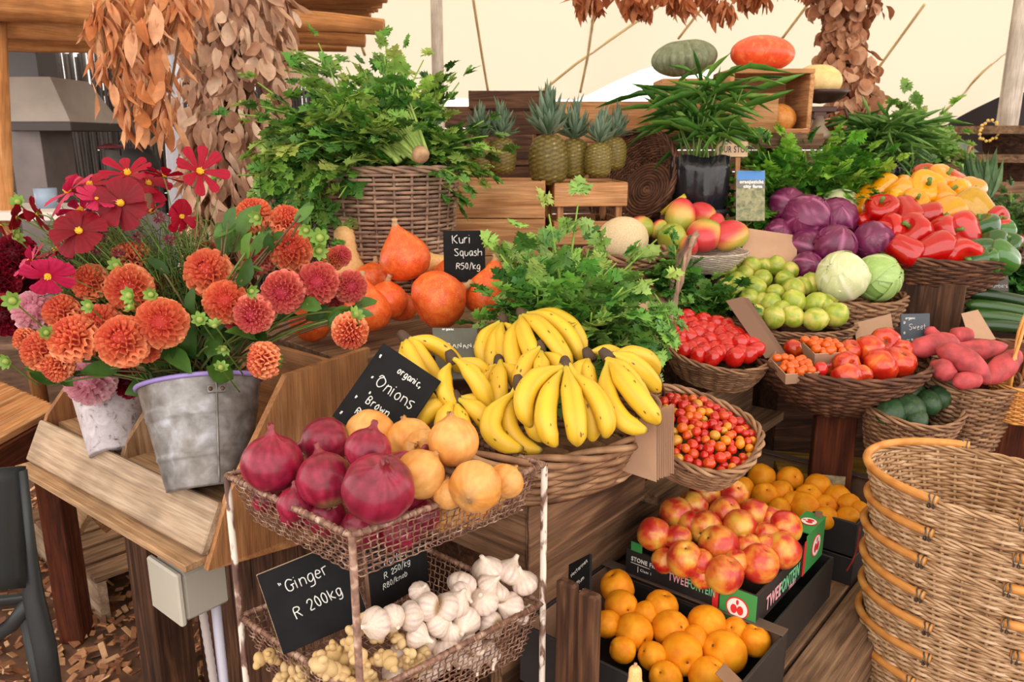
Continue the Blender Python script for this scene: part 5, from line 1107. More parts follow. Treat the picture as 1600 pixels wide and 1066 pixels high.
# bunch with root end showing, stalks pointing back up to the left
rt = P(658, 243, 2.0); d_ = P(575, 130, 2.12)-rt; cb = thing('celery_bunch', 'celery bunch showing its cut root end and pale ribbed stalks', 'celery', mtx(rt), 'celery bunches in the tall basket'); ml = MB(); ms = MB(); u_ = unit(d_); sd = unit(np.cross(u_, CF))
for i in range(16):
    f = (i/15-.5); dd = unit(d_+sd*f*.16+CF*U(-.03, .03)); o = sd*f*.035+CF*U(-.01, .01); sprig(ml, ms, o, dd, U(.17, .24), .15, .04, CH, .0055, C(172, 200, 104), 4, .6)
ml.build('foliage', A_leaf, cb); ms.build('stalks', A_leaf, cb); m = MB(); m.lathe([(.001, -.012), (.016, -.012), (.022, -.004), (.022, .008), (.018, .018)], 14, align(u_), (0, 0, 0), C(176, 140, 104)); m.build('root_end', A_matte, cb)
cb = celery('celery_bunch', 'second pale stalk bundle lying beside the cut root end', P(625, 245, 2.03), [tow(555, 165, 2.12, P(625, 245, 2.03))], .2, 9, .04, .1, .08, 'celery bunches in the tall basket', pal=CH, stalk=.0065, base=False, start=.6, jit=.008, scol=C(168, 196, 100))
celery('celery_bunch', 'long parsley like sprays hanging below the basket rim by the dahlias', P(470, 255, 2.08), [tow(465, 330, 1.98, P(470, 240, 2.08)), tow(455, 290, 1.98, P(470, 240, 2.08)), tow(440, 250, 1.98, P(470, 240, 2.08))], .17, 16, .038, .9, .2, 'celery bunches in the tall basket', pal=CH, stalk=.003, base=False, start=.3)
celery('celery_bunch', 'pale stalk ends poking out above the column side of the heap', P(500, 110, 2.25), [tow(455, 85, 2.15, P(500, 110, 2.25))], .1, 12, .012, .0, .1, 'celery bunches in the tall basket', pal=CH, stalk=.004, base=False, start=.8, nl=2, scol=C(166, 196, 100))
# middle heap
ob = P(885, 545, 1.72)
basket('side_basket', 'dark wicker basket behind the bananas holding a heap of celery', P(915, 555, 1.80), .17, .12, P(915, 555, 1.80)[2]-.80, rotm(0, 0, .7), .8, .9, 18, 26, .0045, 2, W_dark, handles=[dict(path=arch(.13, -.05, .13, .07, .055, 24, -.01), rad=.005, r=.0042, ns=3, tw=70)])
LP = (C(58, 112, 42), C(116, 168, 72), C(176, 210, 110))
for lab, tg, n, L in [('celery bunch leaning over towards the squash board', [(825, 410, 1.75), (820, 440, 1.7), (840, 390, 1.8)], 24, .20), ('celery bunch standing tallest in the middle heap', [(900, 360, 1.8), (870, 370, 1.75), (930, 370, 1.8)], 24, .30),
                      ('celery bunch leaning towards the netted melon', [(945, 440, 1.75), (935, 400, 1.75), (955, 460, 1.7)], 20, .2), ('celery bunch facing the bananas in the middle heap', [(870, 460, 1.6), (910, 450, 1.6), (830, 460, 1.62)], 26, .19), ('celery bunch drooping over the bananas', [(930, 510, 1.58), (890, 520, 1.58), (960, 500, 1.6)], 20, .15), ('celery bunch tucked beside the round squash', [(825, 480, 1.68), (835, 450, 1.65)], 18, .15)]:
    o = ob+[U(-.03, .03), U(0, .03), U(-.03, .0)]; celery('celery_bunch', lab, o, [tow(a, b, t, o) for a, b, t in tg], L, n, .040, .6, .26, 'celery bunches behind the bananas', pal=LP, base=False, start=.35)
celery('celery_bunch', 'trailing celery sprig beside the plum tomato basket handle', P(985, 478, 1.72), [tow(1020, 530, 1.62, P(985, 478, 1.72)), tow(1005, 500, 1.62, P(985, 478, 1.72))], .13, 8, .034, .8, .2, 'celery bunches behind the bananas', pal=LP, stalk=.003, base=False, start=.35)
for lab, o, tg, n, L in [('leafy bunch between the mangoes and the limes, near the tall handle', P(1095, 500, 2.3), [(1090, 430, 2.25), (1100, 450, 2.2), (1110, 470, 2.2)], 24, .12), ('dark leafy bunch under the melon basket', P(1040, 450, 2.25), [(1030, 420, 2.2), (1050, 430, 2.2)], 16, .1)]:
    celery('celery_bunch', lab, o, [tow(a, b, t, o) for a, b, t in tg], L, n, .038, .5, .3, None, pal=(C(40, 90, 34), C(80, 140, 50), C(140, 190, 80)), base=False, start=.3)
# big green heap behind the cabbages
for lab, o, tg, n, L in [('leafy celery bunch beside the book and cabbages', P(1215, 330, 2.75), [(1190, 250, 2.7), (1180, 290, 2.65), (1215, 240, 2.7)], 30, .22), ('leafy celery bunch under the display crate', P(1265, 330, 2.8), [(1250, 230, 2.75), (1280, 235, 2.7), (1240, 280, 2.65)], 34, .24), ('leafy celery bunch beside the black potted plant', P(1315, 320, 2.8), [(1320, 250, 2.75), (1345, 270, 2.7), (1300, 280, 2.65)], 30, .2)]:
    celery('celery_bunch', lab, o, [tow(a, b, t, o) for a, b, t in tg], L, n, .050, .6, .35, 'celery bunches behind the cabbages', cat='celery', pal=(C(52, 112, 30), C(100, 164, 46), C(164, 210, 78)), base=False, start=.3)
celery('leafy_greens', 'pale green leafy bunch behind the far potted plant', P(1430, 245, 3.4), [tow(a, b, t, P(1430, 245, 3.4)) for a, b, t in ((1400, 190, 3.4), (1440, 200, 3.35), (1480, 220, 3.4), (1420, 220, 3.3))], .2, 46, .05, .6, .35, None, 'leafy greens', (C(100, 150, 60), C(140, 184, 84), C(176, 210, 120)), base=False, start=.3)
# ================================================================ squashes and shelf things
def kuri_mesh(v):
    m = MB(); rs = np.random.RandomState(v+77)
    P1 = [[(.02, -.82), (.4, -.86), (.8, -.66), (1.0, -.25), (.98, .1), (.84, .42), (.6, .72), (.36, .98), (.2, 1.18), (.13, 1.3)], [(.02, -.74), (.45, -.80), (.85, -.58), (1.0, -.15), (.97, .22), (.80, .55), (.5, .80), (.25, .92), (.15, 1.0), (.12, 1.06)]][v % 2]
    s = np.linspace(0, 1, 26); x = np.linspace(0, 1, len(P1)); pr = [(np.interp(q, x, [a for a, _ in P1]), np.interp(q, x, [b for _, b in P1])) for q in s]; ph = rs.rand(3)*6
    def fn(V, an, n): rr = 1+.018*np.sin(an*2+ph[0])+.01*np.cos(an*10); return V*np.stack([rr, rr, np.ones_like(rr)], -1)[None]
    m.lathe(pr, 36, None, None, (1, 1, 1), fn); return m, pr[-1][1]
M_kuri = mat_fruit('kuri_skin', [(.3, C(222, 76, 26)), (.5, C(236, 96, 34)), (.7, C(244, 124, 48))], 4, .42, C(248, 150, 84), 30, .12, ns2=34, coat=.12, rv=.06)
M_stem = mat_plain('cork_stem', C(196, 158, 116), .8, ns=80, na=.3, bst=.4)
def kuri(v, label, px, py, d, t, up=(0, 0, 1)):
    p = P(px, py, t); r = size(d, t)/2
    def mk():
        mm, zt = kuri_mesh(v); o = thing('kuri_squash', 'x', 'squash'); mm.build('body', M_kuri, o); m = MB(); m.tube([(0, 0, zt-.1), (.01, 0, zt+.05), (.04, .02, zt+.16), (.08, .02, zt+.24)], [.17, .12, .1, .13], 9); m.build('stem', M_stem, o); return o
    place(('ku', v), mk, label, 'squash', mtx(p, align(up, U(0, 6)), r))
for a in [(0, 'teardrop orange kuri squash on top of the squash heap', 632, 402, 80, 1.95, (-.25, -.1, 1)), (1, 'round orange kuri squash sitting under the price board', 685, 468, 92, 1.86, (.85, .35, .35)), (0, 'onion shaped kuri squash at the celery end of the shelf', 764, 459, 82, 1.93, (.2, .1, 1)), (0, 'foremost kuri squash beside the drooping dahlia', 572, 485, 78, 1.84, (-.1, .15, 1)), (1, 'kuri squash with bent stem tucked under the teardrop one', 605, 470, 64, 1.93, (.1, -.1, 1)),
          (1, 'kuri squash in the back row beside the butternut', 582, 437, 56, 2.06, (.2, 0, 1)), (1, 'kuri squash wedged in shadow between its neighbours', 627, 480, 50, 2.0, (0, 0, 1)), (1, 'low kuri squash half hidden by dahlia stems', 490, 492, 84, 1.85, (-.8, 0, .5)), (0, 'kuri squash behind the price board', 700, 430, 50, 2.08, (.2, 0, 1)), (1, 'kuri squash hidden among salmon dahlias', 520, 470, 60, 1.98, (.3, 0, 1))]: kuri(*a)
def butternut_mesh():
    m = MB(); P1 = [(.02, -1.0), (.5, -1.02), (.9, -.75), (1.0, -.35), (.9, .05), (.72, .4), (.62, .9), (.6, 1.5), (.56, 1.85), (.35, 2.1), (.05, 2.18)]; x = np.linspace(0, 1, 11); s = np.linspace(0, 1, 30)
    m.lathe([(np.interp(q, x, [a for a, _ in P1]), np.interp(q, x, [b for _, b in P1])) for q in s], 28); return m
M_but = mat_fruit('butternut_skin', [(.3, C(226, 172, 104)), (.6, C(238, 190, 126)), (.8, C(244, 204, 146))], 5, .5, rv=.05)
def butternut(label, px, py, d, t, up):
    def mk(): o = thing('butternut_squash', 'x', 'squash'); butternut_mesh().build('body', M_but, o); m = MB(); m.tube([(0, 0, 2.1), (.02, 0, 2.3), (.05, 0, 2.42)], [.2, .13, .17], 8); m.build('stem', M_stem, o); return o
    place('bn', mk, label, 'squash', mtx(P(px, py, t), align(up), size(d, t)/2/1.0))
butternut('pale butternut squash standing against the tall basket', 543, 415, 58, 2.1, (-.05, .05, 1)); butternut('pale butternut squash lying behind the price board', 668, 412, 44, 2.12, (.9, .1, .0))
board('price_board', 'chalkboard reading kuri squash standing among orange squashes', P(694, 441, 1.90), (1, .08, .0), (-.12, .2, 1), .099, .122, [('Kuri', .022, .092, .020), ('Squash', .026, .062, .0170), ('R50/kg', .030, .030, .0150)], None, rr=.0011)
board('price_board', 'grey board reading organic banana leaning behind the bananas', P(684, 592, 1.50), P(764, 592, 1.52)-P(684, 592, 1.5), P(650, 499, 1.62)-P(684, 592, 1.50), .092, .148, [('organic', .02, .139, .006, {'wob': .4}), ('BANANA', .026, .085, .0145, {'wob': .35}), ('R35/KG', .028, .038, .012)], None, rr=.0008, bm=mat_plain('slate_grey', C(84, 84, 78), .5, ns=18, na=.2))
# ---- bananas
M_ban = mat_attr('banana_skin', .45, 8, .07, rv=.03, sss=.0)
def banana_path(c, t, bul, n=14):
    c = np.array(c); t = np.array(t); s = np.linspace(0, 1, n)[:, None]; b = np.array(bul); c1 = c+(t-c)*.28+b*1.25; c2 = c+(t-c)*.75+b*1.25; return (1-s)**3*c+3*(1-s)**2*s*c1+3*(1-s)*s**2*c2+s**3*t
def banana(mb, c, t, bul, r=.0165, green=.5, rs=random):
    n = 22; p = banana_path(c, t, bul, n); s = np.linspace(0, 1, n); rad = r*np.interp(s, [0, .09, .2, .32, .6, .85, .94, .985, 1], [.28, .30, .58, .92, 1, .84, .52, .26, .2])
    T = np.gradient(p, axis=0); T /= np.linalg.norm(T, axis=1)[:, None]; bn = unit(np.array(bul)+1e-6); k = 15; V = []; cs = []
    Y = np.array(C(226, 188, 50)); Y2 = np.array(C(212, 166, 40)); Gc = np.array(C(172, 184, 70)); Br = np.array(C(84, 62, 44)); ph = R_()*6
    for i in range(n):
        N = unit(bn-T[i]*np.dot(bn, T[i])); B = np.cross(T[i], N)
        for j in range(k):
            a = j*2*math.pi/k; rr = rad[i]*(1+.055*math.cos(5*a))
            V.append(p[i]+(N*math.cos(a)+B*math.sin(a))*rr); g = max(0, 1-s[i]/.26)*green+max(0, (s[i]-.92)/.08)*green*.8; cc = Y+(Y2-Y)*(.5+.5*math.cos(5*a)); cc = cc*(1-g)+Gc*g
            q = 1 if s[i] > .985 or s[i] < .02 else 0
            cc = cc*(1-q)+Br*q; cs.append(cc)
    F = []
    for i in range(n-1):
        for j in range(k): F.append((i*k+j, i*k+(j+1) % k, (i+1)*k+(j+1) % k, (i+1)*k+j))
    F += [tuple(range(k))[::-1], tuple(range((n-1)*k, n*k))]; mb.add(np.array(V), F, np.array(cs))
    for q in range(random.randint(2, 6)):   # bruises and freckles with a shape of their own
        i = random.randint(6, n-4); a = U(-1.3, 1.3) ; N = unit(bn-T[i]*np.dot(bn, T[i])); B = np.cross(T[i], N); nn = N*math.cos(a)+B*math.sin(a); l = U(.001, .0035); cen = p[i]+nn*rad[i]*1.01
        ang = np.arange(9)*2*math.pi/9; Rr = frame(T[i], nn); mb.add([cen+Rr@np.array([l*U(.7, 1.8)*math.cos(x), l*.5*math.sin(x), 0]) for x in ang]+[cen+nn*.0004], [(i_, (i_+1) % 9, 9) for i_ in range(9)], C(120, 84, 40))
def hand(label, cr, fingers, group=None, r=.0165):
    "cr: (px,py,t) of the crown; fingers: (tip px, py, t, bulge x, bulge y, toward viewer)"
    c = P(*cr); root = thing('banana_hand', label, 'bananas', mtx(c), group)
    for f in fingers:
        tp = P(*f[:3])-c; b = CX*f[3]+CU*f[4]-CF*f[5]; m = MB(); off = unit(tp)*.004+np.random.randn(3)*.003; banana(m, off, tp, b, r*U(.93, 1.07), U(.25, .8)); m.build('banana', M_ban, root)
    m = MB(); up = -unit(sum(P(*f[:3])-c for f in fingers)); m.tube([-up*.012, up*.004, up*.012, up*.016], [.0125, .0110, .0085, .0060], 9, col=C(74, 54, 38)); m.build('crown', A_matte, root)
hand('banana hand with three fingers falling between the two price boards', (632, 528, 1.50), [(700, 622, 1.5, -.01, .02, .02), (676, 606, 1.46, -.015, .012, .02), (726, 590, 1.54, .01, .025, .02), (690, 640, 1.42, -.02, .0, .02)])
hand('banana hand whose crown rests on the banana price board', (706, 560, 1.42), [(765, 652, 1.4, .012, .014, .03), (716, 640, 1.38, -.02, 0, .02), (742, 610, 1.48, .03, .01, .0)])
hand('low banana hand just behind the topmost brown onion', (712, 624, 1.38), [(772, 690, 1.37, .01, .012, .02), (768, 668, 1.42, .01, .015, .01), (700, 690, 1.36, -.01, 0, .02), (660, 668, 1.38, -.012, .012, .0), (735, 700, 1.34, 0, 0, .02)])
hand('banana hand at the far end near the round squash', (786, 500, 1.62), [(768, 575, 1.56, -.03, 0, .02), (800, 590, 1.53, -.012, 0, .03), (822, 580, 1.56, .012, .01, .02), (782, 600, 1.52, -.02, 0, .03)])
hand('topmost banana hand, long fingers lying towards the celery leaves', (816, 491, 1.60), [(906, 568, 1.5, .018, .026, .02), (893, 580, 1.46, .0, .02, .03), (852, 590, 1.46, -.012, .01, .03), (826, 600, 1.46, -.03, .0, .02), (912, 555, 1.55, .02, .03, .01)])
hand('small banana hand with plump short fingers in the middle', (780, 566, 1.50), [(762, 625, 1.43, -.02, 0, .02), (782, 640, 1.4, -.004, 0, .035), (810, 618, 1.45, .02, 0, .02), (800, 600, 1.5, .02, 0, .02)], r=.0175)
hand('banana hand with two fingers standing behind the large front hand', (844, 544, 1.48), [(818, 610, 1.42, -.018, 0, .02), (868, 600, 1.44, .02, .005, .02), (846, 616, 1.4, 0, 0, .03)])
hand('pair of bananas curving down at the onion side of the basket', (811, 600, 1.36), [(818, 702, 1.31, -.055, -.01, .02), (848, 704, 1.34, -.035, -.02, .01)], r=.0175)
hand('large front banana hand with five fingers hanging over the rim', (883, 570, 1.40), [(832, 668, 1.32, -.04, .018, .03), (870, 697, 1.29, -.028, 0, .045), (902, 696, 1.29, .0, 0, .045), (944, 684, 1.31, .022, .008, .04), (850, 690, 1.33, -.035, 0, .02), (925, 690, 1.33, .01, 0, .03)], r=.0185)
hand('banana hand with short fingers behind the rightward curving one', (920, 556, 1.46), [(905, 610, 1.42, -.015, 0, .02), (1000, 600, 1.5, .0, .025, .01), (930, 620, 1.4, -.01, 0, .02)])
hand('banana hand with long fingers curving out to the cherry tomatoes', (948, 556, 1.42), [(1012, 672, 1.32, -.035, -.022, .03), (1030, 662, 1.34, -.008, .004, .035), (1010, 640, 1.38, .0, .01, .02), (1030, 612, 1.46, -.004, .012, .02), (1026, 586, 1.52, .01, .02, .01)], r=.019)
# banana basket
rimc = UV(.115, .165, 1.01); rimc = P(848, 662, 1.50)
basket('wide_basket', 'wide coarse wicker basket overflowing with bananas', rimc, .238, .175, .085, rotm(.0, 0, .55) , .78, .8, 9, 22, .0062, 2.2, W_brown, lift=.015, rr=.011, handles=[dict(path=arch(-.12, .13, -.22, .05, .03, 18, 0), rad=.006, r=.005, ns=2, tw=60)], rimtw=22)
# pack of paper bags
m = MB()
pbk = thing('paper_bag_pack', 'pack of brown paper bags hanging beside the banana basket', 'paper bags', mtx((0, 0, 0))); M_kraft = mat_plain('kraft_paper', C(186, 148, 120), .85, ns=20, na=.06)
for i in range(9):
    a = P(975+i*.0, 735, 1.42+i*.006)+CX*.0*i; off = CX*(.0045*i)+np.array([0, .004*i, U(-.002, .002)]); q = [P(988, 660, 1.40)+off, P(1026, 640, 1.36)+off, P(1026, 752, 1.36)+off, P(972, 734, 1.42)+off]
    mm = MB(); mm.add(np.array(q+[x+CF*.001 for x in q]), [(0, 1, 2, 3), (7, 6, 5, 4), (0, 4, 5, 1), (1, 5, 6, 2), (2, 6, 7, 3), (3, 7, 4, 0)]); mm.build('paper_bag', M_kraft, pbk, False)
# ================================================================ right side
def mk_ball(name, mat, prof=None, k=24, stem=None, fn=None, col=(.5, .5, .5)):
    def mk():
        m = MB(); a = np.linspace(-math.pi/2, math.pi/2, 16); m.lathe(prof or [(max(.01, math.cos(x)), math.sin(x)) for x in a], k, None, None, col, fn); o = m.build(name, mat)
        if stem: stem(o)
        return o
    return mk
def interp_prof(P1, n): x = np.linspace(0, 1, len(P1)); s = np.linspace(0, 1, n); return [(np.interp(q, x, [a for a, _ in P1]), np.interp(q, x, [b for _, b in P1])) for q in s]
# stone fruit
M_nec = mat_fruit('nectarine_skin', [(.30, C(168, 20, 28)), (.43, C(194, 58, 38)), (.54, C(216, 128, 50)), (.66, C(218, 170, 66))], .85, .33, None, rv=.07, coat=.2, dist=.25)
M_pch = mat_fruit('peach_skin', [(.3, C(216, 124, 8)), (.5, C(228, 142, 14)), (.7, C(236, 160, 30))], 1.6, .6, rv=.04, dist=.4, spec=.3)
def peachfn(V, an, n):
    c = np.maximum(0, np.cos(an)) ** 14; z = V[:, :, 2]; V = V.copy(); f = 1-.07*c[None, :]; V[:, :, 0] *= f; V[:, :, 1] *= f; return V
PP = interp_prof([(.02, -.93), (.3, -.96), (.68, -.8), (.92, -.45), (1, 0), (.93, .42), (.7, .76), (.42, .93), (.2, .90), (.06, .8)], 22)
def stemdot(o):
    m = MB(); m.lathe([(.001, .78), (.07, .79), (.06, .83), (.001, .85)], 8, None, None, C(120, 80, 40)); m.build('stem_scar', A_matte, o)
def fruitset(key, mk, items, tf, lab, cat, group, side, nb=4, upb=(0, -.3, .8), sc=1.0, rnd=.7):
    lb = autolab(lab, items, side, nb); md = sorted(x[2] for x in items)[len(items)//2]
    for i, it in enumerate(items):
        px, py, d = it[:3]; t = tf(px, py) if len(it) < 4 else it[3]; t, d = (t*1.022, d*1.12) if d < md*.8 else (t, d); place(key, mk, lb[i], cat, mtx(P(px, py, t), align(unit(np.array(upb)+np.random.randn(3)*rnd), U(0, 6.3)), size(d, t)/2*sc), group)
def tz(z, dz=0, y0=0): return lambda px, py: (EYE-z-dz*(y0-py))/-ray(px, py)[2]
NE = [(1022, 835, 50), (1059, 842, 42), (1057, 803, 50), (1083, 791, 45), (1101, 773, 48), (1145, 773, 46), (1101, 825, 52), (1132, 801, 48), (1156, 824, 52), (1179, 804, 46), (1124, 853, 60), (1070, 874, 54), (1169, 856, 42), (1197, 837, 40), (1226, 824, 50), (1223, 860, 54), (1186, 881, 58), (1132, 898, 56), (1098, 900, 34), (1038, 876, 34), (1095, 879, 40), (1150, 880, 40), (1080, 820, 40), (1206, 812, 38), (1195, 856, 40)]
fruitset('ne', mk_ball('nectarine', M_nec, PP, 30, stemdot, peachfn), NE, tz(.735, .00045, 900), 'red yellow nectarine in the green cornered tray', 'nectarine', 'nectarines in the tray', 'the beam', 5, sc=1.06)
P1_ = [(965, 918, 52), (971, 948, 50), (949, 975, 42), (991, 988, 56), (1033, 950, 52), (1048, 983, 56), (1104, 976, 58), (1066, 1022, 64), (1132, 1020, 66), (1179, 1001, 48), (1020, 1026, 44), (973, 1016, 40), (1106, 1058, 58), (1040, 1060, 50), (1085, 1000, 44), (1010, 960, 40), (1150, 985, 40)]
fruitset('pc', mk_ball('yellow_peach', M_pch, PP, 28, stemdot, peachfn), P1_, tz(.635, .0004, 1000), 'yellow peach in the front black box', 'peach', 'yellow peaches in the front box', 'the boards', 4, sc=1.04)
P2_ = [(1190, 746, 42), (1234, 749, 40), (1278, 762, 42), (1160, 764, 38), (1195, 776, 42), (1220, 770, 38), (1263, 778, 42), (1309, 779, 42), (1257, 793, 46), (1291, 810, 36), (1325, 811, 38), (1325, 790, 38), (1342, 800, 34), (1240, 785, 34), (1218, 795, 34), (1180, 795, 30), (1290, 790, 34)]
fruitset('pc', None, P2_, tz(.675, .0004, 800), 'yellow peach in the rear black box', 'peach', 'yellow peaches in the rear box', 'the beam', 4, sc=1.02)
# trays
M_card = mat_plain('black_card', C(38, 36, 36), .5, ns=12, na=.2); M_brown = mat_plain('brown_card', C(132, 98, 74), .8, ns=30, na=.1); M_grn = mat_plain('green_card', C(58, 146, 76), .45); M_red = mat_plain('red_card', C(214, 44, 48), .45)
def tray(name, label, corner, w_, d_, h, wall=.006, ang=0, rimflap=True, lining=True):
    "corner = near right corner of the bottom; local x runs to its right along the short front, y away along the beam"
    x = unit(-DV); y = unit(DA); R = np.stack([x, y, DZ], 1) @ rotm(0, 0, ang); root = thing(name, label, 'box', mtx(corner, R))
    for nm, o, s in (('front_wall', (-w_/2, wall/2, h/2), (w_, wall, h)), ('rear_wall', (-w_/2, d_-wall/2, h/2), (w_, wall, h)), ('side_wall', (-wall/2, d_/2, h/2), (wall, d_-2*wall, h)), ('side_wall', (-w_+wall/2, d_/2, h/2), (wall, d_-2*wall, h)), ('bottom', (-w_/2, d_/2, .003), (w_-2*wall, d_-2*wall, .006))):
        m = MB(); m.box(o, s, None, .001); m.build(nm, M_card, root, False)
    if lining:
        for nm, o, s in (('lining', (-w_/2, d_-wall-.002, h/2), (w_-2*wall, .003, h-.01)), ('lining', (-w_+wall+.002, d_/2, h/2), (.003, d_-2*wall-.008, h-.01))): m = MB(); m.box(o, s, None, .0005); m.build(nm, M_brown, root, False)
    if rimflap:
        m = MB(); m.box((-w_/2, d_-.012, h+.002), (w_, .028, .003), None, .0008); m.build('folded_flap', mat_plain('flap_card', C(92, 74, 62), .6), root, False)
    return root
x_ = unit(-DV)
k1 = Pz(1228, 990, .66); c1 = np.array([k1[0], k1[1], .535])-DA*.29
t1 = tray('fruit_box', 'front black cardboard box of yellow peaches', c1, .40, .30, .125)
m = MB(); m.add([(-.035, -.001, .055), (-.012, -.001, .05), (-.005, -.001, .0), (-.04, -.001, .0)], [(0, 1, 2, 3)], o=(0, 0, 0)); m2 = MB(); m2.box((.0006, .06, .06), (.001, .05, .05), None, .0003); m2.build('paper_label', M_white, t1, False)
m = MB(); m.box((-.02, .1, .127), (.05, .035, .003), rotm(0, .5, 0), .001); m.build('tab', M_brown, t1, False)
k2 = Pz(1182, 946, .70); c2 = np.array([k2[0], k2[1], .65]); 
t2 = tray('fruit_box', 'printed black tray with green corners holding nectarines', c2, .285, .36, .068, ang=-.0, rimflap=False, lining=False)
H = .068
for nm, o, s, mt_ in (('green_corner', (-.036, -.0006, H/2), (.074, .0012, H), M_grn), ('red_band', (-.082, -.0008, H/2), (.012, .0012, H), M_red), ('green_corner', (.0006, .305, .045), (.0016, .11, .09), M_grn), ('red_band', (.0008, .245, .04), (.0016, .01, .08), M_red), ('corner_top', (-.02, .31, .092), (.045, .10, .003), M_grn), ('green_tab', (-.262, .002, H+.008), (.026, .003, .022), M_grn), ('grey_panel', (-.26, -.0006, H*.45), (.05, .0012, H*.7), M_card)):
    m = MB(); m.box(o, s, None, .0004); m.build(nm, mt_, t2, False)
Mf = Matrix(((1, 0, 0, 0), (0, 0, -1, 0), (0, 1, 0, 0), (0, 0, 0, 1)))   # text standing on the front wall
def onfront(x, z): return Matrix.Translation((x, -.0016, z)) @ Matrix.Rotation(math.pi/2, 4, 'X')
def onside(y, z, x=.0018): return Matrix.Translation((x, y, z)) @ Matrix.Rotation(math.pi/2, 4, 'Z') @ Matrix.Rotation(math.pi/2, 4, 'X')
M_tR = mat_plain('print_red', C(222, 70, 78), .5); M_tG = mat_plain('print_green', C(120, 200, 150), .5); M_tP = mat_plain('print_pink', C(232, 170, 178), .5)
lettering(t2, 'TWEE', onfront(-.185, .034), .018, M_tP, bold=.025, sx=.62); lettering(t2, 'FONTEIN', onfront(-.142, .034), .018, M_tG, bold=.025, sx=.52)
lettering(t2, 'STONE FRUIT', onfront(-.272, .046), .0095, M_white, bold=.03, sx=.85)
m = MB(); m.box((-.25, -.0018, .041), (.046, .0006, .0012), None, .0002); m.box((-.255, -.0018, .03), (.0012, .0006, .014), None, .0002); m.build('rule_line', M_white, t2, False); lettering(t2, 'Class 1', onfront(-.25, .028), .006, M_white)
lettering(t2, 'TWEE', onside(.045, .016), .030, M_tP, bold=.025, sx=.62); lettering(t2, 'FONTEIN', onside(.111, .016), .030, M_tG, bold=.025, sx=.56); lettering(t2, 'FRUIT', onside(.165, .005), .009, M_tP)
def badge(M, r, par):
    m = MB(); m.lathe([(.0001, 0), (r, 0), (r, .0008), (.0001, .0008)], 28, R=np.diag([1, 1.0, 1])); o = m.build('badge_ring', M_red, par, False, M); m = MB(); m.lathe([(.0001, .0009), (r*.88, .0009), (r*.88, .0013), (.0001, .0013)], 28); m.build('badge_face', M_white, par, False, M)
    m = MB()
    for s in (-1, 1): m.lathe([(.0001, .0014), (r*.28, .0014), (r*.28, .0018), (.0001, .0018)], 16, np.diag([1, 1.5, 1]), (s*r*.28, -r*.12, 0))
    m.lathe([(.0001, .0014), (r*.12, .0014), (r*.12, .0018), (.0001, .0018)], 10, np.diag([1, 2, 1]), (0, r*.55, 0)); m.build('badge_fruit', M_red, par, False, M)
badge(onfront(-.036, .03), .023, t2); badge(onside(.31, .045), .026, t2); badge(Matrix.Translation((-.018, .31, .0945)) @ Matrix.Rotation(math.pi/2, 4, 'Z'), .018, t2)
m = MB(); m.box((-.01, .345, .1), (.016, .003, .018)); m.build('tab', M_brown, t2, False)
t3 = tray('fruit_box', 'plain black box underneath the printed nectarine tray', c2-[0, 0, .106]+DA*.0+x_*.022, .30, .38, .10, rimflap=False, lining=False)
k3 = Pz(1338, 832, .665); c3 = np.array([k3[0], k3[1], .60])-DA*.0
t4 = tray('fruit_box', 'rear black cardboard box of yellow peaches', c3-DA*.0, .40, .30, .085)
t5 = tray('fruit_box', 'black box beneath the rear peach box', c3-[0, 0, .075], .40, .30, .07, rimflap=False, lining=False)
m = MB(); m.tube([c3+[.004, -.004, .08]-CF*.003, c3+[.002, -.006, .03]-CF*.005, c3+[-.01, -.012, -.0]-CF*.008, c3+[-.025, -.02, -.02]-CF*.008], .0022, 6, col=C(150, 40, 34)); o = m.build('box_strap', A_matte); tag(o, 'loose red brown strap end hanging from the rear peach box', 'strap')
# price board by the boards, squash in the foreground
board('price_board', 'dark slanted price board between the beam and short boards', P(886, 950, 1.38), P(932, 928, 1.34)-P(886, 950, 1.38), P(905, 880, 1.42)-P(886, 950, 1.38), .055, .085, [('Nectarines', .010, .055, .0075, {'rot': .35}), ('& Plum', .016, .03, .0075, {'rot': .35}), ('R35/kg', .018, .008, .007, {'rot': .35})], None, rr=.0005)
butternut('tip of a pale squash at the foot of the front peach box', 992, 1075, 34, 1.12, (0, .1, 1))
# ---- cherry tomatoes
cc_ = P(1088, 672, 1.66); RB3 = align(unit(np.array([-.10, -.30, 1.0]))) ; 
def tilt(rz, d): return (align(unit(np.array(d, float))) if abs(d[0])+abs(d[1]) > 1e-6 else np.eye(3)) @ rotm(0, 0, rz)
Rt = frame(unit(P(1176, 712, 1.60)-P(1008, 640, 1.68)), (-.12, -.28, 1))
basket('shallow_basket', 'shallow twig edged basket of cherry tomatoes', cc_, .128, .115, .07, Rt, .8, .9, 12, 26, .0036, 2.6, W_brown, lift=.012, rr=.007, rimtw=60)
M_ch1 = mat_attr('cherry_tomato_skin', .22, 20, .08, rv=.05, coat=.3)
cols = [C(188, 30, 16), C(204, 48, 18), C(214, 92, 16), C(222, 134, 18), C(176, 22, 14), C(196, 38, 18), C(204, 66, 18), C(196, 140, 34)]
pts = []; tries = 0; rs = np.random.RandomState(11)
def heapz(q, a, b, h): e = (q[0]/a)**2+(q[1]/b)**2; return h*(1-e)
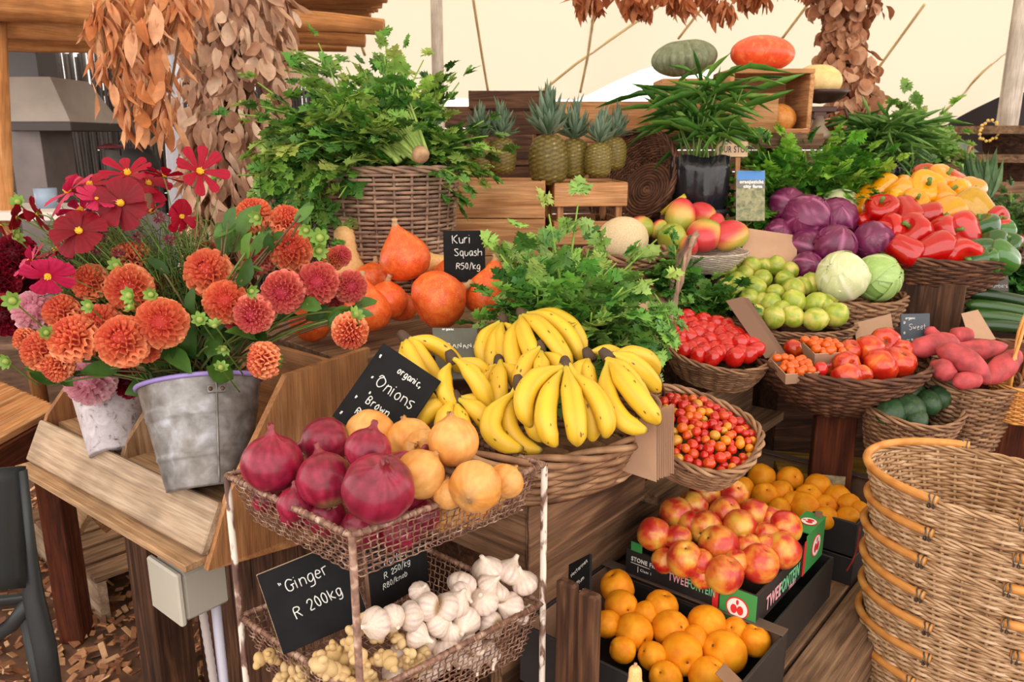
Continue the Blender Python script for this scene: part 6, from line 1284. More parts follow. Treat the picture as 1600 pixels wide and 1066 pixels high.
while len(pts) < 175 and tries < 40000:
    tries += 1; q = rs.uniform(-1, 1, 2)*[.118, .105]
    if (q[0]/.118)**2.4+(abs(q[1])/.105)**2.4 > 1 if q[0] > 0 else (abs(q[0])/.118)**2.4+(abs(q[1])/.105)**2.4 > 1: continue
    r = rs.uniform(.0085, .0125); z = heapz(q, .125, .112, .022)-.014+rs.uniform(0, .012); p = np.array([q[0], q[1], z])
    if all(np.linalg.norm(p-o[0]) > (r+o[1])*.84 for o in pts): pts.append((p, r))
for i, (p, r) in enumerate(pts):
    ci = rs.randint(8); w0 = cc_+Rt@p
    place(('ch', ci), lambda: (lambda m: (m.lathe([(max(.01, math.cos(x)), math.sin(x)*1.12) for x in np.linspace(-1.57, 1.57, 11)], 16, None, None, cols[ci]), m)[1])(MB()).build('cherry_tomato', M_ch1), ('yellow orange' if ci in (3, 7) else 'orange' if ci == 2 else 'red') + ' cherry tomato in the shallow twig edged basket', 'tomato', mtx(w0, rndrot(), r), ('yellow orange' if ci in (3, 7) else 'orange' if ci == 2 else 'red')+' cherry tomatoes in the shallow basket')
# ---- plum tomatoes
M_tom = mat_fruit('tomato_skin', [(.3, C(182, 16, 14)), (.6, C(200, 28, 20)), (.8, C(210, 44, 28))], 3, .2, rv=.06, coat=.5)
RO_ = [(265, 90), (355, 110), (430, 125), (225, 135), (290, 130), (390, 165), (480, 140), (265, 200), (325, 185), (390, 220), (450, 180), (500, 175), (210, 235), (440, 190), (455, 225), (285, 270), (330, 245), (360, 280), (410, 265), (450, 285), (400, 320), (525, 315), (555, 240), (605, 300), (650, 270), (520, 195), (480, 250), (190, 180), (320, 305), (590, 230), (565, 290), (240, 270), (300, 160), (230, 205), (490, 290), (545, 190), (350, 150), (500, 220), (425, 300), (630, 240)]
RO_ = [(1000+x*.2815, 470+y*.2815, 23 if i not in (7, 22, 21) else 27) for i, (x, y) in enumerate(RO_)]
rc = P(1120, 538, 2.05); Rr = frame(unit(P(1198, 560, 2.0)-P(1040, 520, 2.1)), (-.16, -.50, 1))
fruitset('ro', mk_ball('plum_tomato', M_tom, interp_prof([(.02, -1.12), (.4, -1.08), (.8, -.75), (.98, -.3), (1, .15), (.88, .65), (.55, 1.02), (.2, 1.1), (.03, 1.04)], 18), 20), RO_, lambda px, py: depth(P(px, py, 1))*0+ (lambda q: np.dot(rc+Rr[:, 2]*.004-CAM, Rr[:, 2])/np.dot(q, Rr[:, 2]))(ray(px, py)), 'glossy red plum tomato in the tilted handled basket', 'tomato', 'plum tomatoes', 'the handle', 5, sc=1.15, rnd=1.2)
basket('handled_basket', 'tilted wicker basket of red plum tomatoes with a tall handle', rc, .142, .090, .10, Rr, .72, .8, 18, 28, .0036, 2.2, W_brown, rr=.006, rimtw=60, handles=[dict(path=np.array([list(Rr.T@(P(x, y, t)-rc)) for x, y, t in ((1045, 515, 2.0), (1052, 480, 1.99), (1062, 440, 1.99), (1074, 400, 2.0), (1083, 375, 2.03), (1088, 366, 2.06), (1078, 372, 2.1), (1064, 398, 2.14), (1052, 432, 2.17), (1046, 465, 2.19), (1050, 490, 2.19))]), rad=.0055, r=.0052, ns=3, tw=55)], hmat=W_grey)
hp = [P(x, y, t) for x, y, t in ((978, 560, 1.6), (984, 552, 1.6), (995, 548, 1.6), (1012, 553, 1.62), (1022, 570, 1.63), (1030, 592, 1.64), (1038, 615, 1.65))]
m = MB(); rope(m, np.array(hp), .003, .0028, 2, 60); o = m.build('twig_loop', W_dark); tag(o, 'rough twisted twig handle rising between bananas and cherry tomatoes', 'handle')
# ---- kraft paper flats
def paper(label, pts, t, name='paper_bag'):
    m = MB(); q = [P(x, y, tt) for (x, y), tt in zip(pts, t)]; m.add(np.array(q+[a+CF*.0015 for a in q]), [(0, 1, 2, 3), (7, 6, 5, 4), (0, 4, 5, 1), (1, 5, 6, 2), (2, 6, 7, 3), (3, 7, 4, 0)]); o = m.build(name, M_kraft, None, False); tag(o, label, 'paper bag')
paper('flat brown paper bag between the celery heap and tall handle', [(1005, 441), (1072, 480), (1042, 528), (975, 478)], (2.22, 2.22, 2.1, 2.1))
paper('brown paper bag standing behind the limes', [(1163, 356), (1246, 368), (1244, 430), (1158, 410)], (2.5, 2.5, 2.4, 2.4))
paper('brown paper bag behind the big ribbed tomatoes', [(1335, 505), (1392, 490), (1400, 545), (1340, 555)], (2.25, 2.25, 2.2, 2.2)); paper('folded brown paper bag beside the limes and punnets', [(1320, 515), (1368, 484), (1376, 500), (1340, 535)], (2.3, 2.3, 2.25, 2.25))
paper('brown paper bag behind the sweet potatoes', [(1502, 490), (1528, 484), (1556, 530), (1516, 535)], (2.3, 2.3, 2.25, 2.25))
pk = thing('paper_bag_pack', 'dark brown stack of paper bags leaning between plum tomatoes and limes', 'paper bags', mtx((0, 0, 0)))
for i in range(6):
    o_ = CX*.006*i+CF*.01*i; q = [P(1134, 470, 2.06)+o_, P(1160, 464, 2.06)+o_, P(1222, 556, 2.0)+o_, P(1196, 560, 2.0)+o_]; m = MB(); m.add(np.array(q+[a+CF*.003 for a in q]), [(0, 1, 2, 3), (7, 6, 5, 4), (0, 4, 5, 1), (1, 5, 6, 2), (2, 6, 7, 3), (3, 7, 4, 0)]); m.build('paper_bag', mat_plain('kraft_dark%d' % i, C(122, 90, 70), .8), pk, False)
# ---- limes
LI = [(1173, 416, 30), (1213, 416, 31), (1235, 423, 26), (1191, 436, 30), (1226, 437, 30), (1180, 451, 36), (1211, 458, 28), (1239, 453, 38), (1268, 444, 34), (1253, 447, 30), (1170, 467, 32), (1204, 475, 33), (1240, 472, 38), (1275, 475, 36), (1298, 461, 30), (1181, 489, 28), (1209, 496, 35), (1239, 495, 34), (1274, 499, 37), (1306, 492, 38), (1163, 430, 30), (1140, 424, 26), (1151, 438, 28), (1133, 447, 26), (1153, 408, 26), (1150, 455, 28), (1160, 480, 26), (1190, 470, 26), (1290, 478, 26), (1195, 415, 24), (1222, 484, 28)]
M_lime = mat_fruit('lime_skin', [(.32, C(120, 146, 36)), (.5, C(164, 174, 60)), (.68, C(204, 190, 100))], 1.0, .35, None, 260, .1, rv=.08, coat=.15)
fruitset('li', mk_ball('lime', M_lime, interp_prof([(.02, -1.12), (.1, -1.08), (.5, -.93), (.88, -.5), (1, 0), (.88, .5), (.5, .93), (.14, 1.08), (.02, 1.14)], 20), 24), LI, lambda px, py: 2.12+(505-py)*.0032, 'yellow green lime in the shallow basket', 'lime', 'limes in the shallow basket', 'plum tomatoes', 5, sc=1.03, rnd=2)
lc = P(1232, 503, 2.30); basket('lime_basket', 'tightly woven shallow basket heaped with limes', lc, .185, .16, .10, rotm(0, 0, 0), .75, .9, 20, 36, .0032, 2, W_brown, rr=.006, rimtw=70, wave=.8)
# ---- mangoes and melon
def mango_mesh(v):
    m = MB(); a = np.linspace(-math.pi/2, math.pi/2, 18); rs = np.random.RandomState(v)
    def fn(V, an, n): V = V.copy(); V[:, :, 0] += .12*V[:, :, 2]**2; V[:, :, 1] *= .88; return V
    def col(V):
        d = unit(rs.randn(3)); f = np.clip(.5+(V@d)*.9+.15*np.sin(V[:, 0]*4+v), 0, 1)[:, None]; R1 = np.array(C(206, 58, 62)); G1 = np.array(C(160, 168, 62)); Y1 = np.array(C(222, 170, 84)); return np.where(f > .5, Y1+(R1-Y1)*(f-.5)*2, G1+(Y1-G1)*f*2)
    m.lathe([(max(.01, math.cos(x)), math.sin(x)*1.15) for x in a], 28, None, None, col, fn); return m
M_mng = mat_attr('mango_skin', .35, 40, .12, rv=.05, coat=.2)
MA = [(1002, 356, 42, 'red mango beside the netted melon'), (1030, 358, 28, 'green yellow mango glimpsed behind two others'), (1063, 341, 54, 'green and red mango under the yellow squash neck'), (1098, 336, 42, 'highest red and yellow mango before the black pot'), (1050, 374, 50, 'yellow mango lowest towards the melon'), (1100, 368, 56, 'red mango in the middle of the dish'), (1140, 368, 52, 'red mango at the cabbage end of the dish'), (1118, 350, 30, 'small red mango peeping behind the middle one'), (1075, 385, 34, 'green mango under leaves at the dish edge')]
for i, (px, py, d, l) in enumerate(MA): t = 2.42+(375-py)*.003; place(('ma', i), lambda: mango_mesh(i).build('mango', M_mng), l, 'mango', mtx(P(px, py, t), align(unit(np.random.randn(3)), U(0, 6)), size(d, t)/2*1.0))
M_dish = mat_wicker('dish_pale', [C(150, 130, 116), C(176, 158, 144), C(196, 182, 168), C(206, 192, 178)], .8)
basket('mango_dish', 'pale finely woven shallow dish holding the mangoes', P(1096, 392, 2.36), .135, .13, .06, rotm(0, 0, 0), .45, .7, 18, 40, .0024, 2, M_dish, rr=.003, rimtw=80, wave=.7)
M_mel = mat_fruit('melon_net', [(.3, C(206, 178, 134)), (.5, C(220, 196, 154)), (.7, C(230, 210, 172))], 22, .7, C(196, 168, 126), 200, .4, rv=0)
m = MB(); a = np.linspace(-math.pi/2, math.pi/2, 24); m.lathe([(max(.004, math.cos(x)), math.sin(x)*1.12) for x in a], 36); o = m.build('netted_melon', M_mel, None, True, mtx(P(972, 376, 2.28), align((1, .1, .25)), size(74, 2.28)/2)); tag(o, 'pale netted melon lying in a rough twig basket', 'melon')
basket('twig_basket', 'rough shallow twig basket under the netted melon', P(982, 398, 2.30), .125, .11, .06, rotm(0, 0, .1), .7, .8, 8, 22, .005, 2, W_brown, rr=.010, rimtw=50, lift=.01)
m = MB(); m.tube([P(1034, 334, 2.6), P(1052, 318, 2.58), P(1071, 306, 2.56)], [.0085, .008, .0085], 10, col=C(200, 178, 50)); o = m.build('yellow_squash', A_gen); tag(o, 'thin yellow baby marrow poking up behind the mangoes', 'squash')
# dark round basket on edge
Rk = frame((.3, .5, .3), unit(np.array([-.75, -.55, .30]))); Rk = align(unit(np.array([-.62, -.62, .40])))
basket('round_basket', 'dark round basket propped on edge behind the pineapples', P(985, 278, 2.72), .175, .175, .11, Rk, .55, .55, 26, 40, .0042, 2, W_dark, rr=.007, rimtw=60, wave=1.1)
# potted palm
def pot(label, px, py, t, r, h, col=C(34, 34, 38), bag=True, name='black_pot', n=34, L=.30, ls=.17, pal=(C(50, 96, 36), C(92, 146, 56), C(140, 180, 84)), stalky=True, group=None):
    top = P(px, py, t); base = top-DZ*h; root = thing(name, label, 'potted plant', mtx(base))
    m = MB(); m.lathe([(.001, .003), (r*.82, 0), (r*.9, h*.3), (r*.93, h*.52), (r*1.04, h*.53), (r*1.04, h*.57), (r*.92, h*.57)], 30, None, None, col); m.build('pot', mat_plain(name+'_plastic', col, .45), root)
    m = MB(); m.lathe([(r*.9, h*.54), (r*.95, h*.7), (r*.98, h*.88), (r*.96, h), (r*.9, h*.97), (r*.86, h*.85), (.001, h*.84)], 48, None, None, (0, 0, 0), lambda V, an, n_: V*np.stack([1+.04*np.sin(an*7+V[:, :, 2].mean()*0)+.02*np.sin(an*19), 1+.04*np.sin(an*7)+.02*np.sin(an*19), 1+.012*np.sin(an*5+.5)], -1)[None]); m.build('plastic_bag', mat_plain(name+'_bag', C(30, 30, 36), .18, ns=14, na=.4, bst=.8), root)
    ml = MB(); ms = MB()
    for i in range(n):
        a = U(0, 6.283); o = np.array([U(-.5, .5)*r, U(-.3, .3)*r, h*.85]); d_ = unit(np.array([math.cos(a)*U(.1, .75), math.sin(a)*U(.1, .7), 1])); hh = L*U(.45, 1.0); tt = np.linspace(0, 1, 7)[:, None]; p = o+d_*hh*tt+DZ*(-.03*tt**2); ms.tube(p, np.linspace(.0045, .002, 7) if stalky else .0015, 5, col=lerp(C(96, 140, 60), C(150, 176, 90), R_()))
        for k in range(9 if stalky else 5):
            j = random.randint(4, 6); t_ = unit(p[-1]-p[-2]); a2 = U(0, 6.28); dd = unit(t_*U(.1, .8)+np.array([math.cos(a2), math.sin(a2), U(-.3, .5)])*U(.5, 1.1)); leaf(ml, p[j], dd, DZ, ls*U(.6, 1.2), ls*U(.13, .19), lerp(pal[0], pal[1], R_()) if R_() < .6 else lerp(pal[1], pal[2], R_()), LEAF2, U(.1, .7), .3, U(-.3, .3))
    ml.build('blades', A_leaf, root); ms.build('stems', A_leaf, root); return root
pot('palm in a black plastic bag and pot behind the mangoes', 1096, 243, 2.62, .098, P(1096, 243, 2.62)[2]-1.10, n=17, L=.34, ls=.19)
pot('grassy plant in a black pot behind the peppers', 1378, 252, 3.1, .075, P(1378, 252, 3.1)[2]-1.27, n=60, L=.22, ls=.16, stalky=False, name='grass_pot', pal=(C(56, 100, 44), C(96, 146, 64), C(140, 176, 96)))
m = MB(); q = P(1378, 252, 3.1); m.box((q[0], q[1], .634), (.17, .17, 1.268)); o = m.build('pedestal_block', WD_dark, None, False); tag(o, 'tall dark block under the grassy pot, hidden by peppers', 'block')
# pineapples
def pine_mesh():
    m = MB(); NZ, K = 46, 60; pr = interp_prof([(.05, -1.3), (.5, -1.27), (.85, -1.0), (1, -.45), (1, .2), (.92, .7), (.7, 1.1), (.4, 1.27), (.05, 1.3)], NZ); V = []; cs = []
    for i, (r, z) in enumerate(pr):
        for j in range(K):
            a = j*2*math.pi/K; u_ = a*8/(2*math.pi); w_ = z*4.2; s1 = (u_+w_) % 1-.5; s2 = (u_-w_) % 1-.5; b = (1-abs(s1)*2)*(1-abs(s2)*2); e = b**.6; rr = r*(1+.09*e) ; V.append((rr*math.cos(a), rr*math.sin(a), z))
            c = lerp(C(64, 62, 26), C(140, 116, 44), min(1, e*1.3)); c = lerp(c, C(208, 186, 128), max(0, (b-.72)*3)); cs.append(c)
    V = np.array(V); i = np.arange(NZ-1)[:, None]; j = np.arange(K)[None, :]; j2 = (j+1) % K; F = np.stack([i*K+j, i*K+j2, (i+1)*K+j2, (i+1)*K+j], -1).reshape(-1, 4); m.add(V, F, np.array(cs)); return m
M_pine = mat_attr('pineapple_skin', .6, 12, .25, rv=.12)
def pineapple(v, label, px, py, d, t, lean=0, base=None):
    r = size(d, t)/2
    def mk():
        o = thing('pineapple', 'x', 'pineapple'); pine_mesh().build('fruit', M_pine, o); m = MB()
        for i in range(58):
            f = i/57; a = i*2.4; el = 1.45-1.15*f; d_ = (math.cos(a)*math.cos(el), math.sin(a)*math.cos(el), math.sin(el)); L = (1.9-.9*f)*U(.85, 1.15)
            leaf(m, (math.cos(a)*.18*f, math.sin(a)*.18*f, 1.2+.3*(1-f)), d_, (-math.cos(a), -math.sin(a), 1.2), L*1.2, .62, lerp(C(92, 118, 94), C(140, 158, 132), R_()), LEAF2, -.0+U(-.5, .1), .35, 0)
        m.build('crown', A_leaf, o); return o
    place(('pi', v), mk, label, 'pineapple', mtx(P(px, py, t), align((lean, 0, 1), U(0, 6)), r))
for a in [(0, 'pineapple next to the celery, half behind its leaves', 750, 244, 42, 2.50), (1, 'pineapple standing on the solid crate with tall crown', 784, 244, 44, 2.50), (0, 'big front pineapple on the joint of the two crates', 857, 250, 60, 2.50, -.03), (1, 'darker pineapple second along the slatted crate', 897, 248, 48, 2.56), (2, 'golden sided pineapple on the slatted crate', 935, 250, 42, 2.50, .04), (0, 'pineapple at the basket end of the slatted crate', 958, 240, 40, 2.62, .06)]: pineapple(*a)
# pumpkins behind
def pumpkin_mesh(nr=12, depth_=.09, fl=.62):
    m = MB(); a = np.linspace(-math.pi/2*.93, math.pi/2*.93, 22); m.lathe([(max(.05, math.cos(x)), math.sin(x)*fl*(1-.25*max(0, abs(x)-1.2))) for x in a], 84, None, None, (1, 1, 1), lambda V, an, n: V*np.stack([1-depth_*(1-np.abs(np.cos(an*nr/2))**.7)]*2+[np.ones_like(an)], -1)[None]); return m
def pumpkin(label, px, py, d, t, mat, nr, fl, up=(0, 0, 1), dp=.09, stem=True, name='pumpkin'):
    o = thing(name, label, 'pumpkin', mtx(P(px, py, t), align(up), size(d, t)/2)); pumpkin_mesh(nr, dp, fl).build('body', mat, o)
    if stem: m = MB(); m.tube([(0, 0, fl*.8), (.02, 0, fl+.1), (.08, 0, fl+.28)], [.13, .08, .1], 8); m.build('stem', M_stem, o)
pumpkin('grey green ribbed pumpkin standing high behind the palm', 1069, 91, 102, 3.0, mat_fruit('grey_pumpkin', [(.3, C(96, 104, 76)), (.6, C(126, 132, 102)), (.8, C(156, 158, 128))], 5, .6, rv=0), 22, .55, (-.12, -.1, 1), .2, False)
m = MB(); cg = P(1069, 121, 3.0); m.box((cg[0], cg[1], (cg[2]+UPZ)/2-.004), (.2, .2, cg[2]-UPZ-.012), None, .004); o = m.build('pumpkin_crate', WD_crate, None, False); tag(o, 'pale crate block carrying the grey green pumpkin', 'crate')
pumpkin('bright orange red pumpkin on top of the display crate', 1191, 84, 98, 2.95, mat_fruit('red_pumpkin', [(.3, C(222, 72, 34)), (.55, C(232, 88, 44)), (.75, C(240, 140, 84))], 5, .4, rv=0, coat=.2), 10, .56, (.05, 0, 1), .06, False)
pumpkin('orange brown pumpkin sitting inside the display crate', 1212, 186, 62, 2.93, mat_fruit('brown_pumpkin', [(.3, C(188, 112, 44)), (.55, C(208, 136, 62)), (.75, C(196, 150, 80))], 4, .5, rv=0), 9, .78, (.0, 0, 1), .1, False)
pumpkin('pale cream yellow pumpkin resting in the scale pan', 1277, 128, 74, 3.05, mat_fruit('cream_pumpkin', [(.3, C(224, 186, 116)), (.6, C(236, 204, 140)), (.8, C(242, 214, 158))], 4, .5, rv=0), 12, .72, (0, 0, 1), .05, False)
sc0 = thing('kitchen_scale', 'old dark weighing scale with a pan holding the cream pumpkin', 'scale', mtx((P(1277, 205, 3.05)[0], P(1277, 205, 3.05)[1], UPZ-.02))); zp = P(1277, 148, 3.05)[2]-UPZ+.02
m = MB(); m.lathe([(.001, zp-.035), (.05, zp-.03), (.085, zp-.005), (.105, zp+.012), (.1, zp+.014), (.08, zp), (.001, zp-.025)], 28); m.build('pan', mat_plain('scale_dark', C(70, 48, 44), .4, .4), sc0)
m = MB(); m.box((0, 0, zp-.055), (.12, .04, .02)); m.box((0, 0, zp-.075), (.05, .03, .03)); m.build('beam', mat_plain('scale_iron', C(80, 52, 46), .5, .3), sc0, False)
m = MB(); m.lathe([(.055, 0), (.05, .02), (.025, .05), (.02, zp-.08)], 16); m.build('base', mat_plain('scale_base', C(150, 132, 112), .4, .3), sc0)
m = MB(); m.tube([(.02, 0, zp-.07), (.09, -.02, zp-.05), (.1, -.03, zp-.09)], .006, 8); m.build('balance_arm', mat_plain('scale_iron2', C(96, 60, 52), .5, .4), sc0)
# scale stands on its own block beyond the shelf
# ---- cabbages
def cabbage_mesh(v, pal):
    m = MB(); rs = np.random.RandomState(v+31); a = np.linspace(-math.pi/2, math.pi/2, 16)
    m.lathe([(max(.01, math.cos(x))*.93, math.sin(x)*.9) for x in a], 24, None, None, pal[0])
    for i in range(9):
        d_ = unit(rs.randn(3)+[0, 0, .3]); R = align(d_, rs.rand()*6); G = []; cs = []; ext = rs.uniform(1.1, 1.45); off = .935+.012*i
        for u in np.linspace(0, 1, 13):
            row = []
            for w_ in np.linspace(-1, 1, 17):
                th = (u-.5)*2*ext; ph = w_*ext*(1-.35*(2*u-1)**2); p = np.array([math.sin(ph)*math.cos(th*.0)*math.cos(th), math.sin(th), math.cos(ph)*math.cos(th)]); edge = max(abs(w_), abs(2*u-1)); rr = off+.03*max(0, edge-.8)/.2*math.sin(w_*9+u*7+i)+.012*math.cos(w_*14)*(edge < .9); row.append(R@(p*rr*np.array([1, 1, .97])))
                vein = max(math.exp(-(w_/.05)**2), math.exp(-((abs(w_)*1.6-abs(((u*5) % 1)-.5)*.7) % .5/.06)**2)*.5); cs.append(lerp(lerp(pal[0], pal[1], rs.rand()*.3+.35*edge), pal[2], vein*.8))
            G.append(row)
        m.sheet(np.array(G), np.array(cs))
    return m
M_cab = mat_attr('cabbage_leaf', .4, 30, .12, rv=.08, coat=.12)
RED = (C(84, 20, 58), C(144, 40, 98), C(184, 100, 146)); WHT = (C(200, 206, 150), C(222, 224, 180), C(238, 236, 210)); GRN = (C(140, 176, 92), C(168, 196, 116), C(212, 222, 170))
for i, (k, px, py, d, t, l) in enumerate([(RED, 1230, 324, 62, 2.62, 'red cabbage at the back next to the book'), (RED, 1260, 342, 76, 2.54, 'large red cabbage crowning the purple heap'), (RED, 1306, 342, 66, 2.56, 'red cabbage leaning on the rear white cabbage'), (RED, 1219, 366, 50, 2.56, 'red cabbage low behind the paper bag'), (RED, 1305, 384, 66, 2.42, 'red cabbage above the front white cabbage'), (RED, 1364, 379, 66, 2.46, 'red cabbage beside the peppers'), (RED, 1262, 388, 60, 2.5, 'shaded red cabbage in the gap above the limes'), (RED, 1262, 418, 50, 2.42, 'red cabbage lowest in the heap beside the limes'),
                                       (WHT, 1312, 328, 66, 2.66, 'white cabbage showing behind the red ones'), (WHT, 1316, 432, 80, 2.26, 'round creamy white cabbage at the front'), (GRN, 1370, 435, 76, 2.30, 'pale green veined cabbage beside the creamy one')]):
    place(('cb', i % 3 if k is RED else 5+i), lambda: cabbage_mesh(i, k).build('cabbage', M_cab), l, 'cabbage', mtx(P(px, py, t), rndrot(), size(d, t)/2))
basket('cabbage_basket', 'coarse wicker basket under the white cabbages', P(1340, 466, 2.36), .135, .12, .08, rotm(0, 0, .2), .8, .8, 10, 24, .0055, 2, W_brown, rr=.008, lift=.01)
# ---- peppers
def pepper_mesh(v, col):
    m = MB(); rs = np.random.RandomState(v+5); pr = interp_prof([(.02, -.95), (.3, -1.05), (.62, -1.0), (.8, -.7), (.9, -.2), (1, .35), (.96, .72), (.74, .95), (.45, .95), (.22, .84), (.06, .80)], 26); ph = rs.rand()*6; nl = 4 if v % 3 else 3
    def fn(V, an, n):
        z = V[:, :, 2:3]; k = .12+.08*np.clip(-z, 0, 1); rr = 1-k[:, :, 0]*(1-np.abs(np.cos(an*nl/2+ph))[None]**.8)+.04*np.sin(an+ph*2)[None]; V = V*np.stack([rr, rr, 1+0*rr], -1); V[:, :, 0] += .08*V[:, :, 2]**2; return V
    m.lathe(pr, 44, None, None, col, fn); return m
M_pep = mat_attr('pepper_skin', .18, 5, .1, rv=.05, coat=.6)
pc_ = {'yellow': [C(226, 142, 4), C(232, 156, 8)], 'red': [C(178, 10, 8), C(194, 20, 14)], 'green': [C(34, 82, 24), C(54, 108, 34)], 'orange red': [C(186, 62, 20)]*2, 'greenish yellow': [C(186, 140, 14)]*2}
PE = [('yellow', [(1351, 311, 36), (1380, 299, 48), (1351, 327, 42), (1409, 306, 56), (1441, 302, 60), (1464, 288, 50), (1468, 314, 50), (1495, 309, 50), (1513, 301, 48), (1476, 338, 56), (1395, 318, 40), (1425, 322, 46)]),
      ('red', [(1377, 333, 52), (1351, 348, 42), (1415, 335, 50), (1443, 341, 50), (1399, 361, 50), (1430, 369, 62), (1470, 367, 54), (1502, 365, 62), (1413, 393, 48), (1458, 392, 62), (1499, 396, 58), (1380, 365, 40), (1550, 344, 42), (1560, 358, 34)]),
      ('green', [(1537, 364, 50), (1560, 362, 40), (1553, 388, 46), (1529, 392, 42), (1563, 403, 50), (1572, 386, 40), (1526, 407, 36), (1545, 408, 36)]), ('orange red', [(1488, 284, 38), (1444, 277, 36)]), ('greenish yellow', [(1520, 333, 66)])]
for cn, its in PE:
    lb = autolab(cn+' bell pepper on the big wicker bowl', its, 'the cabbages', 3 if len(its) > 8 else 2 if len(its) > 2 else 1)
    for i, (px, py, d) in enumerate(its):
        v = i % 3; t = 2.36+(400-py)*.0028+.06*(px < 1370)
        def mk():
            o = thing('bell_pepper', 'x', 'pepper'); pepper_mesh(v, pc_[cn][v % 2]).build('body', M_pep, o); m = MB(); m.tube([(0, 0, .78), (.02, 0, 1.0), (.1, .03, 1.22)], [.14, .09, .12], 7, col=C(104, 140, 60)); m.build('stem', A_matte, o); return o
        place(('pe', cn, v), mk, lb[i], 'pepper', mtx(P(px, py, t), align(unit(np.random.randn(3)*[1, 1, .6]+[0, -.4, .3]), U(0, 6)), size(d, t)/2*1.04), cn+' peppers')
pcn = P(1464, 398, 2.50); basket('pepper_bowl', 'big flared dark wicker bowl full of bell peppers', pcn, .245, .20, .125, rotm(0, 0, -.05), .42, .75, 17, 30, .0052, 2, W_dark, rr=.009, lift=.022, rimtw=40)
# ---- heirloom tomato bowl with punnets
hc = P(1312, 566, 2.05); basket('tomato_bowl', 'big flared wicker bowl with ribbed tomatoes and two punnets', hc, .222, .185, .125, rotm(0, 0, .0), .36, .72, 17, 30, .0050, 2, W_dark, rr=.0085, lift=.012, rimtw=40)
M_heir = mat_fruit('heirloom_skin', [(.34, C(184, 30, 18)), (.5, C(202, 52, 24)), (.62, C(214, 88, 30)), (.75, C(224, 128, 36))], 1.2, .22, rv=.05, coat=.4)
def heirfn(V, an, n): z = np.clip(V[:, :, 2], -1, 1)[:, :, None]; rr = 1-.09*(1-np.abs(np.cos(an*3.5))[None, :])*(.35+.65*np.clip(V[:, :, 2]+.3, 0, 1)); return V*np.stack([rr, rr, 1+0*rr], -1)
HP = interp_prof([(.02, -.72), (.4, -.76), (.8, -.58), (1, -.1), (.95, .35), (.7, .68), (.4, .74), (.15, .62), (.03, .56)], 22)
HE = [(1358, 549, 50), (1383, 535, 46), (1376, 573, 54), (1404, 567, 52), (1330, 548, 36), (1322, 570, 42), (1322, 590, 48), (1300, 572, 30), (1345, 588, 36), (1240, 546, 28), (1410, 548, 34)]
def heirstem(o):
    m = MB()
    for i in range(6): a = i*1.05; leaf(m, (0, 0, .6), (math.cos(a), math.sin(a), .2), DZ, .38, .12, C(90, 110, 50), LEAF2)
    m.build('calyx', A_leaf, o)
fruitset('he', mk_ball('ribbed_tomato', M_heir, HP, 48, heirstem, heirfn), HE, lambda px, py: 1.93+(590-py)*.0025, 'large ribbed orange red tomato in the flared bowl', 'tomato', 'ribbed tomatoes', 'the punnets', 3, sc=1.06, rnd=.6)
place('ro', None, 'single red plum tomato between punnet and ribbed tomatoes', 'tomato', mtx(P(1282, 577, 1.93), align((0, .1, 1)), .017))
def punnet(label, px, py, t, w_, h, seed):
    c = P(px, py, t); R = rotm(.25, 0, .2); root = thing('punnet', label, 'punnet', mtx(c, R)); b = .72
    T = [(-w_/2, -w_*.4), (w_/2, -w_*.4), (w_/2, w_*.4), (-w_/2, w_*.4)]; top = [(x, y, h) for x, y in T]; bt = [(x*b, y*b, 0) for x, y in T]; m = MB(); m.add(np.array(top+bt), [(0, 1, 5, 4), (1, 2, 6, 5), (2, 3, 7, 6), (3, 0, 4, 7), (4, 5, 6, 7)]); o = m.build('card_tray', M_kraft, root, False); o.modifiers.new('s', 'SOLIDIFY').thickness = .002
    rs = np.random.RandomState(seed); n = 0; ps = []
    for tr_ in range(900):
        p = np.array([rs.uniform(-.44, .44)*w_, rs.uniform(-.36, .36)*w_, h-.004+rs.uniform(0, .010)])
        if all(np.linalg.norm(p-q) > .0155 for q in ps): ps.append(p)
        if len(ps) > 26: break
    for p in ps: w0 = c+R@p; place('pt', lambda: (lambda m: (m.lathe([(max(.01, math.cos(x)), math.sin(x)*1.15) for x in np.linspace(-1.57, 1.57, 11)], 16, None, None, C(220, 92, 16)), m)[1])(MB()).build('cherry_tomato', M_ch1), 'orange cherry tomato in '+label.split(' with')[0], 'tomato', mtx(w0, rndrot(), .0105), 'orange cherry tomatoes in '+label.split(' with')[0])
punnet('the higher brown card punnet with orange cherry tomatoes', 1282, 560, 2.02, .088, .036, 1); punnet('the lower brown card punnet with orange cherry tomatoes', 1238, 590, 1.95, .088, .034, 2)
board('price_board', 'small chalkboard with swirls reading sweet by the sweet potatoes', P(1408, 540, 2.15), (1, .1, 0), (-.1, .2, 1), .082, .085, [('organic', .012, .070, .007), ('Sweet', .022, .042, .015), ('@', .004, .058, .012), ('@', .004, .03, .012), ('~@ @~', .016, .012, .010)], None, rr=.0007, bm=mat_plain('slate_blue', C(72, 80, 90), .6))
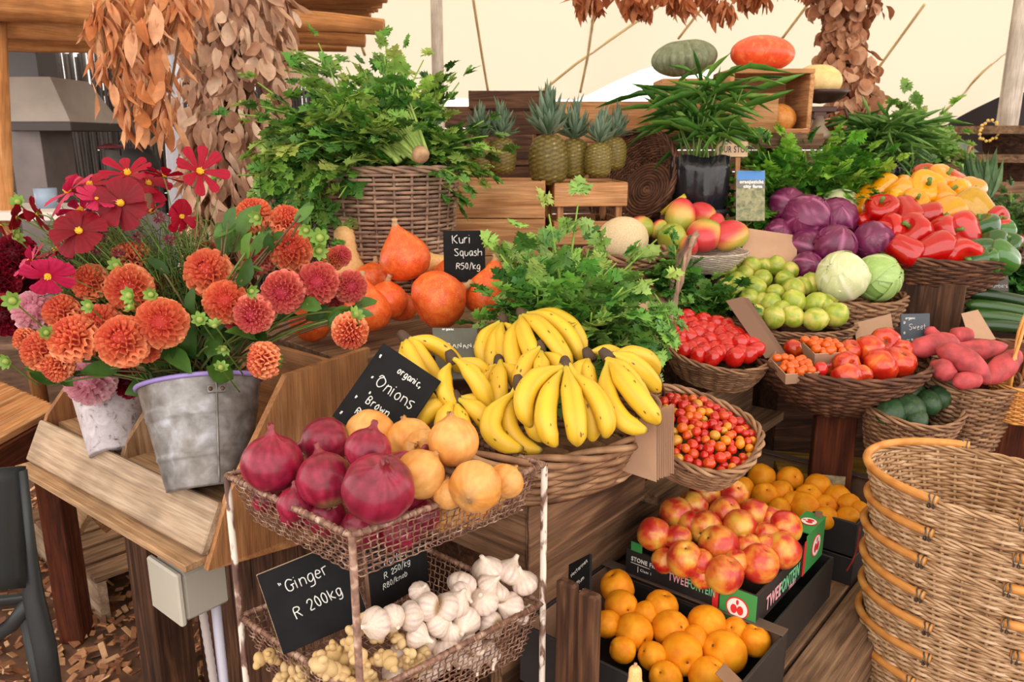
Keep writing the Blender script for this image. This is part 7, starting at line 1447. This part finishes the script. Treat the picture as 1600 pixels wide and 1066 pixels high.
# ---- avocados / sweet potatoes
AV = [(1453, 582, 38), (1417, 641, 56), (1394, 646, 50), (1450, 629, 42), (1467, 620, 40), (1481, 607, 34), (1425, 615, 38), (1439, 596, 32), (1432, 655, 36), (1404, 622, 34)]
M_av = mat_fruit('dark_green_skin', [(.3, C(34, 58, 36)), (.6, C(50, 80, 46)), (.8, C(70, 100, 58))], 3, .4, rv=.1, spec=.4)
fruitset('av', mk_ball('green_squash', M_av, interp_prof([(.02, -1.3), (.4, -1.22), (.8, -.85), (1, -.3), (.98, .3), (.75, .9), (.4, 1.25), (.03, 1.32)], 18), 20), AV, lambda px, py: 1.92+(650-py)*.0026, 'smooth dark green squash in the oval basket', 'squash', 'dark green squashes in the oval basket', 'the bowl', 3, sc=.95, rnd=.35, upb=(.8, .8, .1))
basket('oval_basket', 'light edged oval basket of dark green squashes', P(1428, 640, 1.98), .135, .10, .11, frame((.8, .6, 0), (-.05, -.2, 1)), .75, .8, 18, 26, .0042, 2.2, W_brown, rr=.007, lift=.01)
def spud_mesh(a, b, bend, r, v):
    m = MB(); rs = np.random.RandomState(v); n = 16; s = np.linspace(0, 1, n); p = np.array(a)[None]*(1-s)[:, None]+np.array(b)[None]*s[:, None]+np.array(bend)[None]*np.sin(s*math.pi)[:, None]; rad = r*np.interp(s, [0, .05, .2, .5, .8, .95, 1], [.08, .4, .85, 1, .8, .35, .08])*(1+.06*np.sin(s*11+v)); k = 14; m.tube(p, rad, k, col=C(184, 68, 72)); return m
M_spud = mat_attr('sweet_potato_skin', .6, 34, .45, 60, .5, rv=.08); M_spud2 = M_spud
SP = [((1420, 552, 2.02), (1500, 538, 2.05), (0, 0, .012), 19, 'sweet potato lying beside the swirly price board'), ((1462, 545, 1.98), (1548, 600, 1.93), (.0, 0, .015), 20, 'longest pink sweet potato lying across the front'), ((1478, 548, 2.06), (1574, 540, 2.1), (0, 0, -.006), 17, 'pink sweet potato behind the longest one'), ((1532, 598, 1.95), (1592, 548, 2.0), (.01, 0, .0), 19, 'orange tinged sweet potato at the basket end'), ((1455, 566, 1.96), (1488, 594, 1.93), (.006, 0, .0), 17, 'stubby sweet potato above the dark green squashes'), ((1488, 600, 1.92), (1535, 594, 1.93), (0, 0, .004), 15, 'low sweet potato half under the longest one'), ((1484, 530, 2.14), (1520, 530, 2.14), (0, 0, .006), 17, 'rounded sweet potato before the paper bag'), ((1448, 512, 2.15), (1468, 536, 2.12), (0, 0, 0), 11, 'small sweet potato end beside the price board'), ((1465, 525, 2.16), (1485, 540, 2.14), (0, 0, 0), 9, 'tiny sweet potato tip between larger ones')]
for i, (a, b, bd, r, l) in enumerate(SP): o0 = P(*a); spud_mesh((0, 0, 0), P(*b)-o0, bd, size(r, a[2]), i).build('sweet_potato', M_spud, None, True, mtx(o0)); o = bpy.context.scene.collection.objects[-1]; tag(o, l, 'sweet potato')
basket('deep_basket', 'deep light brown basket full of pink sweet potatoes', P(1515, 585, 2.05), .125, .115, .19, rotm(.12, 0, .3), .75, .9, 26, 26, .0048, 2.1, W_brown, rr=.007)
basket('small_basket', 'golden basket with an arched handle at the picture edge', P(1600, 600, 2.0), .07, .07, .09, rotm(0, 0, 0), .9, .9, 16, 22, .0034, 2, W_hand, rr=.005, handles=[dict(path=arch(-.055, -.03, .03, .05, .19, 24, 0), rad=.004, r=.004, ns=2, tw=30)])
# ---- cucumbers, sign, greens at far right
M_cuc = mat_fruit('cucumber_skin', [(.3, C(28, 58, 24)), (.6, C(52, 88, 34)), (.8, C(88, 124, 52))], 2, .3, rv=.08, stretch=(.4, 3, 3), coat=.2)
for i, (y0, y1, t, l) in enumerate(((458, 478, 2.45, 'topmost long cucumber under the english cucumber board'), (476, 494, 2.4, 'second long cucumber down the pile'), (492, 508, 2.36, 'third cucumber down, above the wicker edge'), (508, 518, 2.34, 'lowest cucumber touching the wicker edge'), (486, 480, 2.5, 'cucumber lying crosswise at the back'))):
    a = P(1508, y0, t); b = P(1625, y1, t-.02); m = MB(); s = np.linspace(0, 1, 14); m.tube((a[None]*(1-s)[:, None]+b[None]*s[:, None]+DZ*(.006*np.sin(s*3.14))[:, None])-a, .019*np.interp(s, [0, .04, .12, .9, .97, 1], [.25, .7, 1, 1, .6, .2]), 12); o = m.build('cucumber', M_cuc, None, True, mtx(a)); tag(o, l, 'cucumber')
basket('cucumber_basket', 'brown wicker basket below the cucumbers', P(1575, 520, 2.42), .13, .12, .12, rotm(0, 0, 0), .85, .9, 16, 24, .0045, 2, W_brown, rr=.006)
board('price_board', 'grey price board reading english cucumber above the cucumbers', P(1526, 456, 2.52), (1, .05, 0), (0, .3, 1), .105, .062, [('English', .022, .032, .0125), ('Cucumbers', .028, .012, .0125)], None, rr=.0009, bm=mat_plain('slate_warm', C(88, 80, 74), .7), stars=[(.01, .045, .006), (.09, .04, .006), (.05, .05, .006)])
for l, o, tg, n, L, ls, pal in (('dark leafy greens hanging below the pepper bowl', P(1560, 435, 2.75), [(1590, 430, 2.7), (1575, 445, 2.65), (1600, 460, 2.7)], 20, .12, .06, (C(34, 76, 30), C(60, 116, 44), C(96, 150, 66))), ('feathery dill green heap behind the green peppers', P(1585, 350, 2.9), [(1560, 330, 2.9), (1590, 325, 2.9), (1610, 345, 2.85)], 40, .12, .03, (C(72, 104, 56), C(96, 128, 70), C(130, 156, 96))), ('grey green leafy clump behind the yellow peppers', P(1410, 285, 3.1), [(1400, 265, 3.1), (1430, 262, 3.1)], 20, .1, .035, (C(84, 116, 76), C(110, 140, 96), C(140, 166, 120)))):
    celery('leafy_greens', l, o, [tow(a, b, t, o) for a, b, t in tg], L, n, ls, .5, .4, None, 'leafy greens', pal, base=False, start=.3)
for i, (px, py, l) in enumerate(((1553, 352, 'red radish bunch end behind the green peppers'), (1572, 368, 'red radish beside the dill heap'), (1590, 376, 'red radish at the very picture edge'), (1580, 358, 'red radish uppermost beside the dill heap'))):
    place('ra', mk_ball('radish', mat_plain('radish_skin', C(204, 52, 70), .3, coat=.3)), l, 'radish', mtx(P(px, py, 2.7), rndrot(), .02))
lk = thing('leek_bundle', 'upright bundle of grey green leeks behind the yellow peppers', 'leeks', mtx(P(1525, 310, 2.9)))
for i in range(9):
    a = np.array([(i-4)*.012, U(-.02, .02), -.12]); m = MB(); m.tube([a, a+[U(-.01, .01), 0, .13]], .008, 8, col=C(214, 220, 180))
    for k in range(3): leaf(m, a+[0, 0, .11], (U(-.3, .3), U(-.2, .2), 1), (0, -1, .1), U(.12, .2), .03, lerp(C(84, 124, 84), C(130, 160, 116), R_()), LEAF2, U(-.1, .3), .5)
    m.build('leek', A_leaf, lk)
basket('rear_basket', 'brown wicker hamper edge behind the yellow peppers', P(1445, 258, 3.45), .21, .12, .14, np.eye(3), .9, .9, 14, 26, .006, 2.4, W_brown, rr=.008, handles=[dict(path=arch(.15, -.05, .21, .02, .08, 16, 0), rad=.004, r=.006, ns=2, tw=40)])
m = MB(); q = P(1500, 300, 3.4); m.box((q[0]+.03, q[1]+.2, .62), (.55, .4, 1.24)); o = m.build('rear_counter', WD_dark, None, False); tag(o, 'dark counter carrying the wicker hamper and black pot', 'counter')
# ================================================================ stacked shopping baskets
def shopper(label, rim, first=[True], tl=(0, 0, 1), yaw=0.0, a=.222, b=.150):
    xd = rotm(0, 0, yaw)@np.array([.78, -.626, 0]); R = frame(xd, tl); rim = np.array(rim)
    h = .135
    if 'shop' not in PROTO:
        root = basket('shopping_basket', label, rim, a, b, h, R, .80, .9, 21, 36, .0040, 2.35, W_tan, rr=.0055, lift=.0, k=5, rimtw=60, sk=1.2)
        for sx in (-1, 1):     # swing handles folded down round the two ends
            th = np.linspace(-1.28, 1.28, 26); m = MB(); px_ = sx*(a*.0+(a*1.04)*np.cos(th)); py_ = (b+.012)*np.sin(th)/math.sin(1.28)*.96; m.tube(np.stack([px_, py_, h+.010+.0*th], 1), .0088, 10); m.build('cane_handle', W_hand, root)
            for sy in (-1, 1):
                m = MB(); c = np.array([sx*(a*1.04*math.cos(1.28)), sy*(b+.012)*.96, h+.006]); t = np.linspace(0, 6.28, 14)[:-1]; m.tube(np.stack([c[0]+.002*np.sin(t*3)+.012*sx, c[1]+.011*np.cos(t), c[2]+.013*np.sin(t)], 1), .0016, 5, closed=True); m.tube(np.stack([c[0]+.004*sx+0*t, c[1]+.011*np.cos(t), c[2]+.013*np.sin(t)], 1), .0016, 5, closed=True); m.build('wire_loop', mat_plain('wire_loop', C(110, 104, 98), .4, .7), root)
        PROTO['shop'] = (root, list(root.children))
    else: root = place('shop', None, label, 'basket', mtx(rim-R[:, 2]*h, R))
    root['group'] = 'stacked shopping baskets'
SCn = np.array([.955, 1.465])
names = ['topmost light wicker shopping basket of the tall stack', 'second wicker shopping basket from the top of the stack', 'third wicker shopping basket from the top of the stack', 'fourth wicker shopping basket down the stack, below the middle', 'fifth wicker shopping basket down the stack', 'sixth wicker shopping basket, lowest one visible in the stack', 'seventh wicker shopping basket, near the stack foot']
for i, l in enumerate(names):
    z = .885-.068*i-(.012 if i else 0); shopper(l, (SCn[0]+U(-.006, .006)+.004*i, SCn[1]+U(-.008, .008), z), tl=((.05, -.1, 1) if i == 0 else (U(-.03, .03), U(-.03, .03), 1)), yaw=(.0 if i == 0 else U(-.08, .08)))
m = MB(); m.box((1.02, 1.43, .16), (.38, .3, .32), frame((.78, -.626, 0), DZ)); o = m.build('basket_stand', WD_dark, None, False); tag(o, 'low dark block under the stacked shopping baskets', 'stand')
